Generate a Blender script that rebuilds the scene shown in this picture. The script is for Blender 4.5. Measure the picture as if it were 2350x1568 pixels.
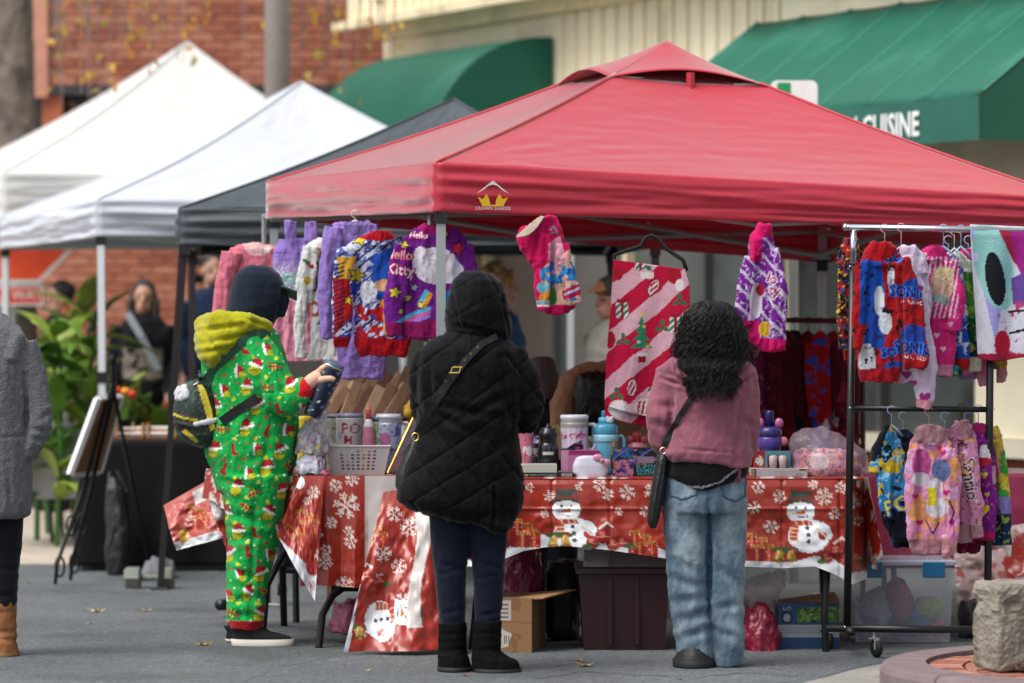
import bpy, bmesh, math, random
import numpy as np
from mathutils import Vector, Matrix
R = math.radians
random.seed(7)
for _o in list(bpy.data.objects): bpy.data.objects.remove(_o)
scene = bpy.context.scene
col = scene.collection

# ------------------------------------------------------------------ camera
F, CX, HY, H = 8812.0, 1175.0, 750.0, 1.43      # photo measured on a 2350 px wide grid, horizon row, eye height
cam_d = bpy.data.cameras.new('camera'); cam = bpy.data.objects.new('camera', cam_d); col.objects.link(cam)
cam.location = (0, 0, H); cam.rotation_euler = (R(90), 0, 0)
cam_d.sensor_width = 36; cam_d.lens = 135; cam_d.shift_y = -34 / 2350.0
cam_d.clip_start = 0.1; cam_d.clip_end = 500
cam_d.dof.use_dof = True; cam_d.dof.focus_distance = 16.6; cam_d.dof.aperture_fstop = 2.1
scene.camera = cam
scene.render.resolution_x = 1024; scene.render.resolution_y = 683

# ------------------------------------------------------------------ sky and sun (overcast)
SUN_EL, SUN_AZ = 58, 236       # azimuth: direction the light comes from, degrees clockwise from +Y
w = bpy.data.worlds.new('World'); scene.world = w; w.use_nodes = True
nt = w.node_tree; nt.nodes.clear()
sky = nt.nodes.new('ShaderNodeTexSky'); sky.sky_type = 'NISHITA'; sky.sun_disc = False
sky.sun_elevation = R(SUN_EL); sky.sun_rotation = R(SUN_AZ); sky.air_density = 1.0; sky.dust_density = 4.0; sky.ozone_density = 1.0
hs = nt.nodes.new('ShaderNodeHueSaturation'); hs.inputs['Saturation'].default_value = 0.38
bg = nt.nodes.new('ShaderNodeBackground'); bg.inputs['Strength'].default_value = 0.15
wo = nt.nodes.new('ShaderNodeOutputWorld')
nt.links.new(sky.outputs[0], hs.inputs['Color']); nt.links.new(hs.outputs[0], bg.inputs['Color']); nt.links.new(bg.outputs[0], wo.inputs['Surface'])
sun_d = bpy.data.lights.new('sun', 'SUN'); sun_d.energy = 1.5; sun_d.angle = R(35); sun_d.color = (1, 0.97, 0.93)
sun = bpy.data.objects.new('sun', sun_d); col.objects.link(sun)
_dir = Vector((math.sin(R(SUN_AZ)) * math.cos(R(SUN_EL)), math.cos(R(SUN_AZ)) * math.cos(R(SUN_EL)), math.sin(R(SUN_EL))))
sun.rotation_euler = _dir.to_track_quat('Z', 'Y').to_euler(); sun.location = (0, 10, 20)
vs = scene.view_settings; vs.view_transform = 'Standard'; vs.look = 'None'; vs.exposure = 0.52; vs.gamma = 1.0; vs.use_curve_mapping = False

# ------------------------------------------------------------------ helpers: photo grid -> place
def P(px, py, d): return np.array(((px - CX) / F * d, d, H - (py - HY) / F * d))
def gd(py): return F * H / (py - HY)              # distance of a ground point seen in row py
def G(px, py): return P(px, py, gd(py))
def M(d): return d / F                            # metres per grid pixel at distance d
def topx(V): 
    V = np.asarray(V); return V[:, 0] / V[:, 1] * F + CX, HY - (V[:, 2] - H) / V[:, 1] * F

def lin(c):
    if isinstance(c, str):
        c = c.lstrip('#'); c = tuple(int(c[i:i + 2], 16) / 255 for i in (0, 2, 4))
    return tuple((x / 12.92 if x <= 0.04045 else ((x + 0.055) / 1.055) ** 2.4) for x in c)

# ------------------------------------------------------------------ materials
_M = {}
def mat(name, c='#808080', rough=0.7, metal=0.0, var=0.12, vs_=6.0, bump=0.0, bs=60.0, spec=0.5, vcol=False, alpha=1.0,
        trans=0.0, sheen=0.0, coat=0.0, wave=None, dirt=None, sub=0.0, emit=0.0):
    if name in _M: return _M[name]
    m = bpy.data.materials.new(name); m.use_nodes = True; n = m.node_tree.nodes; L = m.node_tree.links
    b = n['Principled BSDF']; b.inputs['Roughness'].default_value = rough; b.inputs['Metallic'].default_value = metal
    b.inputs['Specular IOR Level'].default_value = spec
    tc = n.new('ShaderNodeTexCoord')
    if vcol:
        a = n.new('ShaderNodeAttribute'); a.attribute_name = 'Col'; src = a.outputs['Color']
    else:
        a = n.new('ShaderNodeRGB'); a.outputs[0].default_value = (*lin(c), 1); src = a.outputs[0]
    if var > 0:
        nz = n.new('ShaderNodeTexNoise'); nz.inputs['Scale'].default_value = vs_; nz.inputs['Detail'].default_value = 5
        L.new(tc.outputs['Object'], nz.inputs['Vector'])
        mr = n.new('ShaderNodeMapRange'); mr.inputs['From Min'].default_value = 0.25; mr.inputs['From Max'].default_value = 0.75
        mr.inputs['To Min'].default_value = 1 - var; mr.inputs['To Max'].default_value = 1 + var
        L.new(nz.outputs['Fac'], mr.inputs['Value'])
        mx = n.new('ShaderNodeMix'); mx.data_type = 'RGBA'; mx.blend_type = 'MULTIPLY'; mx.inputs[0].default_value = 1
        L.new(src, mx.inputs[6]); L.new(mr.outputs[0], mx.inputs[7]); src = mx.outputs[2]
    if dirt:                                       # (colour, scale, threshold, amount): stains with a shape of their own
        nz = n.new('ShaderNodeTexNoise'); nz.inputs['Scale'].default_value = dirt[1]; nz.inputs['Detail'].default_value = 8
        L.new(tc.outputs['Object'], nz.inputs['Vector'])
        mr = n.new('ShaderNodeMapRange'); mr.inputs['From Min'].default_value = dirt[2]; mr.inputs['From Max'].default_value = dirt[2] + 0.12
        mr.inputs['To Max'].default_value = dirt[3]
        L.new(nz.outputs['Fac'], mr.inputs['Value'])
        mx = n.new('ShaderNodeMix'); mx.data_type = 'RGBA'; L.new(mr.outputs[0], mx.inputs[0]); L.new(src, mx.inputs[6])
        mx.inputs[7].default_value = (*lin(dirt[0]), 1); src = mx.outputs[2]
    L.new(src, b.inputs['Base Color'])
    hgt = None
    if bump > 0:
        nz = n.new('ShaderNodeTexNoise'); nz.inputs['Scale'].default_value = bs; nz.inputs['Detail'].default_value = 4
        L.new(tc.outputs['Object'], nz.inputs['Vector'])
        bp = n.new('ShaderNodeBump'); bp.inputs['Strength'].default_value = bump; bp.inputs['Distance'].default_value = 0.02
        L.new(nz.outputs['Fac'], bp.inputs['Height']); L.new(bp.outputs[0], b.inputs['Normal'])
    if alpha < 1: b.inputs['Alpha'].default_value = alpha
    if trans > 0: b.inputs['Transmission Weight'].default_value = trans
    if sheen > 0:
        b.inputs['Sheen Weight'].default_value = sheen; b.inputs['Sheen Roughness'].default_value = 0.4
    if coat > 0: b.inputs['Coat Weight'].default_value = coat
    if sub > 0:                                    # thin cloth lets daylight through
        out = n['Material Output']; tr = n.new('ShaderNodeBsdfTranslucent'); ms = n.new('ShaderNodeMixShader'); ms.inputs[0].default_value = sub
        L.new(src, tr.inputs['Color']); L.new(b.outputs[0], ms.inputs[1]); L.new(tr.outputs[0], ms.inputs[2]); L.new(ms.outputs[0], out.inputs['Surface'])
    if emit > 0:
        L.new(src, b.inputs['Emission Color']); b.inputs['Emission Strength'].default_value = emit
    _M[name] = m; return m
def cloth(name, c, **k):
    k.setdefault('rough', 0.9); k.setdefault('bump', 0.25); k.setdefault('bs', 180); k.setdefault('var', 0.1); k.setdefault('spec', 0.2); k.setdefault('sheen', 0.15)
    return mat(name, c, **k)
PRINT = mat('printed_fleece', vcol=True, rough=0.92, var=0.10, vs_=25, bump=0.35, bs=160, spec=0.15, sheen=0.12)
PAPER = mat('printed_card', vcol=True, rough=0.45, var=0.05, vs_=10, spec=0.4)
VINYL = mat('printed_vinyl', vcol=True, rough=0.3, var=0.08, vs_=9, bump=0.16, bs=7, spec=0.5)
GLOSSP = mat('printed_gloss', vcol=True, rough=0.25, var=0.03, spec=0.5)
SKIN = mat('skin', vcol=True, rough=0.55, var=0.06, vs_=30, bump=0.08, bs=90)

# ------------------------------------------------------------------ mesh and object helpers
ORG = {}
def mkmesh(name, V, Fc, smooth=False, C=None):
    me = bpy.data.meshes.new(name); me.from_pydata([tuple(map(float, v)) for v in V], [], [tuple(map(int, f)) for f in Fc])
    if smooth: me.polygons.foreach_set('use_smooth', [True] * len(me.polygons))
    if C is not None: setcol(me, C)
    me.validate(); me.update(); return me
def setcol(me, C):
    at = me.color_attributes.new('Col', 'FLOAT_COLOR', 'POINT'); C = np.asarray(C, dtype=np.float32)
    a = np.ones((len(me.vertices), 4), dtype=np.float32); a[:, :3] = C; at.data.foreach_set('color', a.ravel())
def link(name, me, m, parent=None, org=None):
    o = bpy.data.objects.new(name, me); col.objects.link(o)
    if me is not None and m is not None and not me.materials: 
        for x in (m if isinstance(m, (list, tuple)) else [m]): me.materials.append(x)
    org = np.zeros(3) if org is None else np.asarray(org, float); ORG[o] = org
    if parent: o.parent = parent; o.location = org - ORG[parent]
    else: o.location = org
    return o
def obj(name, VF, m, parent=None, smooth=False, C=None, org=None):
    """VF in world coordinates; the origin is put at the piece's own base."""
    V = np.asarray(VF[0], float)
    if org is None: org = np.array([(V[:, 0].min() + V[:, 0].max()) / 2, (V[:, 1].min() + V[:, 1].max()) / 2, V[:, 2].min()])
    return link(name, mkmesh(name, V - org, VF[1], smooth, C), m, parent, org)
def tag(o, label=None, cat=None, group=None, kind=None):
    for k, v in (('label', label), ('category', cat), ('group', group), ('kind', kind)):
        if v: o[k] = v
    return o
def thing(name, loc, label, cat, group=None): return tag(link(name, None, None, None, loc), label, cat, group)

def cat(parts):
    V, Fc, n = [], [], 0
    for v, f in parts:
        V.append(np.asarray(v, float)); Fc += [tuple(i + n for i in q) for q in f]; n += len(v)
    return np.vstack(V), Fc
def box(x0, x1, y0, y1, z0, z1):
    V = [(x, y, z) for z in (z0, z1) for y in (y0, y1) for x in (x0, x1)]
    return np.array(V, float), [(0, 2, 3, 1), (4, 5, 7, 6), (0, 1, 5, 4), (2, 6, 7, 3), (0, 4, 6, 2), (1, 3, 7, 5)]
def cbox(x0, x1, y0, y1, z0, z1, b):
    """box with chamfered edges"""
    cs = [(x0, x1, 0), (y0, y1, 1), (z0, z1, 2)]
    V = []; idx = {}
    for sx in (0, 1):
        for sy in (0, 1):
            for sz in (0, 1):
                for a in range(3):
                    p = [(x0, x1)[sx], (y0, y1)[sy], (z0, z1)[sz]]
                    for k, s in enumerate((sx, sy, sz)):
                        if k != a: p[k] += b if s == 0 else -b
                    idx[sx, sy, sz, a] = len(V); V.append(p)
    Fc = []
    def q(keys): Fc.append(tuple(idx[k] for k in keys))
    for s in (0, 1):
        q([(s, 0, 0, 0), (s, 1, 0, 0), (s, 1, 1, 0), (s, 0, 1, 0)]); q([(0, s, 0, 1), (1, s, 0, 1), (1, s, 1, 1), (0, s, 1, 1)]); q([(0, 0, s, 2), (1, 0, s, 2), (1, 1, s, 2), (0, 1, s, 2)])
        for t in (0, 1):
            q([(0, s, t, 1), (1, s, t, 1), (1, s, t, 2), (0, s, t, 2)]); q([(s, 0, t, 0), (s, 1, t, 0), (s, 1, t, 2), (s, 0, t, 2)]); q([(s, t, 0, 0), (s, t, 1, 0), (s, t, 1, 1), (s, t, 0, 1)])
            for u in (0, 1): q([(s, t, u, 0), (s, t, u, 1), (s, t, u, 2)])
    bm = bmesh.new(); vs2 = [bm.verts.new(v) for v in V]
    for f in Fc: bm.faces.new([vs2[i] for i in f])
    bmesh.ops.recalc_face_normals(bm, faces=bm.faces); bm.verts.index_update()
    Fo = [tuple(v.index for v in f.verts) for f in bm.faces]; bm.free()
    return np.array(V, float), Fo
def xf(VF, loc=(0, 0, 0), rz=0, rx=0, ry=0, s=1.0):
    m = np.array((Matrix.Rotation(rz, 3, 'Z') @ Matrix.Rotation(ry, 3, 'Y') @ Matrix.Rotation(rx, 3, 'X')))
    return (np.asarray(VF[0]) * s) @ m.T + np.asarray(loc), VF[1]
def tube(pts, r, n=8, ell=None):
    """swept tube; r scalar or per point; ell=(a,b) scales the section's two axes"""
    pts = [Vector(p) for p in pts]; k = len(pts); r = [r] * k if np.isscalar(r) else list(r)
    V = []; t0 = (pts[1] - pts[0]).normalized()
    ref = Vector((0, 1, 0)) if abs(t0.y) < 0.9 else Vector((0, 0, 1))
    u = (ref - t0 * ref.dot(t0)).normalized()
    for i, p in enumerate(pts):
        t = (pts[min(i + 1, k - 1)] - pts[max(i - 1, 0)]).normalized()
        u = (u - t * u.dot(t)).normalized(); v = t.cross(u)
        ea, eb = (1, 1) if ell is None else (ell if not isinstance(ell[0], (tuple, list)) else ell[i])
        for j in range(n):
            a = 2 * math.pi * j / n; V.append(tuple(p + (u * math.cos(a) * ea + v * math.sin(a) * eb) * r[i]))
    Fc = [(i * n + j, i * n + (j + 1) % n, (i + 1) * n + (j + 1) % n, (i + 1) * n + j) for i in range(k - 1) for j in range(n)]
    Fc += [tuple(range(n))[::-1], tuple((k - 1) * n + j for j in range(n))]
    return np.array(V), Fc
def bar(a, b, w, h=None):
    return tube([a, b], w / 2 * 1.414, 4) if h is None else tube([a, b], 1.0, 4, (w / 2 * 1.414, h / 2 * 1.414))
def rsq(a, b, w):                                  # square section bar with its faces square to the axes
    a = Vector(a); b = Vector(b); V = []
    for p in (a, b):
        for sx, sy in ((-1, -1), (1, -1), (1, 1), (-1, 1)): V.append((p.x + sx * w / 2, p.y + sy * w / 2, p.z))
    return np.array(V), [(3, 2, 1, 0), (4, 5, 6, 7)] + [(j, (j + 1) % 4, 4 + (j + 1) % 4, 4 + j) for j in range(4)]
def lathe(prof, n=20, c=(0, 0, 0)):
    V = [(c[0] + r * math.cos(2 * math.pi * j / n), c[1] + r * math.sin(2 * math.pi * j / n), c[2] + z) for r, z in prof for j in range(n)]
    k = len(prof)
    Fc = [(i * n + j, i * n + (j + 1) % n, (i + 1) * n + (j + 1) % n, (i + 1) * n + j) for i in range(k - 1) for j in range(n)]
    Fc += [tuple(range(n))[::-1], tuple((k - 1) * n + j for j in range(n))]
    return np.array(V), Fc
def ellip(c, r, n=16, k=10):
    V = []; 
    for i in range(1, k):
        a = math.pi * i / k
        for j in range(n):
            b = 2 * math.pi * j / n; V.append((c[0] + r[0] * math.sin(a) * math.cos(b), c[1] + r[1] * math.sin(a) * math.sin(b), c[2] - r[2] * math.cos(a)))
    m = len(V); V += [(c[0], c[1], c[2] - r[2]), (c[0], c[1], c[2] + r[2])]
    Fc = [(i * n + j, i * n + (j + 1) % n, (i + 1) * n + (j + 1) % n, (i + 1) * n + j) for i in range(k - 2) for j in range(n)]
    Fc += [(m, (j + 1) % n, j) for j in range(n)] + [(m + 1, (k - 2) * n + j, (k - 2) * n + (j + 1) % n) for j in range(n)]
    return np.array(V), Fc
def prism(poly, y0, y1):
    """outline in (x,z) extruded along y"""
    n = len(poly); V = [(x, y0, z) for x, z in poly] + [(x, y1, z) for x, z in poly]
    return np.array(V, float), [tuple(range(n)), tuple(range(2 * n - 1, n - 1, -1))] + [((i + 1) % n, i, n + i, n + (i + 1) % n) for i in range(n)]
def grid(fn, nu, nv, thick=0.0):
    """sheet fn(u,v)->xyz with arrays; thick>0 gives it a back side"""
    u, v = np.meshgrid(np.linspace(0, 1, nu), np.linspace(0, 1, nv)); u = u.ravel(); v = v.ravel()
    V = np.stack(fn(u, v), 1).astype(float)
    Fc = [(j * nu + i, j * nu + i + 1, (j + 1) * nu + i + 1, (j + 1) * nu + i) for j in range(nv - 1) for i in range(nu - 1)]
    if thick:
        A = V.reshape(nv, nu, 3); du = np.gradient(A, axis=1); dv = np.gradient(A, axis=0); N = np.cross(du, dv); N /= np.linalg.norm(N, axis=2, keepdims=True) + 1e-9
        B = (A - N * thick).reshape(-1, 3); n = nu * nv
        ring = [i for i in range(nu)] + [j * nu + nu - 1 for j in range(1, nv)] + [(nv - 1) * nu + i for i in range(nu - 2, -1, -1)] + [j * nu for j in range(nv - 2, 0, -1)]
        Fc = Fc + [tuple(i + n for i in f[::-1]) for f in Fc] + [(ring[(k + 1) % len(ring)], ring[k], ring[k] + n, ring[(k + 1) % len(ring)] + n) for k in range(len(ring))]
        V = np.vstack([V, B])
    return V, Fc
def interp(rows, ts):
    """rows: list of (t, a, b, c...); linear-smooth interpolation"""
    rows = np.array(sorted(rows), float); return [np.interp(ts, rows[:, 0], rows[:, k]) for k in range(1, rows.shape[1])]
def stackpx(d, rows, n=28, step=14, sq=2.0):
    """closed body of horizontal rings; rows (py, xl, xr, half depth m[, depth shift m]) on the photo grid"""
    rows = [tuple(r) + (0,) * (5 - len(r)) for r in rows]
    ys = np.arange(rows[0][0], rows[-1][0], step); ys = np.unique(np.concatenate([ys, [r[0] for r in rows]]))
    xl, xr, ry, dy = interp(rows, ys); V = []
    for y, a, b, q, s in zip(ys, xl, xr, ry, dy):
        c = P((a + b) / 2, y, d + s); rx = (b - a) / 2 * M(d + s)
        for j in range(n):
            t = 2 * math.pi * j / n; ct, st = math.cos(t), math.sin(t)
            V.append((c[0] + rx * math.copysign(abs(ct) ** (2 / sq), ct), c[1] + q * math.copysign(abs(st) ** (2 / sq), st), c[2]))
    k = len(ys)
    Fc = [(i * n + j, i * n + (j + 1) % n, (i + 1) * n + (j + 1) % n, (i + 1) * n + j) for i in range(k - 1) for j in range(n)]
    Fc += [tuple(range(n))[::-1], tuple((k - 1) * n + j for j in range(n))]
    return np.array(V), Fc
def tubepx(d, pts, n=14, ell=None):
    """pts (px, py, radius in px[, depth shift m])"""
    return tube([P(p[0], p[1], d + (p[3] if len(p) > 3 else 0)) for p in pts], [p[2] * M(d) for p in pts], n, ell)
def blob(parts, voxel=0.008, smooth=4):
    """union of closed pieces into one continuous surface; returns V, N, faces"""
    me = mkmesh('tmp', *cat(parts)); o = bpy.data.objects.new('tmp', me); col.objects.link(o)
    md = o.modifiers.new('r', 'REMESH'); md.mode = 'VOXEL'; md.voxel_size = voxel
    sm = o.modifiers.new('s', 'SMOOTH'); sm.factor = 0.5; sm.iterations = smooth
    ev = o.evaluated_get(bpy.context.evaluated_depsgraph_get()); m2 = ev.to_mesh()
    n = len(m2.vertices); V = np.zeros(n * 3); m2.vertices.foreach_get('co', V); N = np.zeros(n * 3); m2.vertex_normals.foreach_get('vector', N)
    Fc = [tuple(p.vertices) for p in m2.polygons]; ev.to_mesh_clear()
    bpy.data.objects.remove(o); bpy.data.meshes.remove(me)
    return V.reshape(-1, 3), N.reshape(-1, 3), Fc

def _h(ix, iy, s): 
    n = (ix * 374761393 + iy * 668265263 + s * 982451653) & 0x7fffffff; n = ((n ^ (n >> 13)) * 1274126177) & 0x7fffffff; return ((n ^ (n >> 16)) & 0xffff) / 65535.0
def vn(x, y, s=0):
    """smooth value noise 0..1"""
    x = np.asarray(x, float); y = np.asarray(y, float); ix = np.floor(x).astype(np.int64); iy = np.floor(y).astype(np.int64); fx = x - ix; fy = y - iy
    fx = fx * fx * (3 - 2 * fx); fy = fy * fy * (3 - 2 * fy)
    return (_h(ix, iy, s) * (1 - fx) + _h(ix + 1, iy, s) * fx) * (1 - fy) + (_h(ix, iy + 1, s) * (1 - fx) + _h(ix + 1, iy + 1, s) * fx) * fy
def fb(x, y, s=0): return vn(x, y, s) * .5 + vn(x * 2.1, y * 2.1, s + 1) * .3 + vn(x * 4.3, y * 4.3, s + 2) * .2

# ------------------------------------------------------------------ print painter: colours for the points of a sheet or garment
_TX = {}
def glyphs(s, bold=0.0):
    if (s, bold) not in _TX:
        c = bpy.data.curves.new('t', 'FONT'); c.body = s; c.align_x = 'CENTER'; c.align_y = 'CENTER'; c.resolution_u = 2; c.offset = bold
        o = bpy.data.objects.new('t', c); col.objects.link(o)
        me = o.evaluated_get(bpy.context.evaluated_depsgraph_get()).to_mesh(); me.calc_loop_triangles()
        V = np.array([v.co[:2] for v in me.vertices]); T = np.array([t.vertices for t in me.loop_triangles]); _TX[s, bold] = (V, T)
        bpy.data.objects.remove(o); bpy.data.curves.remove(c)
    return _TX[s, bold]
class Paint:
    def __init__(s, base): s.base = base; s.L = []
    def add(s, f, c): s.L.append((f, c)); return s
    def poly(s, pts, c):
        p = np.array(pts, float)
        def f(x, y):
            m = np.zeros(x.shape, bool); b = (x >= p[:, 0].min()) & (x <= p[:, 0].max()) & (y >= p[:, 1].min()) & (y <= p[:, 1].max())
            xs, ys = x[b], y[b]; r = np.zeros(xs.shape, bool); j = len(p) - 1
            for i in range(len(p)):
                r ^= ((p[i, 1] > ys) != (p[j, 1] > ys)) & (xs < (p[j, 0] - p[i, 0]) * (ys - p[i, 1]) / (p[j, 1] - p[i, 1] + 1e-12) + p[i, 0]); j = i
            m[b] = r; return m
        return s.add(f, c)
    def star(s, x, y, r, c, rot=0, n=5, inner=.45, edge=None):
        if edge: s.star(x, y, r * 1.3, edge, rot, n, inner)
        return s.poly([(x + r * (1 if k % 2 == 0 else inner) * math.sin(rot + math.pi * k / n), y - r * (1 if k % 2 == 0 else inner) * math.cos(rot + math.pi * k / n)) for k in range(2 * n)], c)
    def heart(s, x, y, r, c, rot=0):
        ts = np.linspace(0, 2 * math.pi, 26)[:-1]; hx = 16 * np.sin(ts) ** 3; hy = -(13 * np.cos(ts) - 5 * np.cos(2 * ts) - 2 * np.cos(3 * ts) - np.cos(4 * ts)); k = r / 16
        cr, sr = math.cos(rot), math.sin(rot)
        return s.poly([(x + k * (a * cr - b * sr), y + k * (a * sr + b * cr)) for a, b in zip(hx, hy)], c)
    def ell(s, x, y, rx, ry, c, rot=0):
        cr, sr = math.cos(rot), math.sin(rot)
        return s.add(lambda X, Y: (((X - x) * cr + (Y - y) * sr) / rx) ** 2 + ((-(X - x) * sr + (Y - y) * cr) / ry) ** 2 < 1, c)
    def rect(s, x0, x1, y0, y1, c): return s.add(lambda X, Y: (X >= x0) & (X <= x1) & (Y >= y0) & (Y <= y1), c)
    def line(s, pts, w, c):
        def f(X, Y):
            m = np.zeros(X.shape, bool)
            for (ax, ay), (bx, by) in zip(pts[:-1], pts[1:]):
                dx, dy = bx - ax, by - ay; t = np.clip(((X - ax) * dx + (Y - ay) * dy) / (dx * dx + dy * dy + 1e-9), 0, 1)
                m |= (X - ax - t * dx) ** 2 + (Y - ay - t * dy) ** 2 < (w / 2) ** 2
            return m
        return s.add(f, c)
    def flake(s, x, y, r, c, rot=0):
        for k in range(6):
            a = rot + k * math.pi / 3; ux, uy = math.cos(a), math.sin(a)
            s.line([(x + ux * r * .16, y + uy * r * .16), (x + ux * r * .8, y + uy * r * .8)], r * .13, c)
            for q, l in ((.5, .3), (.78, .26)):
                for sg in (-1, 1):
                    b = a + sg * 0.9; s.line([(x + ux * r * q, y + uy * r * q), (x + ux * r * q + math.cos(b) * r * l, y + uy * r * q + math.sin(b) * r * l)], r * .14, c)
        return s
    def text(s, x, y, size, t, c, rot=0, edge=None, ew=2.0, sx=1.0):
        if edge:
            for k in range(8): s.text(x + ew * math.cos(k * .785), y + ew * math.sin(k * .785), size, t, edge, rot, sx=sx)
        V, T = glyphs(t, .012); cr, sr = math.cos(rot), math.sin(rot)
        q = np.stack([V[:, 0] * size * sx, -V[:, 1] * size], 1); q = np.stack([x + q[:, 0] * cr - q[:, 1] * sr, y + q[:, 0] * sr + q[:, 1] * cr], 1)
        def f(X, Y):
            m = np.zeros(X.shape, bool); b = np.nonzero((X >= q[:, 0].min()) & (X <= q[:, 0].max()) & (Y >= q[:, 1].min()) & (Y <= q[:, 1].max()))[0]
            if len(b) == 0: return m
            xs, ys = X[b], Y[b]; r = np.zeros(len(b), bool)
            for t3 in T:
                (ax, ay), (bx, by), (cx, cy) = q[t3]
                d1 = (xs - bx) * (ay - by) - (ax - bx) * (ys - by); d2 = (xs - cx) * (by - cy) - (bx - cx) * (ys - cy); d3 = (xs - ax) * (cy - ay) - (cx - ax) * (ys - ay)
                r |= ((d1 >= 0) & (d2 >= 0) & (d3 >= 0)) | ((d1 <= 0) & (d2 <= 0) & (d3 <= 0))
            m[b] = r; return m
        return s.add(f, c)
    def blot(s, k, th, c, seed=0, reg=None):
        return s.add(lambda X, Y: (fb(X / k, Y / k, seed) > th) & (True if reg is None else (X >= reg[0]) & (X <= reg[1]) & (Y >= reg[2]) & (Y <= reg[3])), c)
    def stripes(s, ang, per, duty, c, wob=0, seed=0, reg=None):
        ca, sa = math.cos(ang), math.sin(ang)
        def f(X, Y):
            t = X * ca + Y * sa + (wob * (fb(X / 40, Y / 40, seed) - .5) if wob else 0); m = (t / per) % 1 < duty
            return m if reg is None else m & (X >= reg[0]) & (X <= reg[1]) & (Y >= reg[2]) & (Y <= reg[3])
        return s.add(f, c)
    def rgb(s, X, Y):
        X = np.asarray(X, float); Y = np.asarray(Y, float)
        b = s.base; C = np.tile(np.array(lin(b)), (len(X), 1)) if not callable(b) else b(X, Y)
        for f, c in s.L:
            m = f(X, Y)
            if m.any(): C[m] = lin(c) if not callable(c) else c(X[m], Y[m])
        return C
def garm(name, parts, paint, parent=None, voxel=0.007, smooth=4, fold=0.010, fs=34, m=None, extra=None, sh=0.0):
    """sewn piece: union of its panels, with folds running down the cloth, printed by paint (photo grid units)"""
    V, N, Fc = blob(parts, voxel, smooth); X, Y = topx(V)
    C = np.minimum(paint.rgb(X, Y) * 1.04, .85) if isinstance(paint, Paint) else np.tile(np.array(lin(paint)), (len(X), 1))
    dsp = fold * (fb(X / fs + V[:, 1] * 3, Y / (fs * 3.2), 3) - .5) * 2
    dsp = dsp + min(fold * .4, .0045) * (fb(X / 8 + V[:, 1] * 9, Y / 13, 17) - .5) * 2
    if extra is not None: dsp = dsp + extra(X, Y, V, N)
    V = V + N * dsp[:, None]
    return obj(name, (V, Fc), m or PRINT, parent, True, C)
# ================================================================== GROUND
asphalt = mat('asphalt', '#616668', rough=0.85, var=0.22, vs_=0.9, bump=0.5, bs=140, dirt=('#474b4b', 1.1, 0.53, 0.6), spec=0.3)
def _asph():
    n = asphalt.node_tree.nodes; L = asphalt.node_tree.links; b = n['Principled BSDF']
    src = b.inputs['Base Color'].links[0].from_socket; tc = [q for q in n if q.type == 'TEX_COORD'][0]
    v = n.new('ShaderNodeTexVoronoi'); v.inputs['Scale'].default_value = 75; L.new(tc.outputs['Object'], v.inputs['Vector'])
    mr = n.new('ShaderNodeMapRange'); mr.inputs['From Max'].default_value = 1.0; mr.inputs['To Min'].default_value = 0.6; mr.inputs['To Max'].default_value = 1.45
    L.new(v.outputs['Color'], mr.inputs['Value'])
    mx = n.new('ShaderNodeMix'); mx.data_type = 'RGBA'; mx.blend_type = 'MULTIPLY'; mx.inputs[0].default_value = 1; L.new(src, mx.inputs[6]); L.new(mr.outputs[0], mx.inputs[7]); L.new(mx.outputs[2], b.inputs['Base Color'])
_asph()
def _ground(u, v):
    return [(u - .5) * 160, v * 150 - 20, 0 * u]
tag(obj('ground', grid(_ground, 2, 2), asphalt, org=(0, 0, 0)), 'grey asphalt street surface with fine speckle', None, None, 'structure')
pave_m = mat('pale_paving', '#b7ab9d', rough=0.9, var=0.2, vs_=1.7, bump=0.3, bs=60, dirt=('#a08676', 3.0, 0.55, 0.5))
sidewalk = tag(obj('pavement', box(-14, -1.2, 23.1, 32.9, -0.02, 0.004), pave_m), 'pale paved strip behind the tents', None, None, 'structure')
conc = mat('concrete', '#8d8b84', rough=0.9, var=0.2, vs_=3, bump=0.5, bs=45, dirt=('#5d5a52', 6, 0.6, 0.5))
ap = [(1760, 1590), (1880, 1560), (1960, 1538), (2040, 1522), (2120, 1510), (2250, 1497), (2420, 1485), (2700, 1560), (2700, 1620), (1900, 1640)]
apv = np.array([G(*q) for q in ap]); apv[:, 2] = 0.004
tag(obj('concrete_apron', (apv, [tuple(range(len(ap)))[::-1]]), conc), 'worn concrete apron around the planter ring', None, None, 'structure')
jt = mat('dark_joint', '#3a3a38', rough=0.95)
jp = [G(*q) for q in ap[1:7]]; jv = []; 
for q in jp: jv += [(q[0], q[1] - .006, .008), (q[0], q[1] + .012, .008)]
tag(obj('pavement_joint', (jv, [(2 * i, 2 * i + 2, 2 * i + 3, 2 * i + 1) for i in range(5)]), jt), 'dark curved joint between asphalt and concrete', None, None, 'structure')
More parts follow.
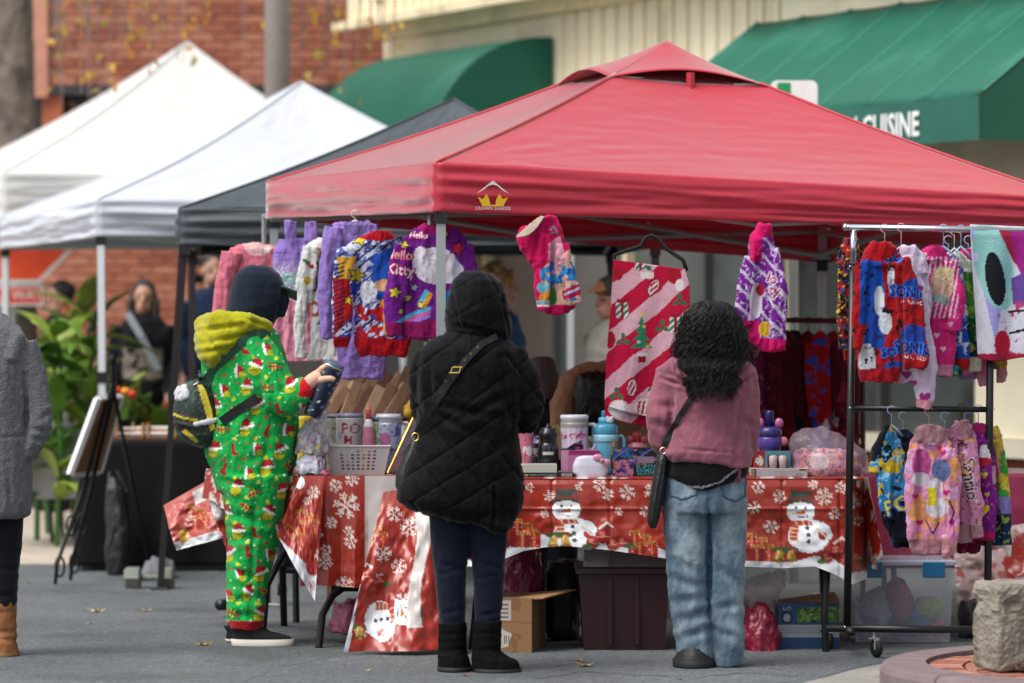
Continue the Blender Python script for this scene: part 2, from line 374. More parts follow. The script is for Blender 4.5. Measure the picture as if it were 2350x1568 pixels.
for ck, label_ in (([(40, 1462), (150, 1440), (230, 1446), (330, 1425), (460, 1432)], 'thin dark crack wandering over the asphalt at left'), ([(1220, 1560), (1330, 1545), (1480, 1550), (1600, 1556), (1720, 1545), (1860, 1552)], 'thin dark crack in the asphalt along the bottom edge'), ([(560, 1567), (640, 1530), (700, 1522), (770, 1505)], 'thin dark crack in the asphalt below the side table')):
    rnd = random.Random(len(label_)); cpts = []
    for (x0, y0), (x1, y1) in zip(ck[:-1], ck[1:]):
        for q in range(6): cpts.append(G(x0 + (x1 - x0) * q / 6 + rnd.uniform(-5, 5), y0 + (y1 - y0) * q / 6 + rnd.uniform(-2.5, 2.5)))
    cv = []
    for q in cpts: wd = rnd.uniform(.003, .009); cv += [(q[0], q[1] - wd, .003), (q[0], q[1] + wd, .003)]
    tag(obj('asphalt_crack', (cv, [(2 * i, 2 * i + 2, 2 * i + 3, 2 * i + 1) for i in range(len(cpts) - 1)]), jt), label_, None, None, 'structure')
# fallen leaves
leaf_m = [mat('dry_leaf_%d' % i, c, rough=0.8, var=0.25, vs_=40) for i, c in enumerate(('#b08a5a', '#8d5a3a', '#cdb98c', '#a9814a'))]
def leafmesh(s, seed):
    rnd = random.Random(seed); n = 9; V = [(0, 0, 0.012 * s)]
    for k in range(n * 2):
        a = math.pi * k / n; r = s * (1 if k % 2 == 0 else .5) * rnd.uniform(.75, 1.15); V.append((r * math.cos(a), r * .55 * math.sin(a), rnd.uniform(.1, .55) * s * (.4 if k % 2 else 1)))
    return np.array(V), [(0, 1 + k, 1 + (k + 1) % (2 * n)) for k in range(2 * n)]
LEAFAT = ['left of the onesie, the larger pale one', 'left of the onesie, the smaller pale one', 'left of the black slip-on shoes', 'just below the larger pale leaf', 'right of the black boots, largest there', 'close to the toe of the right black boot', 'between and below the black boots', 'left of the black boots', 'below the trailing tablecloth', 'in front of the cardboard box', 'at the bottom edge below the onesie', 'on the concrete apron by the planter', 'beside the brown boot', 'behind the onesie, near the dumbbell', 'at the bottom edge below the side table', 'at the bottom edge below the blue jeans']
for i, (x, y, sz, k) in enumerate([(220, 1406, 22, 2), (337, 1403, 14, 2), (468, 1482, 22, 3), (205, 1432, 8, 2), (1345, 1530, 26, 0), (1283, 1530, 9, 1), (1072, 1552, 14, 1), (912, 1528, 8, 0), (792, 1528, 8, 0), (1330, 1518, 20, 3), (432, 1546, 7, 3), (2010, 1556, 11, 1), (66, 1338, 12, 0), (520, 1326, 10, 1), (845, 1540, 10, 2), (1560, 1560, 9, 1)]):
    g = G(x, y); V, f = leafmesh(sz * M(g[1]), i)
    tag(obj('fallen_leaf', (V + g, f), leaf_m[k], None, False), ('tan', 'reddish brown', 'pale straw', 'ochre')[k] + ' dry leaf on the asphalt ' + LEAFAT[i], 'leaf', 'fallen leaves on the asphalt')

# ------------------------------------------------------------------ planter ring
PC = np.array((2.5, 15.0, 0))
pinkc = mat('pink_concrete', '#78686a', rough=0.85, var=0.22, vs_=5, bump=0.4, bs=40, dirt=('#5f5052', 7, 0.58, 0.5))
def ringpart(r0, r1, a0, a1, z0, z1, n=10, cham=0.03):
    sec = [(r0, z0), (r1, z0), (r1, z1 - cham), (r1 - cham * .4, z1 - cham * .3), (r1 - cham, z1), (r0, z1)]; V = []
    for i in range(n + 1):
        a = a0 + (a1 - a0) * i / n
        for r, z in sec: V.append((PC[0] + r * math.cos(a), PC[1] + r * math.sin(a), z))
    k = len(sec)
    Fc = [(i * k + j, (i + 1) * k + j, (i + 1) * k + (j + 1) % k, i * k + (j + 1) % k) for i in range(n) for j in range(k)] + [tuple(range(k)), tuple(n * k + j for j in range(k))[::-1]]
    return np.array(V), Fc
planter = thing('planter_ring', PC, 'round street planter with pinkish concrete kerb at lower right', 'planter')
for k in range(4):
    obj('kerb_segment', ringpart(.88, 1.06, R(55 + k * 52), R(55 + k * 52 + 51.6), 0, .115, 12), pinkc, planter, False)
obj('soil_base', lathe([(.87, 0), (.87, .06), (.01, .06)], 40, PC), mat('soil', '#3a2c25', rough=.95, var=.3, vs_=20), planter)
brk = [mat('paver_brick_%d' % i, c, rough=.85, var=.2, vs_=14, bump=.4, bs=60) for i, c in enumerate(('#a5705c', '#96604f', '#b07d68'))]
rb = random.Random(3)
for ring, (r0, r1, nn) in enumerate(((.735, .872, 34), (.59, .728, 28), (.45, .583, 22))):
    for k in range(nn):
        a0 = R(60) + (R(190)) * (k + .5 * (ring % 2)) / nn
        V = []; z = .098 + rb.uniform(-.003, .003)
        for zz in (.05, z):
            for r in (r0 + .003, r1 - .003):
                for a in (a0 + .004, a0 + R(190) / nn - .004): V.append((PC[0] + r * math.cos(a), PC[1] + r * math.sin(a), zz))
        obj('brick', (V, [(0, 2, 3, 1), (4, 5, 7, 6), (0, 1, 5, 4), (2, 6, 7, 3), (0, 4, 6, 2), (1, 3, 7, 5)]), brk[rb.randrange(3)], planter)
# mulch
mv, mf = [], []; rm = random.Random(5)
for k in range(900):
    a = R(rm.uniform(120, 260)); r = rm.uniform(.05, .56) if k % 6 else rm.uniform(.5, .66); c = np.array((PC[0] + r * math.cos(a), PC[1] + r * math.sin(a), .10 + rm.uniform(0, .03) + .03 * (1 - r)))
    V, f = xf(box(-.5, .5, -.13, .13, -.06, .06), c, rm.uniform(0, 6.3), rm.uniform(-.4, .4), rm.uniform(-.4, .4), rm.uniform(.03, .055))
    mf += [tuple(i + len(mv) for i in q) for q in f]; mv += list(V)
tag(obj('mulch', (mv, mf), mat('bark_mulch', '#4a3026', rough=.95, var=.5, vs_=30), planter), 'loose brown bark chips', None, None, 'stuff')
b0 = P(2276, 1540, 14.72)
blk = blob([xf(cbox(0, 1.0, 0, .24, 0, .345, .012), (b0[0] + .02, 14.72, .1), R(18))], .012, 2)
Vb = blk[0] + blk[1] * ((fb(blk[0][:, 0] * 30 + blk[0][:, 1] * 17, blk[0][:, 2] * 30, 5) - .6) * .018 * (1 + 1.5 * (np.abs(blk[0][:, 2] - .37) < .04)))[:, None]
tag(obj('planter_block', (Vb, blk[2]), mat('old_concrete', '#8d877b', rough=.92, var=.28, vs_=7, bump=.8, bs=50, dirt=('#55523f', 5, .53, .65)), None, False), 'weathered concrete block standing in the planter ring', 'block')

# ================================================================== CREAM SHOP BUILDING (facade runs back to the left)
UW = np.array((-.45, .89, 0)) / math.hypot(.45, .89); NW = np.array((-UW[1], UW[0], 0)); W0 = np.array((3.59, 22.45, 0))
def W(t, p, z): return W0 + UW * t + NW * p + np.array((0, 0, z))
def wbox(t0, t1, p0, p1, z0, z1):
    V, f = box(t0, t1, p0, p1, z0, z1); return np.array([W(*q) for q in V]), f
cream = mat('cream_paint', '#f3e9cc', rough=.75, var=.1, vs_=2, bump=.15, bs=20, dirt=('#b7a684', 1.6, .55, .5))
creamd = mat('cream_trim', '#e6d8b4', rough=.75, var=.12, vs_=4, dirt=('#a5946f', 3, .55, .5))
glass = mat('shop_glass', '#565d5b', rough=.12, var=.35, vs_=.8, spec=.7, dirt=('#2b302f', .9, .5, .8))  # reflected sky and street put into the grey base colour, dark blotches mixed over
framem = mat('dark_frame', '#4a4c4a', rough=.5)
shop = thing('shop_building', W(4, 0, 0), 'cream shop building with ribbed fascia and green awnings', 'building')
obj('upper_wall', wbox(-6, 10.3, -.4, 0, 2.95, 3.78), cream, shop)
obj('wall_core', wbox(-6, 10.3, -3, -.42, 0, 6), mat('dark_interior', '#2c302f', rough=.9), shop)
obj('fascia', wbox(-6, 10.25, -.4, .32, 3.93, 6.2), cream, shop)
obj('soffit_band', wbox(-6, 10.1, -.4, .12, 3.78, 3.928), creamd, shop)
obj('gutter', wbox(-6, 10.45, .325, .40, 3.86, 3.925), creamd, shop)
for k in range(38):
    t = 10.2 - k * .165; obj('siding_rib', wbox(t - .028, t + .028, .322, .355, 3.93, 5.0), cream, shop)
for k in range(16):
    t = 7.1 - k * .21; obj('wall_batten', wbox(t - .02, t + .02, .002, .026, 3.0, 3.77), cream, shop)
obj('lintel', wbox(-6, 10.3, -.1, .06, 2.84, 2.945), creamd, shop)
obj('base_wall', wbox(-6, 10.3, -.4, 0, 0, .62), mat('mortar', '#9a8d82', rough=.95, var=.2, vs_=20), shop)
obj('sill', wbox(-6, 10.3, -.1, .09, .63, .74), mat('sill_paint', '#d8cfba', rough=.7), shop)
obj('column', wbox(-1.6, 1.5, -.2, .05, .745, 2.84), cream, shop)
obj('transom_panel', wbox(1.52, 3.7, -.09, .03, 2.25, 2.838), cream, shop)
for k, t in enumerate((1.6, 2.75, 3.9, 5.05, 6.2, 7.35, 8.5)):
    pn = obj('window_pane', wbox(t + .03, t + 1.12, -.12, -.10, .745, 2.83), glass, shop)
    obj('mullion', wbox(t - .03, t + .028, -.16, -.03, .745, 2.83), framem if k % 2 else creamd, shop)
obj('door_notice', wbox(6.25, 6.55, -.098, -.09, 1.28, 1.45), mat('notice_paper', '#cfd3d6', rough=.6), shop)
brm = [mat('wall_brick_%d' % i, c, rough=.85, var=.25, vs_=9, bump=.3, bs=50) for i, c in enumerate(('#a85a40', '#b4664a', '#9a4f3a', '#ad6147'))]
_bw = mkmesh('brick', *xf(cbox(-.098, .098, 0, .016, 0, .058, .004)))
rb = random.Random(9)
ang = math.atan2(UW[1], UW[0])
for row in range(9):
    for k in range(28):
        t = -2.0 + k * .206 + (.103 if row % 2 else 0)
        c = W(t, .002, .006 + row * .0685)
        m4 = rb.randrange(4)
        key = 'bw%d' % m4
        if key not in _M:
            mm = _bw.copy(); mm.materials.append(brm[m4]); _M[key] = mm
        o = bpy.data.objects.new('brick', _M[key]); col.objects.link(o); o.parent = shop; o.location = c - ORG[shop]; o.rotation_euler = (0, 0, ang)
# awnings
green = mat('awning_canvas', '#0e5c4a', rough=.6, var=.12, vs_=1.5, bump=.1, bs=30, spec=.4, dirt=('#3f7f6e', 1.3, .56, .4))
greend = mat('awning_valance', '#1f6052', rough=.6, var=.2, vs_=3)
def awn_pt(t, s): # s 0 at wall, 1 at front edge
    return W(t, .02 + 1.0 * s, 3.5 - .74 * s)
aw = thing('shop_awning', W(2, .02, 2.5), 'large sloping green canvas awning with white lettering on its valance', 'awning')
obj('canvas', grid(lambda u, v: (np.array([awn_pt(4.2 - a * 4.2, b) for a, b in zip(u, v)]) - np.array([0, 0, 1]) * (np.abs(np.sin(u * math.pi * 7)) ** .5 * .012)[:, None]).T, 90, 12, .008), green, aw, True)
for k in range(8):
    t = 4.2 - k * .6; t = max(t, .0); obj('seam', tube([awn_pt(t, 0.0) + (0, 0, .006), awn_pt(t, .98) + (0, 0, .006)], .010, 6), mat('awning_seam', '#237a66', rough=.6), aw)
obj('valance', wbox(0, 4.2, 1.02, 1.028, 2.50, 2.755), greend, aw)
for t, nm in ((0, 'side_panel'), (4.2, 'side_panel')):
    tri = np.array([W(t, .03, 3.48), W(t, 1.015, 2.75), W(t, 1.015, 2.5), W(t, .03, 2.5)]); tri2 = tri + UW * (-.006 if t == 0 else .006)
    obj(nm, (np.vstack([tri, tri2]), [(0, 1, 2, 3), (7, 6, 5, 4), (0, 4, 5, 1), (1, 5, 6, 2), (2, 6, 7, 3), (3, 7, 4, 0)]), green, aw)
def flattext(name, s, fn, size, m, parent, bold=0.0):
    V, T = glyphs(s, bold); V3 = [fn(v[0] * size, v[1] * size) for v in V]
    return obj(name, (V3, [tuple(t) for t in T]), m, parent)
white_ink = mat('white_ink', '#e9ece9', rough=.6)
flattext('lettering', 'N CUISINE', lambda x, y: W(1.02 - x * .86, 1.036, 2.615 + y), .2, white_ink, aw, .025)
ba = thing('barrel_awning', W(8, .02, 2.5), 'curved green barrel awning left of the big awning', 'awning')
def barr(t, a): return W(t, .02 + 1.05 * math.sin(a) ** .9 if a > 0 else .02, 2.55 + 1.05 * math.cos(a))
obj('canvas', grid(lambda u, v: np.array([barr(9.6 - a * 2.35, b * math.pi / 2) for a, b in zip(u, v)]).T, 24, 22, .01), green, ba, True)
for t in (7.25, 9.6):
    arc = [barr(t, math.pi / 2 * k / 16) for k in range(17)] + [W(t, .02, 2.55)]; sh = UW * (-.008 if t < 8 else .008)
    n = len(arc); obj('side_panel', (np.vstack([np.array(arc), np.array(arc) + sh]), [tuple(range(n)), tuple(range(2 * n - 1, n - 1, -1))] + [(i, (i + 1) % n, n + (i + 1) % n, n + i) for i in range(n)]), green, ba)
for k in range(6):
    t = 9.55 - k * .45; obj('rib', tube([barr(t, math.pi / 2 * q / 12) + NW * .004 for q in range(1, 13)], .007, 6), green, ba)

# ================================================================== BRICK BUILDING far left
BD = 33.0
def fbox(x0, x1, y0, y1, d0, d1):    # from photo grid rectangle at distance d0, running back to d1
    a = P(x0, y1, d0); b = P(x1, y0, d0); return box(a[0], b[0], d0, d1, a[2], b[2])
bb = thing('brick_building', (P(500, 750, BD)[0], BD + 2, 0), 'red brick building with dark windows behind the white tents', 'building')
mort = mat('mortar_red', '#a07f70', rough=.95, var=.2, vs_=8)
ax = P(78, 0, BD)[0]; bx2 = P(985, 0, BD)[0]
obj('upper_wall', box(ax - 4, bx2 + 3, BD + .02, BD + 4, 3.5, 7.5), mort, bb)
obj('lower_wall', box(ax - 4, P(440, 0, BD)[0], BD + .02, BD + 4, 0, 2.2), mort, bb)
obj('pier', box(P(96, 0, BD)[0], P(142, 0, BD)[0], BD + .03, BD + .5, 2.2, 3.5), brm[1], bb)
obj('corner_strip', box(ax, ax + .12, BD - .03, BD + .018, 3.4, 7.5), mat('pale_brick', '#c98f7c', rough=.9, var=.2), bb)
dg_ = mat('dark_window', '#3c4248', rough=.15, var=.3, vs_=.7, spec=.6)
for k in range(6):
    xa = ax - 1.0 + k * 1.15; 
    obj('window_pane', box(xa, xa + 1.1, BD + .3, BD + .33, 2.2, 3.42), dg_, bb)
    obj('window_frame', box(xa + 1.1, xa + 1.148, BD + .2, BD + .4, 2.2, 3.42), mat('steel_frame', '#33373a', rough=.5), bb)
obj('window_head', box(ax, bx2 + 3, BD - .02, BD + .3, 3.425, 3.5), mat('steel_frame'), bb)
obj('shop_recess', box(P(442, 0, BD)[0], bx2 + 3, BD + .3, BD + 4, 0, 2.19), mat('recess_dark', '#4b4a46', rough=.9, var=.4, vs_=2), bb)
brf = [mat('far_brick_%d' % i, c, rough=.9, var=.25, vs_=9) for i, c in enumerate(('#b07058', '#a6644e', '#b87c64', '#9a5a47'))]
_bf = mkmesh('brick', *xf(cbox(-.104, .104, 0, .03, 0, .066, .006)))
def putbrick(x, z):
    m4 = rb.randrange(4); key = 'bf%d' % m4
    if key not in _M:
        mm = _bf.copy(); mm.materials.append(brf[m4]); _M[key] = mm
    o = bpy.data.objects.new('brick', _M[key]); col.objects.link(o); o.parent = bb; o.location = np.array((x, BD, z)) - ORG[bb]
for row in range(10):
    for k in range(16):
        x = ax + .25 + k * .217 + (.108 if row % 2 else 0)
        if x < bx2: putbrick(x, 3.505 + row * .0755)
for row in range(13):
    for k in range(6): putbrick(P(118, 0, BD)[0] + k * .217 + (.108 if row % 2 else 0), 1.2 + row * .0755)

# pole, sign, stop sign
pl = thing('street_pole', (P(636, 0, 28)[0], 28, 0), 'plain grey street pole in front of the brick wall', 'pole')
obj('shaft', lathe([(.11, 0), (.11, .3), (.095, .35), (.092, 3.0), (.09, 7)], 16, (P(636, 0, 28)[0], 28, 0)), mat('pole_grey', '#7a726c', rough=.6, var=.15), pl, True)
obj('base_plate', cbox(P(636, 0, 28)[0] - .17, P(636, 0, 28)[0] + .17, 27.83, 28.17, 0, .05, .01), mat('pole_grey'), pl)
def rrect(x0, x1, z0, z1, r, n=5):
    o = []
    for cx, cz, a in ((x1 - r, z1 - r, 0), (x0 + r, z1 - r, 90), (x0 + r, z0 + r, 180), (x1 - r, z0 + r, 270)):
        for k in range(n + 1): o.append((cx + r * math.cos(R(a + 90 * k / n)), cz + r * math.sin(R(a + 90 * k / n))))
    return o[::-1]
d = 21.4; a = P(1768, 350, d); b = P(1876, 185, d)
ps = thing('parking_sign', ((a[0] + b[0]) / 2, d, 0), 'white rounded street sign with green symbol peeking over the red canopy', 'sign')
obj('post', tube([((a[0] + b[0]) / 2, d + .03, 0), ((a[0] + b[0]) / 2, d + .03, b[2])], .025, 10), mat('galvanised', '#8f9494', rough=.4, metal=.8), ps)
obj('plate', prism(rrect(a[0], b[0], a[2], b[2], .035), d - .003, d), mat('sign_white', '#eef0ec', rough=.35), ps)
q = P(1800, 225, d); obj('green_mark', prism(rrect(q[0] - .04, q[0] + .035, q[2] - .05, q[2] + .085, .008), d - .006, d - .0035), mat('sign_green', '#1f9a58', rough=.35), ps)
d = 28.5
st = thing('stop_sign', (P(33, 0, d)[0], d, 0), 'red octagonal stop sign with an all way plate on its post', 'sign')
sx = P(33, 513, d); rr = .86 / 2 / math.cos(math.pi / 8) * 1.04
obj('post', tube([(sx[0], d + .03, 0), (sx[0], d + .03, sx[2] + .3)], .03, 10), mat('galvanised'), st)
oct_ = lambda r: [(sx[0] + r * math.cos(math.pi / 8 + k * math.pi / 4), sx[2] + r * math.sin(math.pi / 8 + k * math.pi / 4)) for k in range(8)][::-1]
obj('white_border', prism(oct_(rr), d - .004, d), mat('sign_white'), st)
red_s = mat('sign_red', '#ff5526', rough=.3)
obj('red_face', prism(oct_(rr * .93), d - .008, d - .005), red_s, st)
flattext('lettering', 'STOP', lambda x, y: (sx[0] + x * .85, d - .010, sx[2] + y + .02), .36, mat('sign_white'), st)
pp = P(33, 678, d); obj('plate', prism(rrect(pp[0] - .215, pp[0] + .215, pp[2] - .075, pp[2] + .075, .02), d - .004, d), mat('sign_white'), st)
obj('plate_face', prism(rrect(pp[0] - .2, pp[0] + .2, pp[2] - .06, pp[2] + .06, .015), d - .007, d - .005), mat('sign_red2', '#d8322c', rough=.4), st)
flattext('plate_lettering', 'ALL WAY', lambda x, y: (pp[0] + x * .85, d - .009, pp[2] + y), .115, mat('sign_white'), st)

# ================================================================== TENTS
def tent(name, label, C4, drop, peak, fab, legm, sag=.07, vent=False, wr=.012, rows=26, legs=(0, 1, 2, 3), feet=None, capm=None, wv=.02):
    """C4: eave corners near,right,far,left (world); drop: valance depth per corner"""
    C4 = [np.asarray(c, float) for c in C4]; peak = np.asarray(peak, float)
    base = np.mean(C4, 0); base[2] = 0
    t = thing(name, base, label, 'canopy tent', 'pop-up tents in a row')
    top = .76 if vent else 1.0
    for s in range(4):
        a, b = C4[s], C4[(s + 1) % 4]; seed = 11 * s + len(name)
        def roof(u, v):
            vv = v * top; e = a + (b - a) * u[:, None]; q = e + (peak - e) * vv[:, None]
            body = np.sin(np.pi * np.clip(vv, 0, 1)); mid = 1 - np.abs(2 * u - 1)
            q[:, 2] -= sag * body * (0.55 + .45 * mid)
            ridge = np.minimum(u, 1 - u)
            w_ = wr * (fb(u * 9, vv * 40, seed) - .5) * 2 * np.clip(ridge * 8, 0, 1) * np.clip(vv * 8, 0, 1) * np.clip((1 - vv) * 5, 0, 1)
            fan = wr * .7 * np.sin(np.arctan2(vv * 2.0, u + .02) * 26 + 3 * fb(u * 4, vv * 4, seed)) * np.exp(-(u ** 2 + vv ** 2) * 9) * np.clip((u + vv) * 8, 0, 1) * np.clip(ridge * 20, 0, 1)
            q[:, 2] += w_ + fan; return q.T
        obj('roof_panel', grid(roof, 70, 44, .003), fab, t, True)
        da, db = drop[s], drop[(s + 1) % 4]; nrm = np.cross(b - a, (0, 0, 1)); nrm /= np.linalg.norm(nrm)
        def val(u, v):
            e = a + (b - a) * u[:, None]; dr = da + (db - da) * u
            rip = wv * (fb(u * 3.2, v * 5.5, seed + 5) - .5) * 2 * np.clip(v * 3, 0, 1) * np.clip(np.minimum(u, 1 - u) * 14, .0, 1)
            gath = .010 * np.sin(v * 21 + 2 * fb(u * 5, v * 3, seed)) * (np.exp(-u * 9) + np.exp(-(1 - u) * 9)) * np.clip(np.minimum(u, 1 - u) * 30, 0, 1)
            out = .016 * np.sin(np.pi * np.clip(v * 1.2, 0, 1)) * np.clip(np.minimum(u, 1 - u) * 25, 0, 1)
            q = e + nrm * (out + rip + gath)[:, None]; q[:, 2] -= dr * v * (1 + .04 * (fb(u * 6, 0 * v, seed + 9) - .5)) - .004
            return q.T
        obj('valance', grid(val, 80, 22, .003), fab, t, True)
    if vent:
        cor = [c + (peak - c) * .735 - np.array((0, 0, sag * .42)) for c in C4]
        for s in range(4):
            a, b = cor[s], cor[(s + 1) % 4]
            def cap(u, v):
                e = a + (b - a) * u[:, None]; e[:, 2] += .056 * np.sin(np.pi * u) + .006
                q = e + (peak + np.array((0, 0, .015)) - e) * v[:, None]; q[:, 2] -= .012 * np.sin(np.pi * v); return q.T
            obj('vent_cap', grid(cap, 24, 12, .003), fab, t, True)
        inn = [c + (peak - c) * .75 - np.array((0, 0, sag * .5)) for c in C4]
        obj('vent_mesh', (np.array(inn + [peak - (0, 0, .03)]), [(0, 1, 4), (1, 2, 4), (2, 3, 4), (3, 0, 4)]), mat('vent_mesh', '#5b2229', rough=.8, alpha=.85), t)
        for s in (0, 1):
            m_ = (cor[s] + cor[s + 1]) / 2; obj('vent_strap', tube([m_ + (0, 0, .05), m_ + (0, 0, -.045)], .02, 4), fab, t)
    for k in range(4):
        sp = []
        for vv in np.linspace(0, top, 16):
            q = C4[k] + (peak - C4[k]) * vv; q[2] -= sag * math.sin(math.pi * vv) * .55 - .004; sp.append(q)
        obj('hip_seam', tube(sp, .008, 6), fab, t, True)
    for k in legs:
        c = C4[k].copy(); inw = (base - c); inw[2] = 0; inw /= np.linalg.norm(inw); c = c + inw * .045
        f = np.array((c[0], c[1], 0.0)) if feet is None or feet[k] is None else np.asarray(feet[k], float)
        tp = c.copy(); tp[2] = C4[k][2] - drop[k] * .12
        mid = f + (tp - f) * .52
        lg = obj('leg', rsq(mid - (tp - f) * .06, tp, .042), legm[0], t)
        obj('inner_leg', rsq(f + (0, 0, .012), mid, .034), legm[1], lg)
        obj('collar', rsq(mid - (0, 0, .03), mid + (0, 0, .035), .056), legm[2], lg)
        obj('foot_plate', cbox(f[0] - .05, f[0] + .05, f[1] - .05, f[1] + .05, 0, .012, .003), legm[1], lg)
        hi = tp.copy(); hi[2] = C4[k][2] - drop[k] - .045
        obj('slider', rsq(hi, hi + (0, 0, .06), .058), legm[2], lg)
    # scissor truss along each side, and to the peak
    for s in range(4):
        a, b = C4[s].copy(), C4[(s + 1) % 4].copy(); inw = base - (a + b) / 2; inw[2] = 0; inw /= np.linalg.norm(inw)
        a = a + inw * .06; b = b + inw * .06; za, zb = a[2] - .05, b[2] - .05; lo = -.14
        m_ = (a + b) / 2; 
        pts = [(a, za, m_, (za + zb) / 2 + lo), (a, za + lo, m_, (za + zb) / 2), (m_, (za + zb) / 2 + lo, b, zb), (m_, (za + zb) / 2, b, zb + lo)]
        for i, (p, zp, q_, zq) in enumerate(pts):
            off = inw * (.012 if i % 2 else 0)
            obj('truss_bar', bar(np.array((p[0], p[1], zp)) + off, np.array((q_[0], q_[1], zq)) + off, .022), legm[1], t)
        obj('brace', bar((m_[0], m_[1], m_[2] - .06), (base[0], base[1], peak[2] - .35), .022), legm[1], t)
    return t
alu = mat('tent_steel', '#a9adad', rough=.35, metal=.55, var=.05); aluw = mat('tent_white_steel', '#d5dade', rough=.4, var=.05); blk_p = mat('black_plastic', '#17181a', rough=.45)
darks = mat('tent_black_steel', '#2c2729', rough=.45)
redf = mat('red_polyester', '#cf2a42', rough=.42, var=.03, vs_=1.5, bump=.05, bs=30, spec=.8, sub=.28, sheen=1.0)
whitef = mat('white_polyester', '#d4d8e1', rough=.5, var=.02, vs_=2, spec=.4, sub=.15)
whitef2 = mat('offwhite_polyester', '#e6e6e4', rough=.5, var=.02, vs_=2, spec=.4, sub=.15)
greyf = mat('grey_polyester', '#4a5257', rough=.5, var=.06, vs_=2, spec=.45, sub=.05)
nr = P(1000, 375, 17.0); rt = P(2460, 457, 17.8); lf = P(612, 419, 19.7); fr = rt + lf - nr; fr[2] = 1.99
red = tent('red_canopy_tent', 'red pop-up canopy tent with vented top over the clothing stall', [nr, rt, fr, lf], [.222, .15, .22, .19], P(1530, 100, 18.7), redf, (alu, alu, blk_p), vent=True, sag=.055, wr=.005)
# maker's mark on the valance
def vpt(x, z, off=.030):
    u = x; p = nr + (rt - nr) * u; n_ = np.cross(rt - nr, (0, 0, 1)); n_ /= np.linalg.norm(n_); return np.array((p[0], p[1], z)) + n_ * off
u0 = (P(1125, 0, 17.07)[0] - nr[0]) / (rt[0] - nr[0]); ul = 1 / np.linalg.norm((rt - nr)[:2]); zc = 2.0
silver = mat('silver_ink', '#d7d9d8', rough=.4); gold = mat('gold_ink', '#e2b21a', rough=.4)
mk = lambda pts: (np.array([vpt(u0 + a * ul, zc + b, .046) for a, b in pts]), [tuple(range(len(pts)))])
lg_ = obj('logo_mark', mk([(-.075, .02), (0, .078), (.075, .02), (.045, .035), (.02, .055), (0, .06), (-.02, .055), (-.045, .035)]), silver, red)
obj('logo_crown', cat([mk([(-.07, .005), (-.045, -.005), (-.03, .02), (-.015, -.008), (-.012, -.03), (-.05, -.03)]), mk([(.07, .005), (.045, -.005), (.03, .02), (.015, -.008), (.012, -.03), (.05, -.03)]), mk([(-.05, -.03), (-.012, -.03), (.012, -.03), (.05, -.03), (.05, -.036), (-.05, -.036)])]), gold, red)
flattext('logo_lettering', 'CROWN SHADES', lambda x, y: vpt(u0 + x * ul, zc - .046 + y, .047), .021, silver, red)

def row_tent(name, label, px, yf, yb, d0, yaw, L, fab, legm, pk, tilt=(0, 0, 0, 0), **k):
    n_ = P(px, yf, d0); u = np.array((math.cos(R(yaw)), math.sin(R(yaw)), 0)); v = np.array((-u[1], u[0], 0))
    C = [n_, n_ + u * L, n_ + u * L + v * L, n_ + v * L]; C = [c + np.array((0, 0, z)) for c, z in zip(C, tilt)]
    dr = (yb - yf) * M(d0); c = np.mean(C, 0)
    return tent(name, label, C, [dr] * 4, P(pk[0], pk[1], c[1]), fab, legm, **k)
row_tent('grey_canopy_tent', 'dark grey pop-up tent between the red and white tents', 412, 480, 566, 20.6, 4, 2.6, greyf, (darks, darks, blk_p), (1040, 228), sag=.05, wr=.02, wv=.03, feet=[P(368, 1322, 20.9) * (1, 1, 0), None, None, None])
row_tent('white_canopy_tent', 'white pop-up tent directly behind the grey tent', 222, 460, 545, 23.0, 18.5, 3.05, whitef, (aluw, aluw, blk_p), (690, 190), sag=.10, wr=.012, wv=.035, feet=[P(238, 1300, 23.0) * (1, 1, 0), None, None, None], tilt=(0, 0, 0, -.02))
row_tent('tall_white_canopy_tent', 'tallest white pop-up tent, farthest to the left', 6, 398, 505, 27.4, 20, 3.05, whitef2, (aluw, aluw, blk_p), (430, 98), sag=.12, wr=.012, wv=.03)
# ================================================================== TREE (trunk at the left edge, twigs with last yellow leaves)
d = 30.5; tx = P(36, 0, d)[0]
tree = thing('street_tree', (tx, d, 0), 'thick grey tree trunk at left with hanging twigs of yellow autumn leaves', 'tree')
tr = blob([tube([(tx - .05, d, 0), (tx - .02, d, .5), (tx, d, 1.5), (tx + .01, d, 2.8), (tx - .01, d, 3.6), (tx - .03, d, 4.6), (tx - .05, d, 5.4)], [.3, .2, .175, .165, .155, .15, .15], 16),
           ellip((tx + .07, d - .12, 2.98), (.07, .07, .11)), ellip((tx - .02, d - .13, 2.7), (.08, .06, .1)), ellip((tx, d - .13, 3.5), (.05, .05, .06))], .025, 3)
Vt = tr[0] + tr[1] * ((fb(tr[0][:, 0] * 22 + tr[0][:, 1] * 9, tr[0][:, 2] * 8, 2) - .5) * .05)[:, None]
obj('trunk', (Vt, tr[2]), mat('bark', '#6d635b', rough=.95, var=.4, vs_=7, bump=.8, bs=25, dirt=('#3d3732', 5, .52, .7)), tree, True)
barkm = mat('twig_bark', '#7b6f6a', rough=.9, var=.2)
rt_ = random.Random(21); lv, lf_, lc = [], [], []
limbs = []
for k, (bx_, bz, bd) in enumerate(((980, 4.9, 27.6), (700, 5.3, 28.6), (400, 5.0, 28.2))):
    e = np.array((P(bx_, 0, bd)[0], bd, bz)); a = np.array((tx - .03, d, 4.5 + k * .25)); m_ = (a + e) / 2 + (0, 0, .35)
    pts = [a * (1 - t) ** 2 + 2 * t * (1 - t) * m_ + e * t * t for t in np.linspace(0, 1, 14)]
    obj('limb', tube(pts, np.linspace(.09, .02, 14), 8), barkm, tree); limbs.append(pts)
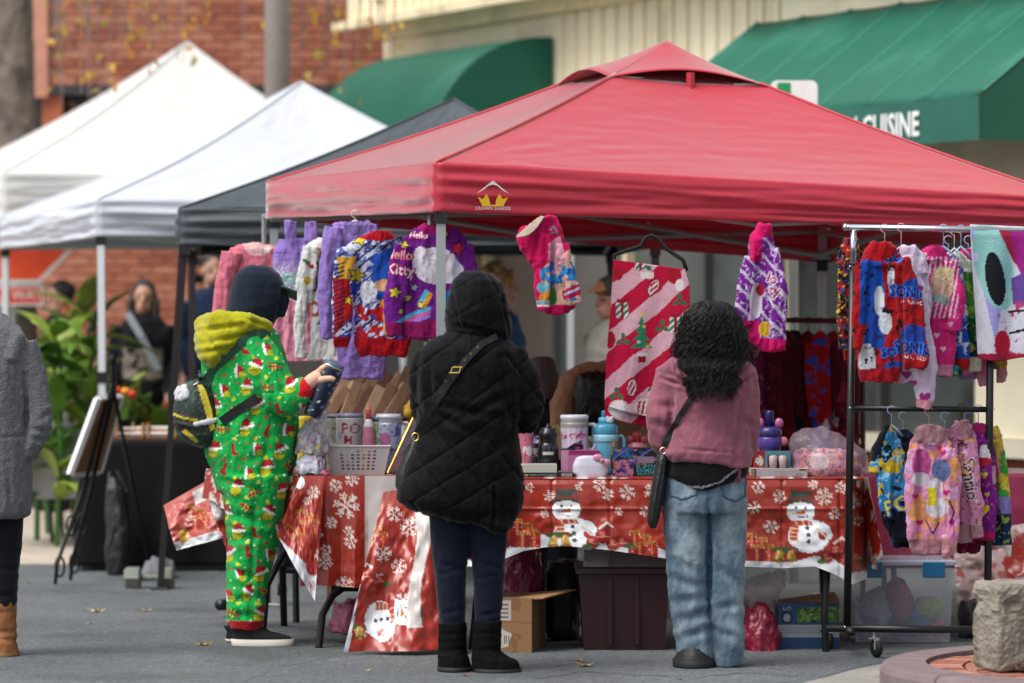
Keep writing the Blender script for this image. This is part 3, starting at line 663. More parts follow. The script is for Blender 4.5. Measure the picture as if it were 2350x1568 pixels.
cl = [(230, 15), (125, 40), (140, 120), (270, 45), (205, 62), (330, 12), (380, 40), (365, 66), (158, 100), (210, 160), (186, 182), (205, 212), (142, 212), (278, 112), (345, 128), (465, 42), (625, 32), (700, 72), (690, 110), (665, 178), (772, 50), (870, 22), (850, 72), (880, 52), (820, 132), (742, 172), (762, 100), (660, 20), (715, 15), (405, 100), (250, 190), (230, 215), (320, 55), (295, 85), (180, 20), (430, 15), (560, 60), (905, 100), (790, 190)]
twg = []
for i, (x, y) in enumerate(cl):
    L_ = min(limbs, key=lambda q: min(abs(topx(np.array([p]))[0][0] - x) for p in q))
    p0 = min(L_, key=lambda p: abs(topx(np.array([p]))[0][0] - x)); e = P(x, y, p0[1])
    mid = np.array((e[0] + rt_.uniform(-.05, .05), e[1], (p0[2] + e[2]) / 2)); twg.append(tube([p0, mid, e, e - (0, 0, .12)], [.010, .007, .005, .003], 5))
    for _ in range(rt_.randint(2, 5)):
        c = e + np.array((rt_.gauss(0, .09), rt_.gauss(0, .1), rt_.gauss(.02, .11))); s_ = rt_.uniform(.024, .048)
        V, f = xf((np.array([(-1, 0, 0), (-.3, -.6, .15), (.5, -.5, .1), (1, 0, .3), (.5, .5, .1), (-.3, .6, .15)]), [(0, 1, 2, 3, 4, 5)]), c, rt_.uniform(0, 6.3), rt_.uniform(0, 3), rt_.uniform(0, 3), s_)
        lf_ += [tuple(j + len(lv) for j in q) for q in f]; lv += list(V); cc = lin(rt_.choice(('#c79a34', '#cfa840', '#b8842f', '#a89a44', '#c27f3a'))); lc += [cc] * 6
tag(obj('twigs', cat(twg), barkm, tree), 'thin bare hanging twigs', None, None, 'stuff')
tag(obj('leaves', (lv, lf_), mat('autumn_leaf', vcol=True, rough=.6, var=.15, sub=.3), tree, False, lc), 'scattered yellow and orange autumn leaves', None, None, 'stuff')

# ================================================================== CANNA PLANTS
leafg = [mat('canna_leaf_%d' % i, c, rough=.4, var=.25, vs_=6, sub=.25) for i, c in enumerate(('#7fa83f', '#5f9036', '#9fb84a', '#47752f', '#a9b860'))]
def cannaleaf(L, wd, bend, seed):
    def fn(u, v):
        t = v; hw = wd * np.sin(np.pi * np.clip(t, 0.0, 1) ** .8) ** .8 * (1 - .15 * t); s = (u - .5) * 2
        return [s * hw, -bend * t ** 2 * L + .10 * wd * np.abs(s) + .01 * np.sin(s * 9 + t * 14), L * (t - .25 * bend * t ** 3)]
    return grid(fn, 9, 14, .003)
_lm = []
for k in range(5): _lm.append(mkmesh('leaf', *cannaleaf(.36 + .04 * k, .07 + .012 * (k % 3), .25 + .15 * k, k), smooth=True))
_lmm = {}
rc = random.Random(4)
spots = [(30, 25.0), (85, 25.6), (130, 24.9), (170, 25.8), (205, 25.1), (250, 25.7), (290, 25.2), (335, 25.9), (375, 25.3), (110, 26.4), (270, 26.5)]
nms = ['leftmost, half behind the stop sign post', 'second from the left', 'in front, left of the white tent pole', 'tall, just left of the white tent pole', 'behind the white tent pole', 'right of the white tent pole', 'in front of the woman in black', 'low, beside the woman in black', 'rightmost, beside the black tent pole', 'at the back on the left', 'at the back near the woman']
for i, ((x, d), nm) in enumerate(zip(spots, nms)):
    b0 = np.array((P(x, 0, d)[0], d, 0.0)); pt = thing('canna_plant', b0, 'broad-leaved green canna plant ' + nm, 'plant', 'canna plants behind the white tent')
    hgt = rc.uniform(1.35, 1.55) if 125 < x < 240 else (rc.uniform(1.0, 1.25) if x < 126 else rc.uniform(.7, .95))
    obj('stem', tube([b0, b0 + (rc.uniform(-.03, .03), 0, hgt * .5), b0 + (rc.uniform(-.05, .05), 0, hgt)], [.02, .017, .01], 7), leafg[3], pt)
    for k in range(17):
        z = .3 + (hgt - .3) * k / 16; j = rc.randrange(5); c_ = rc.randrange(5); key = (j, c_)
        if key not in _lmm: mm = _lm[j].copy(); mm.materials.append(leafg[c_]); _lmm[key] = mm
        o = bpy.data.objects.new('leaf', _lmm[key]); col.objects.link(o); o.parent = pt; o.location = (rc.uniform(-.02, .02), 0, z)
        o.rotation_euler = (R(rc.uniform(10, 62)), R(rc.uniform(-12, 12)), R(k * 137 + rc.uniform(-25, 25))); 
    if i in (3, 7, 8):
        obj('flower', cat([ellip(b0 + (rc.uniform(-.05, .05), -.03, hgt + .05 + .03 * q), (.03, .02, .035), 8, 6) for q in range(3)]), mat('canna_flower', '#d9793f', rough=.6), pt)

# ================================================================== NEIGHBOUR STALL on the left
blackc = cloth('black_cloth', '#0c0c0e', rough=.85); greyc = cloth('grey_cloth', '#a9abae')
def drape_table(name, label, x0, x1, d0, d1, ztop, zb, m, legm, leg=True, flare=.05, folds=9, seed=0, px_corner=None):
    t = thing(name, ((x0 + x1) / 2, (d0 + d1) / 2, 0), label, 'table')
    obj('tabletop', box(x0 + .01, x1 - .01, d0 + .01, d1 - .01, ztop - .035, ztop - .006), legm, t)
    if leg:
        for x in (x0 + .12, x1 - .12):
            for y in (d0 + .1, d1 - .1): obj('leg', tube([(x, y, ztop - .04), (x + (.04 if x < (x0 + x1) / 2 else -.04), y, 0)], .014, 8), blk_p, t)
    per = [(x0, d1), (x0, d0), (x1, d0), (x1, d1)]
    pts = []; 
    for (a, b), (c, e) in zip(per[:-1], per[1:]):
        n = max(8, int(math.hypot(c - a, e - b) / .03))
        for k in range(n): pts.append((a + (c - a) * k / n, b + (e - b) * k / n))
    pts.append(per[-1]); pts = np.array(pts); tang = np.gradient(pts, axis=0); nrm = np.stack([tang[:, 1], -tang[:, 0]], 1); nrm /= np.linalg.norm(nrm, axis=1, keepdims=True) + 1e-9
    for _ in range(2): nrm[1:-1] = (nrm[:-2] + nrm[1:-1] * 2 + nrm[2:]) / 4
    def fn(u, v):
        i = (u * (len(pts) - 1)).round().astype(int); w_ = np.sin(u * folds * 2 * np.pi + seed) * .5 + (fb(u * folds * 1.5, v * 2, seed) - .5) * 1.6
        off = .006 + v * (flare + .035 * w_)
        return [pts[i, 0] - nrm[i, 0] * -off, pts[i, 1] - nrm[i, 1] * -off, ztop + (zb - ztop) * v + .0 * u]
    obj('cloth_skirt', grid(fn, len(pts), 24, .003), m, t, True)
    obj('cloth_top', grid(lambda u, v: [x0 - .006 + u * (x1 - x0 + .012), d0 - .006 + v * (d1 - d0 + .012), ztop + .003 * fb(u * 8, v * 6, 3)], 30, 16, .003), m, t, True)
    return t
tb = drape_table('black_display_table', 'long table under a black floor-length cloth, behind the easel', P(190, 0, 22.5)[0], P(700, 0, 22.5)[0], 22.5, 23.2, .76, .03, blackc, blk_p, False)
tg = drape_table('grey_display_table', 'table under a pale grey cloth at far left, thin legs showing', P(60, 0, 25.2)[0], P(232, 0, 25.2)[0], 25.2, 26.0, .78, .30, greyc, blk_p, True, .02)
# goods on the black table
wood = mat('pale_wood', '#b58a5c', rough=.6, var=.25, vs_=15); wood2 = mat('brown_wood', '#6f4a33', rough=.6, var=.25, vs_=15); whitep = mat('white_plastic', '#e4e4e2', rough=.4, var=.03)
def zt(d, py): return H - (py - HY) * M(d)
for i, (x0, x1, y0, y1, dd) in enumerate(((262, 330, 984, 1008, 22.62), (335, 405, 984, 1008, 22.6), (300, 420, 958, 985, 22.85))):
    r_ = thing('ring_rack', (P((x0 + x1) / 2, 0, dd)[0], dd, .763), ('pale wooden jewellery rack, left one at the front of the black table', 'pale wooden jewellery rack, right one at the front of the black table', 'wider wooden jewellery rack at the back of the black table')[i], 'rack', 'jewellery racks on the black table')
    a = P(x0, 0, dd)[0]; b = P(x1, 0, dd)[0]
    obj('tray', cbox(a, b, dd, dd + .12, .763, .785, .003), wood2, r_)
    for q in range(3): obj('bar', tube([(a, dd + .02 + q * .04, .80 + q * .015), (b, dd + .02 + q * .04, .80 + q * .015)], .006, 6), (whitep, wood, whitep)[q], r_)
    for x in (a + .01, b - .01): obj('end_post', box(x - .006, x + .006, dd + .01, dd + .115, .785, .86), wood, r_)
for i, (x, h_, c) in enumerate(((172, .10, '#161616'), (184, .13, '#1d2320'), (197, .09, '#111111'), (208, .12, '#2c4a32'), (222, .10, '#20160f'), (150, .11, '#e4ddcf'), (132, .12, '#d9cfc0'))):
    dd = 22.62 if x > 160 else 25.3; z0 = .763 if x > 160 else .784; c0 = np.array((P(x, 0, dd)[0] + (.08 if 160 < x < 195 else 0), dd + .02 * (i % 3), z0))
    bt = thing('small_bottle', c0, 'small stoppered bottle on the %s table, %s' % (('black' if x > 160 else 'grey'), ('nearest the left end', 'second from the left end', 'third from the left end', 'greenish one', 'brown one by the easel board', 'pale one at the right', 'pale one at the left')[i]), 'bottle', 'small bottles on the neighbour tables')
    obj('bottle_body', lathe([(.016, 0), (.018, .005), (.018, h_ * .6), (.007, h_ * .75), (.007, h_ * .85)], 12, c0), mat('bottle_glass_%d' % i, c, rough=.2), bt, True)
    obj('stopper', lathe([(.009, h_ * .85), (.009, h_), (.005, h_ * 1.03)], 10, c0), wood, bt, True)
c0 = np.array((P(284, 0, 22.9)[0], 22.9, .763)); pc = thing('flower_pot', c0, 'dark pot holding red and orange pompom flowers on the black table', 'flower pot')
obj('pot', lathe([(.04, 0), (.05, .11), (.055, .115), (.045, .11), (.04, .02)], 14, c0), mat('dark_pot', '#20262c', rough=.4), pc, True)
for x, y, c in ((268, 896, '#d2402f'), (288, 899, '#e0902a'), (303, 905, '#c9432f')):
    e = P(x, y, 22.9); fl = obj('flower', ellip(e, (.03, .03, .026), 12, 8), mat('pompom_' + c[1:], c, rough=.8), pc, True); obj('stem', tube([c0 + (0, 0, .1), e], .004, 6), leafg[1], fl)

# easel with board
d = 21.25
es = thing('display_easel', G(200, 1345), 'black scrolled metal easel holding a white framed board', 'easel')
iron = mat('black_iron', '#151415', rough=.45, metal=.4)
apx = P(258, 880, d + .2)
for k, (x, y) in enumerate(((131, 1345), (166, 1336))):
    g = G(x, y); obj('front_leg', tube([apx + (k * .02, 0, 0), apx * .5 + g * .5, g + (0, 0, .12), g + (-.01, 0, .01)], .011, 8), iron, es)
    for q in (0, 1):
        c = g + (apx - g) * (.05 + .2 * q); obj('scroll', tube([c + (math.cos(a) * .025, 0, .055 * math.sin(a) + .05) for a in np.linspace(0, 6.3, 15)], .007, 6), iron, es)
g = np.array((P(345, 0, 22.1)[0], 22.1, 0)); obj('back_leg', tube([apx, g + (0, 0, .01)], .010, 8), iron, es)
obj('finial', cat([tube([apx, apx + (0, 0, .12)], .012, 8), ellip(apx + (0, 0, .13), (.022, .022, .03), 10, 8)]), iron, es)
q4 = [P(160, 1090, d - .05), P(228, 1083, d + .42), P(276, 912, d + .52), P(224, 916, d + .05)]
nb = np.cross(q4[1] - q4[0], q4[3] - q4[0]); nb /= np.linalg.norm(nb)
def bq(u, v): return q4[0] * (1 - u) * (1 - v) + q4[1] * u * (1 - v) + q4[2] * u * v + q4[3] * (1 - u) * v
obj('shelf_bar', tube([bq(-.05, -.02), bq(1.1, -.02)], .012, 8), iron, es)
bdm = thing('framed_board', bq(.5, 0), 'brown framed notice board with white edge leaning on the easel', 'board')
obj('panel', (np.array([bq(u, v) + nb * o for o in (0, .012) for u, v in ((.03, .02), (.97, .02), (.97, .98), (.03, .98))]), [(0, 1, 2, 3), (7, 6, 5, 4), (0, 4, 5, 1), (1, 5, 6, 2), (2, 6, 7, 3), (3, 7, 4, 0)]), mat('board_brown', '#8a6a4c', rough=.7, var=.2, vs_=5), bdm)
for (a, b) in (((0, 0), (1, 0)), ((1, 0), (1, 1)), ((1, 1), (0, 1)), ((0, 1), (0, 0))): obj('frame_bar', tube([bq(*a), bq(*b)], .022, 4), whitep, bdm)

# dumbbell weight on the tent foot
d = 21.0; hexm = mat('dumbbell_grey', '#747a70', rough=.6, var=.12, vs_=20, bump=.2)
z0 = .058; db = thing('hex_dumbbell', (P(342, 0, d)[0], d, 0), 'grey hexagonal dumbbell lying on the asphalt as a tent weight', 'dumbbell')
def hexend(px):
    c = np.array((P(px, 0, d)[0], d, z0)); V = []
    for xx, rr_ in ((-.046, .05), (-.034, .066), (.034, .066), (.046, .05)):
        for k in range(6): a = R(30 + 60 * k + 30); V.append((c[0] + xx, c[1] + rr_ * math.cos(a), c[2] + rr_ * math.sin(a) * .99))
    return np.array(V), [(i * 6 + j, i * 6 + (j + 1) % 6, (i + 1) * 6 + (j + 1) % 6, (i + 1) * 6 + j) for i in range(3) for j in range(6)] + [tuple(range(6))[::-1], tuple(range(18, 24))]
for px in (305, 381): obj('hex_head', hexend(px), hexm, db)
obj('handle', lathe([(.014, -.1), (.017, -.05), (.018, 0), (.017, .05), (.014, .1)], 12), hexm, db, True); h_ = [o for o in db.children if o.name.startswith('handle')][0]; h_.rotation_euler = (0, R(90), 0); h_.location = (-.1 * 0 , 0, z0); ORG[h_] = ORG[db]
_me = h_.data; _me.transform(Matrix.Translation((0, 0, -.1)))
# black bag by the tent pole, pale cloth on the ground
bagm = mat('black_nylon', '#15161a', rough=.5, var=.2, vs_=10, bump=.2, bs=20)
d = 22.2; bg_ = garm('black_tote_bag', [stackpx(d, [(1095, 250, 280, .05), (1120, 244, 292, .1), (1200, 242, 300, .13), (1290, 243, 300, .14), (1318, 246, 298, .13)], 24, 12, 3)], '#16171b', None, .012, 3, .02, 20, bagm)
tag(bg_, 'slumped black tote bag beside the white tent pole', 'bag'); obj('strap', tube([P(248, 1130, d - .08), P(252, 1085, d - .02), P(268, 1080, d), P(292, 1130, d - .05)], .008, 8), bagm, bg_)
d = 21.9; tag(garm('crumpled_cloth', [stackpx(d, [(1283, 350, 380, .04), (1295, 330, 398, .1), (1312, 325, 402, .14), (1324, 328, 400, .14)], 20, 6)], '#85878d', None, .01, 2, .03, 14), 'crumpled pale grey cloth on the ground behind the dumbbell', 'cloth')
# ================================================================== PEOPLE
from mathutils.bvhtree import BVHTree
CAMV = Vector((0, 0, H))
def bvh(*objs):
    V, Fc = [], []; n = 0
    for o in objs:
        vs_ = [tuple(np.array(v.co) + ORG[o]) for v in o.data.vertices]; Fc += [tuple(i + n for i in p.vertices) for p in o.data.polygons]; V += vs_; n += len(vs_)
    return BVHTree.FromPolygons(V, Fc)
def onto(tree_, px, py, off=.006, dflt=16.5):
    r = Vector(P(px, py, 10.0)) - CAMV; r.normalize(); h = tree_.ray_cast(CAMV, r)
    return np.array(h[0] - r * off) if h[0] else P(px, py, dflt)
def ribbon(pts, w, th=.004):
    pts = [Vector(p) for p in pts]; V = []; k = len(pts)
    for i, p in enumerate(pts):
        t = (pts[min(i + 1, k - 1)] - pts[max(i - 1, 0)]).normalized(); v = (p - CAMV).normalized(); s = t.cross(v).normalized(); n = s.cross(t).normalized()
        if n.dot(v) < 0: n = -n
        for a, b in ((-.5, 0), (.5, 0), (.5, 1), (-.5, 1)): V.append(tuple(p + s * w * a + n * (th * b - th * .5)))
    Fc = [(i * 4 + j, i * 4 + (j + 1) % 4, i * 4 + 4 + (j + 1) % 4, i * 4 + 4 + j) for i in range(k - 1) for j in range(4)] + [(3, 2, 1, 0), tuple((k - 1) * 4 + j for j in range(4))]
    return np.array(V), Fc
def along(tree_, pts, n=24, off=.006, dflt=16.5):
    p = np.array(pts, float); s = np.concatenate([[0], np.cumsum(np.hypot(*np.diff(p, axis=0).T))]); t = np.linspace(0, s[-1], n)
    Q = np.array([onto(tree_, x, y, off, dflt) for x, y in zip(np.interp(t, s, p[:, 0]), np.interp(t, s, p[:, 1]))])
    dd = Q[:, 1].copy()
    for _ in range(3): dd[1:-1] = np.minimum(dd[1:-1], (dd[:-2] + dd[1:-1] + dd[2:]) / 3)
    return Q * (dd / Q[:, 1])[:, None] + np.array((0, 0, H)) * (1 - dd / Q[:, 1])[:, None]
def skincol(V, base): return np.tile(np.array(lin(base)), (len(V), 1))
def body(name, parts, skin, voxel=.014, shrink=.024):
    V, N, Fc = blob(parts, voxel, 3); V = V - N * shrink; return obj(name, (V, Fc), SKIN, None, True, skincol(V, skin))
def creases(rows):
    """cloth creases: rows of (x0,y0,x1,y1,width px,depth m)"""
    def f(X, Y, V, N):
        r = np.zeros(len(X))
        for x0, y0, x1, y1, w_, dp in rows:
            dx, dy = x1 - x0, y1 - y0; t = np.clip(((X - x0) * dx + (Y - y0) * dy) / (dx * dx + dy * dy), 0, 1)
            q = np.hypot(X - x0 - t * dx, Y - y0 - t * dy) / w_; r -= dp * np.exp(-q * q) * np.sin(np.pi * np.clip(t, .06, .94)); r += .25 * dp * np.exp(-(q - 2) ** 2)
        return r
    return f

# ------------------------------------------------------------------ woman in the black quilted coat, seen from behind
d = 15.95
w1 = body('person', [stackpx(d, [(635, 1060, 1130, .07), (670, 1045, 1150, .095), (730, 1050, 1150, .1), (770, 1065, 1130, .06), (800, 1000, 1190, .09), (900, 980, 1190, .12), (1050, 985, 1165, .11), (1130, 1000, 1150, .11), (1170, 1020, 1140, .09)], 20),
    tubepx(d, [(1180, 820, 38), (1215, 930, 32), (1180, 960, 26, -.0), (1130, 930, 20, .28), (1120, 925, 12, .36)]), tubepx(d, [(990, 820, 38), (975, 930, 32), (1000, 960, 26, .1), (1060, 930, 20, .3), (1070, 925, 12, .38)]),
    tubepx(d, [(1030, 1190, 36), (1035, 1350, 27), (1040, 1500, 18), (1055, 1530, 14, -.03)]), tubepx(d, [(1112, 1190, 36), (1118, 1350, 27), (1122, 1500, 18), (1140, 1530, 14)])], '#c99a82')
tag(w1, 'woman in a long black quilted hooded coat and dark jeans, back to us', 'person')
def quilt(X, Y, V, N):
    r = 0
    a = (X * .56 + Y * .83 + 9 * np.sin(Y / 90)) / 62; b = (X * .80 - Y * .60 + 9 * np.sin(X / 70)) / 72
    for q in (a, b):
        fr_ = np.abs((q % 1) - .5); r = r - .0055 * np.exp(-((.5 - fr_) / .035) ** 2)
    r = r + .005 * np.abs(np.sin(np.pi * a) * np.sin(np.pi * b))
    return r + creases([(1150, 960, 1010, 930, 9, .012), (1180, 900, 1060, 960, 9, .012), (970, 930, 1090, 1000, 8, .010), (1200, 960, 1130, 1040, 10, .012), (1135, 1120, 1132, 1215, 4, .02), (1150, 820, 1175, 1000, 7, .012), (985, 830, 990, 960, 7, .012)])(X, Y, V, N)
coatm = cloth('black_quilted_nylon', '#050507', rough=.7, spec=.12, var=.15, vs_=12, sheen=.1, bump=.15)
coat = garm('coat', [stackpx(d, [(765, 1020, 1150, .11), (785, 985, 1175, .13), (805, 962, 1192, .15), (850, 952, 1205, .165), (920, 958, 1200, .175), (1000, 955, 1188, .175), (1060, 935, 1198, .185), (1120, 912, 1205, .19), (1145, 912, 1200, .19), (1165, 930, 1195, .185), (1182, 975, 1188, .17), (1196, 1040, 1182, .16), (1206, 1100, 1178, .15), (1222, 1140, 1168, .12)], 32, 8, 2.2),
    tubepx(d, [(1172, 808, 34), (1195, 870, 40), (1212, 930, 39), (1205, 965, 34, .05), (1160, 955, 28, .22), (1130, 950, 22, .3)]), tubepx(d, [(985, 812, 34), (968, 870, 32), (972, 940, 32, .02), (1000, 965, 28, .18), (1060, 950, 22, .32)])],
    '#101114', w1, .007, 3, .008, 40, coatm, quilt)
def hoodq(X, Y, V, N):
    a = (X * .5 + Y * .87) / 55; b = (X * .87 - Y * .5) / 60; r = 0
    for q in (a, b): fr_ = np.abs((q % 1) - .5); r = r - .004 * np.exp(-((.5 - fr_) / .035) ** 2)
    return r + creases([(1040, 680, 1060, 765, 3, .008), (1150, 655, 1165, 770, 3, .010), (1030, 745, 1150, 770, 6, .01)])(X, Y, V, N)
hood = garm('coat_hood', [stackpx(d, [(620, 1072, 1112, .06, .03), (628, 1055, 1132, .1, .03), (645, 1040, 1150, .13, .02), (675, 1030, 1163, .15, .02), (710, 1023, 1171, .16, .02), (740, 1021, 1176, .155, .02), (762, 1026, 1176, .14, .01), (776, 1060, 1170, .1), (783, 1100, 1160, .07)], 30, 6), stackpx(d, [(752, 1030, 1140, .1), (772, 1020, 1150, .115), (790, 1005, 1165, .12)], 24, 8)], '#101114', w1, .007, 3, .006, 30, coatm, hoodq)
jeanm = cloth('dark_denim', '#0d1526', rough=.85, var=.2, vs_=25)
jr = creases([(995, 1290, 1070, 1310, 6, .007), (1000, 1320, 1068, 1305, 5, .006), (1090, 1290, 1155, 1305, 6, .007), (1085, 1330, 1150, 1318, 5, .006), (1005, 1410, 1060, 1400, 5, .006), (1090, 1415, 1150, 1405, 5, .006)])
garm('jeans', [tubepx(d, [(1032, 1170, 50), (1032, 1240, 45), (1033, 1310, 38), (1036, 1380, 34), (1038, 1450, 30)], 18), tubepx(d, [(1118, 1170, 50), (1120, 1240, 44), (1121, 1310, 37), (1120, 1380, 33), (1118, 1450, 30)], 18)], '#16233d', w1, .008, 3, .006, 25, jeanm, jr)
bootm = mat('black_suede', '#060809', rough=.9, spec=.15, var=.25, vs_=18, bump=.25, bs=70); solem = mat('black_rubber', '#0d0e0f', rough=.7)
def boot(x, toe, parent, d, top=1428, base=1545, m=bootm, sm=solem, sw=34, tuck=0, db=0):
    s = M(d); dd = gd(base); 
    sh = [(top, x - sw, x + sw, .062), ((top + base) / 2, x - sw * .95, x + sw * .95, .06), (base - 42, x - sw, x + sw * .98, .066)]
    ft = [(base - 50, x - sw, x + sw * .9, .07), (base - 30, min(x - sw, toe), max(x + sw, toe - 6), .085), (base - 10, min(x - sw, toe) - 0, max(x + sw, toe), .09)]
    bo = garm('boot', [stackpx(d + db, sh + [(base - 8, x - sw, x + sw, .07)], 22, 8), stackpx(d + db, ft, 22, 6)], '#14181a', parent, .006, 3, .006, 22, m, creases([(x - sw, (top + base) / 2 + 10, x + sw, (top + base) / 2 + 5, 5, .006), (x - sw, base - 45, x + sw, base - 40, 5, .006), (x - sw, top + 30, x + sw, top + 26, 4, .004)]))
    so = stackpx(d + db, [(base - 14, min(x - sw, toe) - 1, max(x + sw, toe) + 1, .094), (base, min(x - sw, toe), max(x + sw, toe), .092)], 24, 14)
    obj('sole', so, sm, bo, True); return bo
boot(1038, 1082, w1, d, 1428, 1543); boot(1118, 1196, w1, d - .03, 1425, 1547)
leath = mat('black_leather', '#131315', rough=.4, var=.15, vs_=40, bump=.3, bs=120); brass = mat('brass', '#c9a85a', rough=.3, metal=.9)
tr1 = bvh(coat, hood)
bag1 = thing('shoulder_bag', P(935, 1130, d - .1), 'black leather crossbody bag on the left hip of the quilted coat', 'bag')
obj('strap', ribbon(along(tr1, [(1140, 772), (1105, 790), (1070, 825), (1030, 880), (990, 940), (965, 980), (952, 1000)], 34, .008, d), .026, .005), leath, bag1)
obj('strap_tail', ribbon(along(tr1, [(1052, 840), (1020, 890), (1003, 912)], 12, .014, d), .03, .004), leath, bag1)
bk = along(tr1, [(1050, 843), (1042, 856)], 2, .02, d)
obj('buckle', cat([tube([bk[0] + (sx * .017 - .004, -.002, .0), bk[1] + (sx * .017 + .004, -.002, 0)], .0025, 6) for sx in (-1, 1)] + [tube([bk[i] + (-.02, -.002, 0), bk[i] + (.02, -.002, 0)], .0025, 6) for i in (0, 1)]), brass, bag1)
for q in ((1096, 797), (1080, 812), (1066, 826), (1024, 873), (1012, 890)): c = onto(tr1, *q, .015, d); obj('eyelet', tube([c + (math.cos(a) * .0045, 0, math.sin(a) * .0045) for a in np.linspace(0, 6.28, 9)], .0013, 5), brass, bag1)
bb1 = garm('bag_body', [stackpx(d + .06, [(1005, 946, 962, .05), (1040, 928, 965, .075), (1090, 908, 950, .085), (1115, 906, 945, .085), (1130, 912, 940, .07)], 20, 8)], '#131315', bag1, .006, 3, .004, 20, leath)
rc_ = P(953, 1003, d - .1); obj('ring', tube([rc_ + (math.cos(a) * .014, 0, math.sin(a) * .016) for a in np.linspace(0, 6.28, 13)], .003, 6), brass, bag1)
obj('tassel', cat([tube([P(940, 1020, d - .06), P(928, 1036, d - .06), P(920, 1048, d - .06)], .002, 5), tube([P(941, 1021, d - .06), P(934, 1036, d - .06), P(927, 1046, d - .06)], .002, 5)]), leath, bag1)

# ------------------------------------------------------------------ woman in the pink hoodie, seen from behind
d = 16.15
w2 = body('person', [stackpx(d, [(700, 1600, 1665, .07), (740, 1580, 1685, .095), (800, 1590, 1675, .09), (830, 1605, 1660, .06), (860, 1545, 1710, .085), (950, 1545, 1705, .11), (1050, 1550, 1700, .11), (1130, 1545, 1705, .12), (1160, 1560, 1690, .1)], 20),
    tubepx(d, [(1540, 880, 30), (1520, 980, 26, -.02), (1525, 1020, 22, .06), (1570, 1010, 18, .25), (1580, 1008, 12, .33)]), tubepx(d, [(1715, 880, 30), (1718, 980, 26), (1715, 1020, 22, .06), (1690, 1010, 18, .25), (1680, 1008, 12, .33)]),
    tubepx(d, [(1580, 1140, 36), (1585, 1330, 27), (1600, 1500, 18), (1600, 1520, 14, .03)]), tubepx(d, [(1665, 1140, 36), (1668, 1330, 27), (1670, 1500, 18), (1670, 1520, 14, .03)])], '#c99a82')
tag(w2, 'woman with long curly black hair in a dusty pink hoodie, back to us', 'person')
hm = cloth('dusty_pink_fleece', '#8c5563', rough=.95, var=.1, vs_=14, sheen=.3)
hr = creases([(1545, 880, 1535, 1030, 7, .014), (1565, 870, 1600, 920, 8, .010), (1705, 900, 1690, 1060, 7, .014), (1505, 930, 1550, 935, 8, .01), (1500, 970, 1545, 985, 8, .01), (1700, 960, 1735, 980, 8, .01), (1560, 1030, 1690, 1040, 3, .007), (1590, 960, 1680, 1010, 14, .007), (1600, 1000, 1560, 950, 12, .006), (1515, 868, 1570, 885, 4, .014), (1570, 885, 1620, 905, 4, .012), (1650, 905, 1700, 880, 4, .012), (1700, 880, 1732, 862, 4, .014)])
hoodie = garm('hoodie', [stackpx(d, [(818, 1560, 1700, .1), (832, 1530, 1725, .12), (850, 1515, 1735, .135), (900, 1525, 1730, .15), (960, 1532, 1722, .155), (1010, 1525, 1722, .16), (1040, 1512, 1728, .165), (1056, 1525, 1726, .16), (1072, 1640, 1724, .13)], 30, 8, 2.2),
    tubepx(d, [(1540, 848, 30), (1524, 900, 34), (1515, 960, 33, -.03), (1518, 1005, 32, -.02), (1530, 1035, 27, .1), (1575, 1020, 20, .28)]), tubepx(d, [(1708, 848, 30), (1716, 900, 30), (1718, 970, 28), (1716, 1030, 25, .02), (1700, 1030, 22, .15), (1680, 1015, 18, .3)]),
    tubepx(d, [(1512, 856, 14, .02), (1545, 842, 22, -.06), (1600, 858, 26, -.14), (1650, 858, 26, -.14), (1700, 842, 22, -.06), (1728, 852, 14, .02)])],
    '#9c5f70', w2, .007, 4, .010, 46, hm, hr)
garm('undershirt', [stackpx(d, [(1030, 1535, 1715, .13), (1060, 1528, 1720, .15), (1090, 1524, 1716, .16), (1105, 1540, 1696, .165), (1121, 1572, 1655, .16)], 30, 8)], Paint('#0e0e10').line([(1528, 1103), (1570, 1116), (1610, 1119), (1650, 1108), (1680, 1085), (1700, 1072)], 4, '#8b8d90'), w2, .006, 3, .006, 30)
def denim(X, Y): 
    f = fb(X / 26, Y / 60, 8); f2 = vn(X / 2.2, Y / 2.2, 4); c0 = np.array(lin('#84949e')); c1 = np.array(lin('#566978')); t = np.clip((f - .35) * 2 + .25 * np.cos((X - 1580) / 20), 0, 1)[:, None]
    return (c1 * (1 - t) + c0 * t) * (.88 + .24 * f2)[:, None]
dn = Paint(denim)
for pk in ([(1535, 1112), (1535, 1135), (1565, 1146), (1598, 1135), (1600, 1112)], [(1654, 1085), (1660, 1140), (1685, 1150), (1710, 1138), (1712, 1085)]): dn.line(pk, 4, '#33506a')
dn.line([(1625, 1120), (1628, 1400)], 4, '#3a566f').line([(1535, 1180), (1545, 1480)], 3, '#4a6880')
jn = creases([(1540, 1330, 1610, 1350, 9, .010), (1545, 1380, 1615, 1372, 9, .012), (1550, 1430, 1625, 1405, 9, .014), (1560, 1470, 1630, 1440, 8, .012), (1640, 1300, 1700, 1340, 9, .010), (1640, 1400, 1700, 1385, 9, .012), (1645, 1450, 1700, 1470, 9, .012), (1628, 1150, 1628, 1420, 6, .02), (1560, 1200, 1610, 1240, 12, .006), (1550, 1290, 1600, 1310, 9, .008), (1575, 1360, 1600, 1460, 8, .008)])
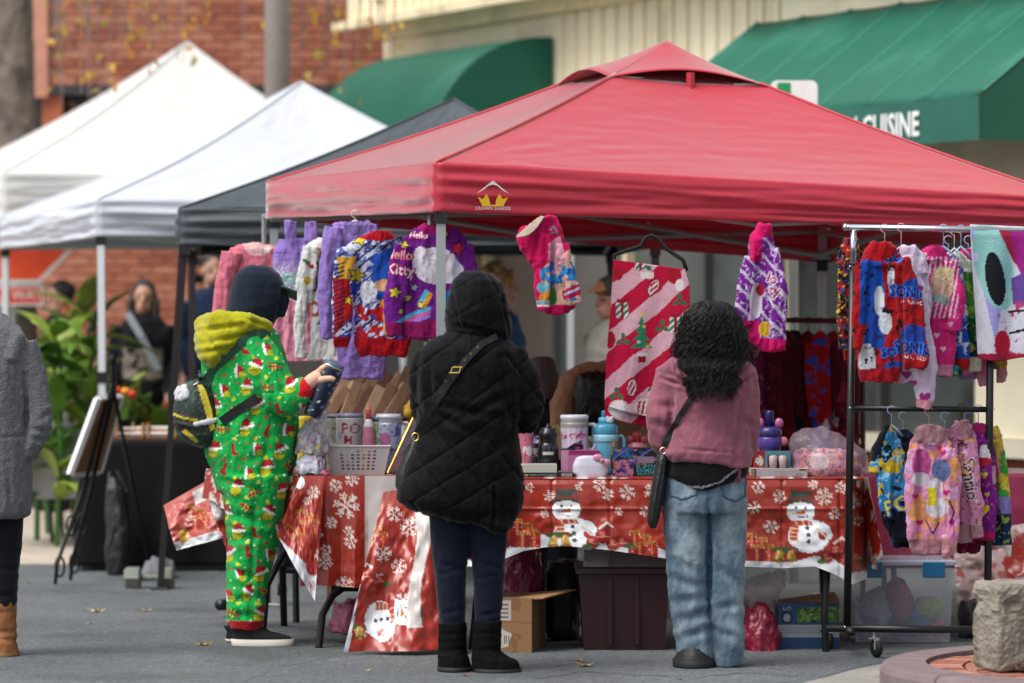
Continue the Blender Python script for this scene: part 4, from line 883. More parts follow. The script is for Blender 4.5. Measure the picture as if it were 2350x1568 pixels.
jeans = garm('jeans', [stackpx(d, [(1062, 1532, 1710, .11), (1110, 1524, 1715, .135), (1150, 1523, 1715, .14), (1175, 1526, 1712, .13)], 28, 10),
    tubepx(d, [(1573, 1150, 52), (1576, 1250, 50), (1579, 1350, 46), (1588, 1440, 43), (1598, 1500, 42), (1598, 1514, 38)], 20), tubepx(d, [(1666, 1150, 48), (1666, 1250, 45), (1667, 1350, 40), (1671, 1440, 38), (1672, 1515, 35), (1672, 1529, 32)], 20)], dn, w2, .007, 3, .010, 40, None, jn)
tj = bvh(jeans)
for rows_ in ([(1536, 1108), (1536, 1135), (1566, 1147), (1598, 1135), (1600, 1108)], [(1655, 1088), (1660, 1140), (1686, 1151), (1710, 1138), (1711, 1088)]):
    c = along(tj, rows_, 14, .003, d); obj('pocket_seam', tube(list(c), .003, 5), mat('denim_thread', '#3a5268', rough=.9), jeans)
shoem = mat('black_platform', '#111112', rough=.6)
for x, y, dp, wd in ((1592, 1531, 0, 48), (1668, 1527, .06, 33)):
    sh = garm('shoe', [stackpx(d + dp, [(1478, x - 30, x + 30, .07), (1500, x - 40, x + 38, .1), (1515, x - wd, x + wd, .11)], 20, 6)], '#111112', w2, .006, 3, .002, 20, shoem)
    obj('sole', stackpx(d + dp, [(1512, x - wd - 1, x + wd + 1, .115), (y, x - wd, x + wd, .115)], 22, 14), solem, sh, True)
# curly hair: mass plus strands
hairm = mat('black_hair', '#0b0a0b', rough=.55, spec=.4, var=.2, vs_=60)
hrows = [(690, 1615, 1650, .04), (698, 1596, 1668, .08), (720, 1578, 1684, .11), (760, 1568, 1696, .125), (800, 1560, 1702, .125), (840, 1556, 1700, .115), (865, 1575, 1685, .09), (880, 1600, 1668, .06)]
hair = garm('hair', [stackpx(d - .02, hrows, 26, 8)], '#0d0c0e', w2, .01, 2, .012, 12, hairm)
rh = random.Random(8); st_ = []
hy_, hl, hr_, hd = [np.array(q) for q in zip(*hrows)]
for k in range(1500):
    a = rh.uniform(math.pi * .93, math.pi * 2.07); ye = rh.uniform(815, 925) if rh.random() < .8 else rh.uniform(740, 830); y0 = rh.uniform(690, 760 if k % 3 else 840); n = max(8, int((ye - y0) / 5.5)); ys = np.linspace(y0, ye, n)
    ph = rh.uniform(0, 6.3); wl = rh.uniform(24, 44); am = rh.uniform(.007, .018); out = rh.uniform(.94, 1.1) if k % 9 else rh.uniform(1.08, 1.3); da = rh.uniform(-.25, .25)
    if abs(math.sin(a)) < .3 and ye > 860: ye += 10
    xs_l = np.interp(ys, hy_, hl); xs_r = np.interp(ys, hy_, hr_); dd = np.interp(ys, hy_, hd); pts = []
    for i, y in enumerate(ys):
        t = i / n; aa = a + da * t; y_over = max(0, y - 850); cx = (xs_l[i] + xs_r[i]) / 2; hw = (xs_r[i] - xs_l[i]) / 2; hw = max(hw, float(np.interp(y, (850, 870, 925), (0, 66, 46))))
        c = P(cx + math.cos(aa) * hw * out, y, d - .02 + math.sin(aa) * max(dd[i], float(np.interp(y, (790, 840, 900), (0, .19, .22)))) * out - .02 * t)
        pts.append(c + np.array((am * math.sin(ph + y / wl * 6.28) * min(1, t * 4), am * math.cos(ph + y / wl * 6.28) * min(1, t * 4), 0)))
    st_.append(tube(pts, [(.0021 if k % 9 else .0013) * (1 - .6 * (i / n) ** 3) for i in range(len(pts))], 3))
obj('hair_strands', cat(st_), hairm, w2, True)
bag2 = thing('crossbody_bag', P(1510, 1215, d - .2), 'slim black leather crossbody bag hanging at the left hip of the pink hoodie', 'bag')
tr2 = bvh(hoodie)
sp_ = along(tr2, [(1612, 872), (1585, 915), (1555, 965), (1530, 1010), (1522, 1028)], 26, .012, d)
obj('strap', ribbon(sp_, .024, .005), mat('black_leather'), bag2)
rc_ = sp_[-1] + (0, -.004, -.012); obj('ring', tube([rc_ + (math.cos(a) * .013, 0, math.sin(a) * .013) for a in np.linspace(0, 6.28, 13)], .003, 6), mat('rose_gold', '#d9b0a0', rough=.25, metal=.9), bag2)
dbag = sp_[-1][1] + .03
bbo = garm('bag_body', [stackpx(dbag, [(1036, 1515, 1533, .03), (1055, 1506, 1532, .045), (1100, 1498, 1530, .055), (1150, 1489, 1522, .06), (1195, 1484, 1512, .055), (1212, 1490, 1506, .04)], 22, 6, 2.6)], '#131315', bag2, .005, 3, .002, 20, mat('black_leather'), creases([(1527, 1045, 1497, 1205, 2.2, .005)]))
obj('zip', tube([P(1526, 1050, dbag - .057), P(1512, 1130, dbag - .064), P(1500, 1195, dbag - .06)], .0022, 5), mat('dark_zip', '#2a2a2c', rough=.3, metal=.6), bbo)
ph_ = onto(tj, 1682, 1090, .008, d); pv = cbox(-.035, .035, -.006, .004, -.03, .045, .004)
tag(obj('phone', xf(pv, ph_, 0, 0, R(3)), mat('leopard_case', '#5a1f33', rough=.35, var=.5, vs_=90, dirt=('#c06a80', 140, .55, .9))), 'phone in a dark red patterned case in the back jeans pocket', 'phone')

# ------------------------------------------------------------------ person in the green printed onesie, facing right
d = 17.3
w3 = body('person', [stackpx(d, [(625, 555, 625, .07), (660, 545, 645, .09), (710, 545, 645, .09), (740, 560, 615, .06), (770, 490, 620, .13), (850, 490, 640, .15), (950, 500, 655, .15), (1040, 495, 650, .15), (1090, 510, 640, .14)], 20),
    tubepx(d, [(585, 800, 36, -.13), (635, 920, 28, -.17), (705, 882, 17, -.2), (722, 874, 15, -.2)]), tubepx(d, [(575, 800, 36, .14), (640, 930, 28, .16), (700, 900, 17, .12), (716, 896, 14, .1)]),
    tubepx(d, [(575, 1080, 42, -.07), (575, 1270, 30, -.07), (562, 1440, 18, -.07), (600, 1468, 12, -.07)]), tubepx(d, [(570, 1080, 42, .1), (565, 1270, 30, .1), (545, 1430, 18, .1), (575, 1455, 12, .1)])], '#d2a58e')
tag(w3, 'person in a bright green printed onesie and navy hood, holding a tumbler', 'person')
gp = Paint('#1ba34a'); rg = random.Random(12)
def hat(x, y, s, rot, c='#b3202a'):
    cr, sr = math.cos(rot), math.sin(rot); T = lambda a, b: (x + s * (a * cr - b * sr), y + s * (a * sr + b * cr))
    gp.poly([T(-.9, .1), T(-.7, -.7), T(0, -1.15), T(.8, -.8), T(1.1, .1), T(.75, .15), T(.6, -.2), T(.5, .2)], '#7d1720'); gp.poly([T(-.8, .05), T(-.6, -.62), T(0, -1.02), T(.7, -.7), T(.5, .1)], c)
    gp.line([T(-.9, .2), T(.55, .3)], s * .42, '#e9ece6'); gp.ell(*T(1.0, .25), s * .26, s * .26, '#e9ece6')
def ball(x, y, s): gp.ell(x, y, s * .82, s * .72, '#4c5a14'); gp.ell(x, y, s * .74, s * .64, '#b3b62a'); gp.line([(x - s * .7, y - s * .12), (x + s * .7, y - s * .12)], s * .12, '#7f861f')
def gift(x, y, s, rot):
    cr, sr = math.cos(rot), math.sin(rot); T = lambda a, b: (x + s * (a * cr - b * sr), y + s * (a * sr + b * cr)); Q = lambda a0, a1, b0, b1, c: gp.poly([T(a0, b0), T(a1, b0), T(a1, b1), T(a0, b1)], c)
    Q(-1.05, 1.05, -.75, .75, '#12351c'); Q(-.95, -.05, -.65, .65, '#9fbf4c'); Q(.05, .95, -.65, .65, '#2a7a3c'); Q(-.95, .95, -.12, .12, '#a8242a'); Q(-.62, -.4, -.65, .65, '#a8242a'); gp.star(*T(-1.15, 0), s * .5, '#b3202a', rot)
def stocking(x, y, s, rot):
    cr, sr = math.cos(rot), math.sin(rot); T = lambda a, b: (x + s * (a * cr - b * sr), y + s * (a * sr + b * cr)); gp.poly([T(-.3, -1), T(.3, -1), T(.25, .3), T(.9, .8), T(.7, 1.1), T(-.4, .8)], '#a31f28')
cells = []
for gy in range(15):
    for gx in range(6):
        cells.append((440 + gx * 50 + (25 if gy % 2 else 0) + rg.uniform(-6, 6), 750 + gy * 47 + rg.uniform(-6, 6)))
for i, (x, y) in enumerate(cells):
    k = i % 5; r_ = rg.uniform(-.6, .6)
    if k in (0, 2): ball(x, y + 7, 16); hat(x + 4, y - 7, 13.5, r_)
    elif k == 1: gift(x, y, 13, r_ + .2)
    elif k == 3: stocking(x, y, 14, r_)
    else: hat(x, y, 13, r_ + 1.2); ball(x + 10, y + 10, 11)
    gp.star(x + 25, y + 22, 7, rg.choice(('#d8cf35', '#c42a30', '#d8cf35')), r_); gp.ell(x - 17, y + 15, 2.2, 2.2, '#cfe8d0'); gp.ell(x + 16, y - 14, 2.0, 2.0, '#cfe8d0'); gp.star(x - 19, y - 12, 4, '#c42a30', r_)
gp.rect(440, 700, 1425, 1450, '#a5202a'); gp.add(lambda X, Y: (X + .55 * Y > 1170) & (X > 688) & (Y < 910), '#c81e28')
gr = creases([(600, 900, 560, 1000, 9, .014), (660, 960, 640, 1060, 8, .014), (560, 1060, 640, 1030, 10, .012), (500, 1100, 600, 1130, 9, .010), (520, 1180, 610, 1200, 9, .012), (525, 1240, 610, 1230, 8, .010), (525, 1310, 600, 1330, 8, .011), (530, 1380, 600, 1370, 8, .012), (530, 1415, 600, 1410, 7, .010), (585, 1100, 575, 1420, 6, .012), (640, 860, 660, 930, 7, .012), (670, 880, 690, 920, 6, .010), (590, 830, 605, 930, 7, .016), (470, 880, 500, 990, 8, .01), (615, 1000, 600, 1120, 8, .012)])
ones = garm('onesie', [stackpx(d, [(738, 480, 615, .13), (760, 460, 640, .17), (800, 455, 655, .2), (860, 463, 668, .215), (920, 470, 680, .22), (980, 468, 688, .23), (1040, 468, 684, .23), (1090, 487, 672, .22), (1130, 500, 662, .2)], 32, 8, 2.2),
    tubepx(d, [(580, 790, 46, -.13), (612, 850, 50, -.17), (640, 908, 47, -.2), (655, 922, 42, -.22), (685, 900, 32, -.22), (708, 882, 24, -.22)], 18), tubepx(d, [(575, 790, 46, .13), (610, 860, 46, .16), (645, 925, 40, .15), (690, 905, 27, .12), (708, 898, 22, .1)], 16),
    tubepx(d, [(585, 1090, 82, -.09), (586, 1165, 68, -.09), (580, 1250, 56, -.09), (568, 1340, 45, -.09), (565, 1425, 40, -.09), (565, 1444, 37, -.09)], 20), tubepx(d, [(575, 1090, 80, .1), (576, 1165, 64, .1), (568, 1250, 50, .1), (555, 1340, 38, .1), (548, 1425, 30, .1), (547, 1438, 28, .1)], 20)],
    gp, w3, .0065, 3, .012, 44, None, gr)
navy = cloth('navy_jersey', '#1a2230', rough=.95, var=.14, vs_=30)
nh = garm('navy_hood', [stackpx(d, [(608, 575, 606, .05), (614, 558, 624, .08), (628, 543, 640, .11), (650, 533, 652, .125), (675, 526, 659, .13), (700, 521, 658, .13), (722, 516, 645, .125), (740, 515, 632, .12), (755, 525, 622, .11)], 28, 6), tubepx(d, [(640, 672, 18, -.03), (652, 690, 14, -.03), (640, 725, 14, -.03)])], '#252f42', w3, .007, 4, .006, 40, navy, creases([(655, 660, 632, 745, 4, .008), (600, 620, 612, 740, 14, .004), (535, 735, 600, 720, 8, .008), (560, 752, 630, 735, 6, .008)]))
obj('cap_visor', grid(lambda u, v: (np.array([P(646 + 36 * a, 664 + 20 * (b - .5) + 14 * a, d - .10 + .2 * b) for a, b in zip(u, v)]) + 0).T, 8, 10, .006), mat('visor_green', '#2c5a46', rough=.7), nh, True)
yel = cloth('mustard_fleece', '#a39f18', rough=.95, var=.12, vs_=25, sheen=.3)
garm('lowered_hood', [stackpx(d, [(718, 500, 560, .1, -.03), (728, 470, 600, .17, -.02), (748, 450, 618, .21, -.02), (775, 446, 605, .225, -.02), (800, 448, 560, .225, -.03), (828, 460, 520, .19, -.05), (846, 480, 505, .1, -.08)], 28, 6), tubepx(d, [(462, 745, 22, 0), (500, 735, 24, -.18), (570, 738, 22, -.2), (622, 752, 16, -.12)])], '#b3a623', w3, .007, 3, .010, 30, yel, creases([(455, 760, 560, 745, 5, .016), (450, 790, 600, 765, 5, .014), (470, 770, 520, 830, 5, .012), (460, 810, 530, 800, 5, .012), (560, 730, 615, 750, 4, .010)]))
for x, dp, y in ((590, -.09, 1482), (552, .12, 1472)):
    x1_ = 676 if dp < 0 else 640; x0_ = 530 if dp < 0 else 516
    sh = garm('shoe', [stackpx(d + dp, [(1436, x - 40, x + 10, .05), (1448, x0_ + 4, x + 30, .055), (1460, x0_ + 2, x1_ - 10, .058), (1470, x0_ + 2, x1_ - 2, .06)], 22, 5)], '#131214', w3, .006, 3, .002, 20, mat('black_canvas', '#131214', rough=.9))
    obj('sole', stackpx(d + dp, [(1466, x0_, x1_, .064), (y, x0_ + 2, x1_ - 2, .062)], 24, 14), mat('offwhite_rubber', '#cfc9ba', rough=.6, var=.1), sh, True)
# hand on the tumbler
ht = d - .215; tumC = [P(767, 836, ht - .0), P(715, 956, ht - .0)]
hand = blob([tubepx(ht, [(705, 884, 17), (716, 876, 19), (730, 866, 18, -.008), (740, 862, 13, -.012)], 14), tubepx(ht, [(728, 858, 9, -.01), (740, 846, 8, -.022), (752, 838, 7, -.03), (758, 842, 6.5, -.03)], 10), tubepx(ht, [(732, 874, 9, -.02), (746, 870, 8, -.045), (760, 869, 7, -.05), (768, 872, 6, -.046)], 10),
    tubepx(ht, [(738, 862, 8, .0), (752, 855, 7.5, .038), (766, 862, 7, .05), (776, 868, 6, .045)], 10), tubepx(ht, [(735, 872, 8, .005), (748, 872, 7.5, .042), (760, 880, 7, .052), (768, 886, 6, .046)], 10), tubepx(ht, [(728, 882, 7, .005), (740, 888, 6.5, .038), (750, 896, 6, .046)], 10)], .0035, 2)
obj('hand', (hand[0], hand[2]), SKIN, w3, True, skincol(hand[0], '#d3a78f'))
tmb = thing('tumbler', P(715, 956, ht), 'dark navy patterned tumbler held in the hand of the person in green', 'tumbler')
tp = Paint('#1b2338'); rq = random.Random(2)
for _ in range(75): 
    x, y = rq.uniform(690, 800), rq.uniform(820, 970); c = rq.choice(('#5f86b8', '#d7dbe2', '#8a9a4a', '#a8553f', '#3f5f8f')); 
    (tp.star(x, y, rq.uniform(3, 6), c) if rq.random() < .5 else tp.ell(x, y, rq.uniform(1.5, 4), rq.uniform(1.5, 5), c, rq.uniform(0, 3)))
axis = tumC[0] - tumC[1]; V, f = tube([tumC[1] + axis * t for t in np.linspace(0, .93, 40)], [(.038 + .012 * t) for t in np.linspace(0, 1, 40)], 40)
X_, Y_ = topx(V); obj('cup', (V, f), GLOSSP, tmb, True, tp.rgb(X_, Y_))
steel = mat('brushed_steel', '#b9bcbf', rough=.25, metal=.95, var=.05); clearp = mat('clear_plastic', '#dfe6ee', rough=.08, alpha=.35, spec=.6, var=0)
obj('rim', tube([tumC[1] + axis * .93, tumC[1] + axis * .975], .0505, 30), steel, tmb, True); obj('lid', tube([tumC[1] + axis * .975, tumC[0], tumC[0] + axis * .03], [.051, .049, .044], 30), mat('smoky_lid', '#5a6b8c', rough=.1, alpha=.8), tmb, True)
# backpack
bpk = thing('mini_backpack', P(455, 1025, d - .1), 'small dark green sequinned backpack with yellow zips and white fluff', 'backpack')
bp = Paint('#10251c').blot(6, .62, '#2e5a44', 4).rect(380, 470, 945, 990, '#0c0f0d').poly([(452, 880), (462, 876), (492, 985), (484, 990)], '#c9b52c').line([(398, 950), (420, 960), (452, 966)], 6, '#c9b52c').poly([(416, 990), (426, 985), (455, 1010), (450, 1018)], '#c9b52c')
pack = garm('pack_body', [stackpx(d - .05, [(868, 455, 495, .06), (876, 430, 505, .1), (895, 408, 510, .125), (930, 398, 512, .135), (970, 398, 518, .14), (1000, 408, 520, .135), (1018, 435, 505, .11), (1028, 460, 490, .06)], 28, 6, 2.4)], bp, bpk, .006, 3, .004, 30, mat('sequin_cloth', vcol=True, rough=.4, var=.3, vs_=120, bump=.4, bs=200), creases([(396, 962, 520, 985, 4, .008)]))
tpk = bvh(pack)
rw = random.Random(6); fl = []
for k in range(26): fl.append(ellip(onto(tpk, 418 + max(-12, min(12, rw.gauss(0, 7))), 902 + max(-13, min(13, rw.gauss(0, 7))), .002, d), (.016, .014, .017), 8, 6))
for k in range(24): t = k / 23; fl.append(ellip(onto(tpk, 448 + 70 * t, 975 - 16 * t + rw.uniform(-2, 2), .002, d), (.012, .012, .012), 8, 6))
for nm_, ff in (('fluff_ball', fl[:26]), ('fluff_trim', fl[26:])): fw = blob(ff, .005, 2); obj(nm_, (fw[0], fw[2]), cloth('white_fluff', '#cfd1d4', bump=.6), bpk, True)
tro = bvh(ones, pack)
for nm, pts, w_, m in (('shoulder_strap', [(618, 766), (580, 772), (540, 795), (505, 830), (480, 865), (470, 885)], .045, mat('green_strap', '#1e4a38', rough=.6)), ('waist_strap', [(508, 968), (540, 945), (575, 922), (590, 912)], .04, mat('black_nylon')), ('rear_strap', [(462, 850), (462, 880)], .03, mat('green_strap'))):
    obj(nm, ribbon(along(tro, pts, 20, .010, d - .2), w_, .006), m, bpk)
obj('zip', ribbon(along(tpk, [(456, 874), (470, 900), (482, 940), (490, 985)], 16, .004, d), .014, .003), mat('yellow_zip', '#cdb82e', rough=.5), bpk)
obj('zip_pull', tube([onto(tpk, 456, 878, .006, d), onto(tpk, 444, 884, .008, d)], .004, 6), whitep, bpk)

# ------------------------------------------------------------------ person in the grey coat at the left edge
d = 16.7
w4 = body('person', [stackpx(d, [(560, -70, 0, .07), (620, -90, 15, .1), (690, -80, 10, .09), (730, -60, 0, .06), (780, -140, 60, .1), (900, -130, 55, .12), (1050, -130, 55, .12), (1150, -125, 45, .12)], 20), tubepx(d, [(60, 800, 34), (85, 940, 28), (75, 1030, 20, -.02), (62, 1050, 16)]), tubepx(d, [(-140, 800, 34), (-165, 940, 28), (-155, 1030, 20), (-140, 1050, 16)]),
    tubepx(d, [(2, 1140, 40), (5, 1320, 28), (5, 1460, 18), (15, 1492, 13, -.03)]), tubepx(d, [(-85, 1140, 40), (-85, 1320, 28), (-85, 1460, 18), (-75, 1492, 13, -.03)])], '#d0a08a')
tag(w4, 'person in a grey wool coat and brown boots cut off by the left edge', 'person')
wool = cloth('grey_wool', '#66676a', rough=.95, var=.22, vs_=60, bump=.5, bs=110)
garm('coat', [stackpx(d, [(735, -70, 20, .09), (750, -110, 45, .12), (790, -145, 70, .15), (850, -150, 72, .17), (950, -145, 70, .17), (1050, -148, 74, .18), (1150, -155, 76, .19), (1178, -152, 72, .19), (1188, -140, 60, .18)], 30, 8, 2.2), tubepx(d, [(50, 790, 38, -.02), (75, 860, 34, -.03), (90, 940, 31, -.05), (92, 975, 28, -.06), (78, 1020, 24, -.06), (66, 1045, 22, -.05)]), tubepx(d, [(-130, 790, 38), (-165, 940, 31), (-150, 1040, 22)]), tubepx(d, [(-60, 745, 30, .02), (0, 752, 34, -.03), (38, 780, 22, -.08), (20, 830, 18, -.12)])], '#6f7073', w4, .008, 3, .008, 40, wool, creases([(60, 860, 62, 1020, 5, .016), (95, 960, 120, 945, 6, .010), (70, 985, 112, 990, 5, .010), (75, 1005, 100, 1015, 5, .008), (-20, 1005, 60, 1000, 4, .006), (20, 1080, 24, 1180, 5, .006), (70, 1100, 76, 1180, 5, .008), (48, 1160, 50, 1188, 4, .01)]))
garm('leggings', [tubepx(d, [(5, 1165, 50), (8, 1250, 42), (8, 1320, 36), (6, 1400, 32)], 18), tubepx(d, [(-85, 1165, 50), (-85, 1250, 42), (-85, 1400, 32)], 18)], '#16171c', w4, .009, 3, .006, 26, cloth('black_knit', '#17181d'), creases([(-25, 1300, 45, 1310, 6, .007), (-20, 1370, 40, 1362, 6, .007)]))
brb = mat('brown_suede', '#8a5a33', rough=.9, var=.2, vs_=20, bump=.25, bs=70); brs = mat('tan_rubber', '#7a5430', rough=.7)
boot(6, 44, w4, d, 1378, 1510, brb, brs, 34); boot(-85, -120, w4, d, 1378, 1510, brb, brs, 34)

# ------------------------------------------------------------------ people behind the stalls
def headparts(c, yaw, s=1.0):
    Hd = lambda VF: xf((np.asarray(VF[0]) * s, VF[1]), c, yaw)
    return [Hd(ellip((0, .01, .02), (.075, .092, .10), 20, 14)), Hd(ellip((0, -.02, -.06), (.056, .062, .062), 16, 10)), Hd(ellip((0, -.092, -.02), (.014, .022, .024), 10, 8)), Hd(ellip((0, -.082, -.062), (.022, .012, .010), 10, 6)), Hd(ellip((.075, .012, -.015), (.012, .022, .03), 8, 6)), Hd(ellip((-.075, .012, -.015), (.012, .022, .03), 8, 6)), Hd(tube([(0, .02, -.06), (0, .03, -.19)], [.05, .056], 14))]
def facecol(V, c, yaw, skin, s=1.0):
    C = skincol(V, skin); q = (V - c) / s; cy, sy = math.cos(-yaw), math.sin(-yaw); x = q[:, 0] * cy - q[:, 1] * sy; y = q[:, 0] * sy + q[:, 1] * cy; z = q[:, 2]; fr_ = y < -.02
    C[fr_ & (np.hypot((np.abs(x) - .03) / .013, (z + .0) / .007) < 1)] = lin('#2a211e'); C[fr_ & (np.abs(np.abs(x) - .031) < .018) & (np.abs(z - .022) < .004)] = lin('#3a2a22')
    C[fr_ & (np.abs(x) < .022) & (np.abs(z + .063) < .007)] = lin('#a8605a'); return C
def bystander(label, px, ytop, d, h, yaw, skin, jacket, trous, hairc, style, extra=None, arm=(.0, 0)):
    zt_ = zt(d, ytop); base = np.array((P(px, 0, d)[0], d, zt_ - h)); base[2] = max(base[2], 0); c = base + (0, 0, h - .115); T = lambda VF: xf(VF, base, yaw); k = h / 1.7
    arms = [[(.17 * sx * k, 0, 1.38 * k), (.215 * sx * k, .02, 1.12 * k), (.20 * sx * k, -.10 + arm[0], (.92 + arm[1]) * k), (.19 * sx * k, -.15 + arm[0], (.86 + arm[1]) * k)] for sx in (-1, 1)]
    tor = tube([(0, 0, .85 * k), (0, 0, 1.05 * k), (0, 0, 1.28 * k), (0, .01, 1.40 * k), (0, .02, 1.45 * k)], [.14 * k, .14 * k, .165 * k, .12 * k, .06 * k], 18, (.72, 1.08))
    legs = [tube([(.085 * sx * k, 0, .88 * k), (.095 * sx * k, -.01, .48 * k), (.09 * sx * k, .01, .08 * k)], [.075 * k, .055 * k, .042 * k], 12) for sx in (-1, 1)]
    fing = []
    for sx, a in zip((-1, 1), arms):
        e = np.array(a[-1])
        for q in range(5): fing.append(tube([e, e + (.012 * (q - 2), -.035, -.03 - .004 * (q % 3)), e + (.011 * (q - 2), -.055, -.06)], [.012, .008, .006], 6))
    Vb, Nb, Fb = blob([T(tor), *[T(q) for q in legs], *[T(tube(a, [.05 * k, .04 * k, .03 * k, .028 * k], 10)) for a in arms], *[T(q) for q in fing], *headparts(c, yaw)], .010, 2)
    pr = obj('person', (Vb, Fb), SKIN, None, True, facecol(Vb, c, yaw, skin)); tag(pr, label, 'person', 'bystanders behind the stalls')
    V, N, Fc = blob([T(tube([(0, 0, .78 * k), (0, 0, 1.05 * k), (0, 0, 1.28 * k), (0, .01, 1.41 * k), (0, .02, 1.47 * k)], [.17 * k, .165 * k, .19 * k, .145 * k, .085 * k], 18, (.74, 1.1)))] + [T(tube(a[:3] + [tuple(np.array(a[2]) * .3 + np.array(a[3]) * .7)], [.075 * k, .06 * k, .048 * k, .045 * k], 12)) for a in arms], .013, 3)
    V = V + N * ((fb(V[:, 0] * 14, V[:, 2] * 9, 4) - .5) * .03)[:, None]; C = skincol(V, jacket)
    if extra: C = extra(V, base, k, C)
    obj('jacket', (V, Fc), PRINT, pr, True, C)
    V, N, Fc = blob([T(tube([(0, 0, .74 * k), (0, 0, .95 * k)], .15 * k, 14, (.75, 1.05)))] + [T(tube([(.085 * sx * k, 0, .86 * k), (.095 * sx * k, -.01, .48 * k), (.09 * sx * k, .01, .05 * k)], [.09 * k, .072 * k, .065 * k], 12)) for sx in (-1, 1)], .015, 3)
    obj('trousers', (V, Fc), cloth('trouser_' + trous[1:], trous), pr, True)
    for sx in (-1, 1): 
        q = blob([T(ellip((.09 * sx, -.05, .045), (.048, .13, .044), 12, 8))], .012, 2); obj('shoe', (q[0], q[2]), solem, pr, True)
    hp = []
    if style == 'long': hp = [ellip((0, .03, .035), (.088, .098, .105), 18, 12)] + [tube([(.06 * sx, .0, .08), (.085 * sx, -.02, -.03), (.09 * sx, -.03, -.14), (.085 * sx, -.05, -.27)], [.02, .03, .035, .02], 10) for sx in (-1, 1)]
    elif style == 'short': hp = [ellip((0, .03, .05), (.084, .098, .09), 18, 12)]
    elif style == 'curly':
        rr_ = random.Random(3)
        for q in range(60):
            a = rr_.uniform(.2, math.pi - .2) if q % 3 else rr_.uniform(0, 6.3); e = rr_.uniform(-.3, 1.4); hp.append(ellip((.085 * math.cos(a) * math.cos(e), .02 + .095 * math.sin(a) * math.cos(e), .03 + .10 * math.sin(e)), (.022, .022, .024), 8, 6))
        hp.append(ellip((0, .035, .04), (.08, .085, .09), 14, 10)); hp.append(ellip((0, .10, .06), (.045, .045, .05), 12, 8))
    if hp:
        V, N, Fc = blob([xf(q, c, yaw) for q in hp], .008, 2); V = V + N * ((fb(V[:, 0] * 60, V[:, 2] * 60, 4) - .5) * .012)[:, None]; obj('hair', (V, Fc), mat('hair_' + hairc[1:], hairc, rough=.6, var=.3, vs_=50), pr, True)
    return pr, base, c
def shirt_logo(V, b, k, C):
    q = V - b; C[(q[:, 1] < -.03) & (np.abs(q[:, 0]) < .14) & (q[:, 2] > 1.0 * k) & (q[:, 2] < 1.22 * k) & (fb(q[:, 0] * 30, q[:, 2] * 30, 2) > .42)] = lin('#8d8478'); return C
p1, b1, _ = bystander('long-haired woman in a black sweatshirt with a pale bag strap, behind the plants', 330, 648, 27.2, 1.66, 0, '#b98a72', '#15151a', '#15161c', '#1a1416', 'long', shirt_logo)
obj('bag_strap', ribbon([b1 + (-.10, -.16, 1.44), b1 + (0, -.2, 1.28), b1 + (.12, -.19, 1.04)], .05, .008), cloth('grey_strap', '#8e949c'), p1)
bystander('man in a dark navy jacket seen behind the black tent pole', 487, 583, 27.6, 1.8, R(25), '#b48a74', '#1f2b45', '#23252b', '#1d1a1a', 'short')
bystander('person in dark clothes half hidden behind the stop sign', 135, 650, 27.8, 1.66, R(-60), '#b98a72', '#15161a', '#1a1c22', '#141213', 'short')
bystander('woman with curly blond hair in a blue jacket looking right', 1148, 612, 21.6, 1.74, R(72), '#e0b39e', '#2c5484', '#2a2c31', '#c49e68', 'curly', lambda V, b, k, C: np.where(((V - b)[:, [0]] < .02), np.array(lin('#4a4744')), C))
pp_, bp_, cp_ = bystander('man in an orange-brimmed cap mostly hidden by the hanging blanket', 1404, 640, 21.0, 1.66, R(62) * -1, '#b98a72', '#8d8982', '#23252b', '#cfcac4', 'short')
V, N, Fc = blob([xf(ellip((0, .01, .06), (.09, .105, .08), 16, 10), cp_, R(-62)), xf(tube([(0, -.06, .055), (0, -.135, .045)], [.07, .06], 14, (.15, 1)), cp_, R(-62))], .008, 2)
q_ = (V - cp_) @ np.array(Matrix.Rotation(R(-62), 3, 'Z')); obj('cap', (V, Fc), PRINT, pp_, True, np.where((q_[:, [1]] < -.075), np.array(lin('#d08a5c')), np.array(lin('#5c5a50'))))
# stooping vendor behind the table, tan jacket
d = 18.6
v1 = body('person', [stackpx(d, [(860, 1330, 1400, .08), (900, 1318, 1405, .1), (970, 1330, 1395, .08)], 18), stackpx(d + .25, [(850, 1370, 1500, .12), (950, 1370, 1530, .14), (1120, 1380, 1520, .14)], 18), tubepx(d, [(1400, 880, 50, .15), (1360, 880, 40, .05)]), tubepx(d, [(1330, 880, 30, .1), (1290, 960, 24), (1320, 1050, 18, -.1), (1350, 1070, 14, -.12)]), tubepx(d, [(1500, 900, 30, .2), (1500, 1000, 24, .1), (1450, 1060, 18, -.05), (1420, 1072, 14, -.1)]),
    tubepx(d + .3, [(1400, 1100, 40), (1400, 1250, 30), (1400, 1415, 20)]), tubepx(d + .3, [(1490, 1100, 40), (1490, 1250, 30), (1490, 1415, 20)])], '#a87f69')
tag(v1, 'stooping vendor in a tan jacket with black hair over her face, behind the table', 'person')
tan = cloth('tan_suede', '#9a7558', rough=.9, var=.15, vs_=12, sheen=.2)
garm('jacket', [tubepx(d, [(1402, 862, 34, .2), (1350, 862, 34, .12), (1310, 885, 34, .06), (1290, 930, 32, .02), (1290, 985, 30), (1310, 1050, 24, -.08)], 16), stackpx(d + .28, [(845, 1380, 1500, .14), (880, 1360, 1530, .17), (1000, 1365, 1530, .18), (1130, 1370, 1525, .18)], 24, 14), tubepx(d, [(1495, 890, 42, .2), (1505, 980, 34, .1), (1470, 1040, 28, -.02), (1440, 1062, 22, -.07)], 14)], '#9a7558', v1, .01, 3, .014, 30, tan)
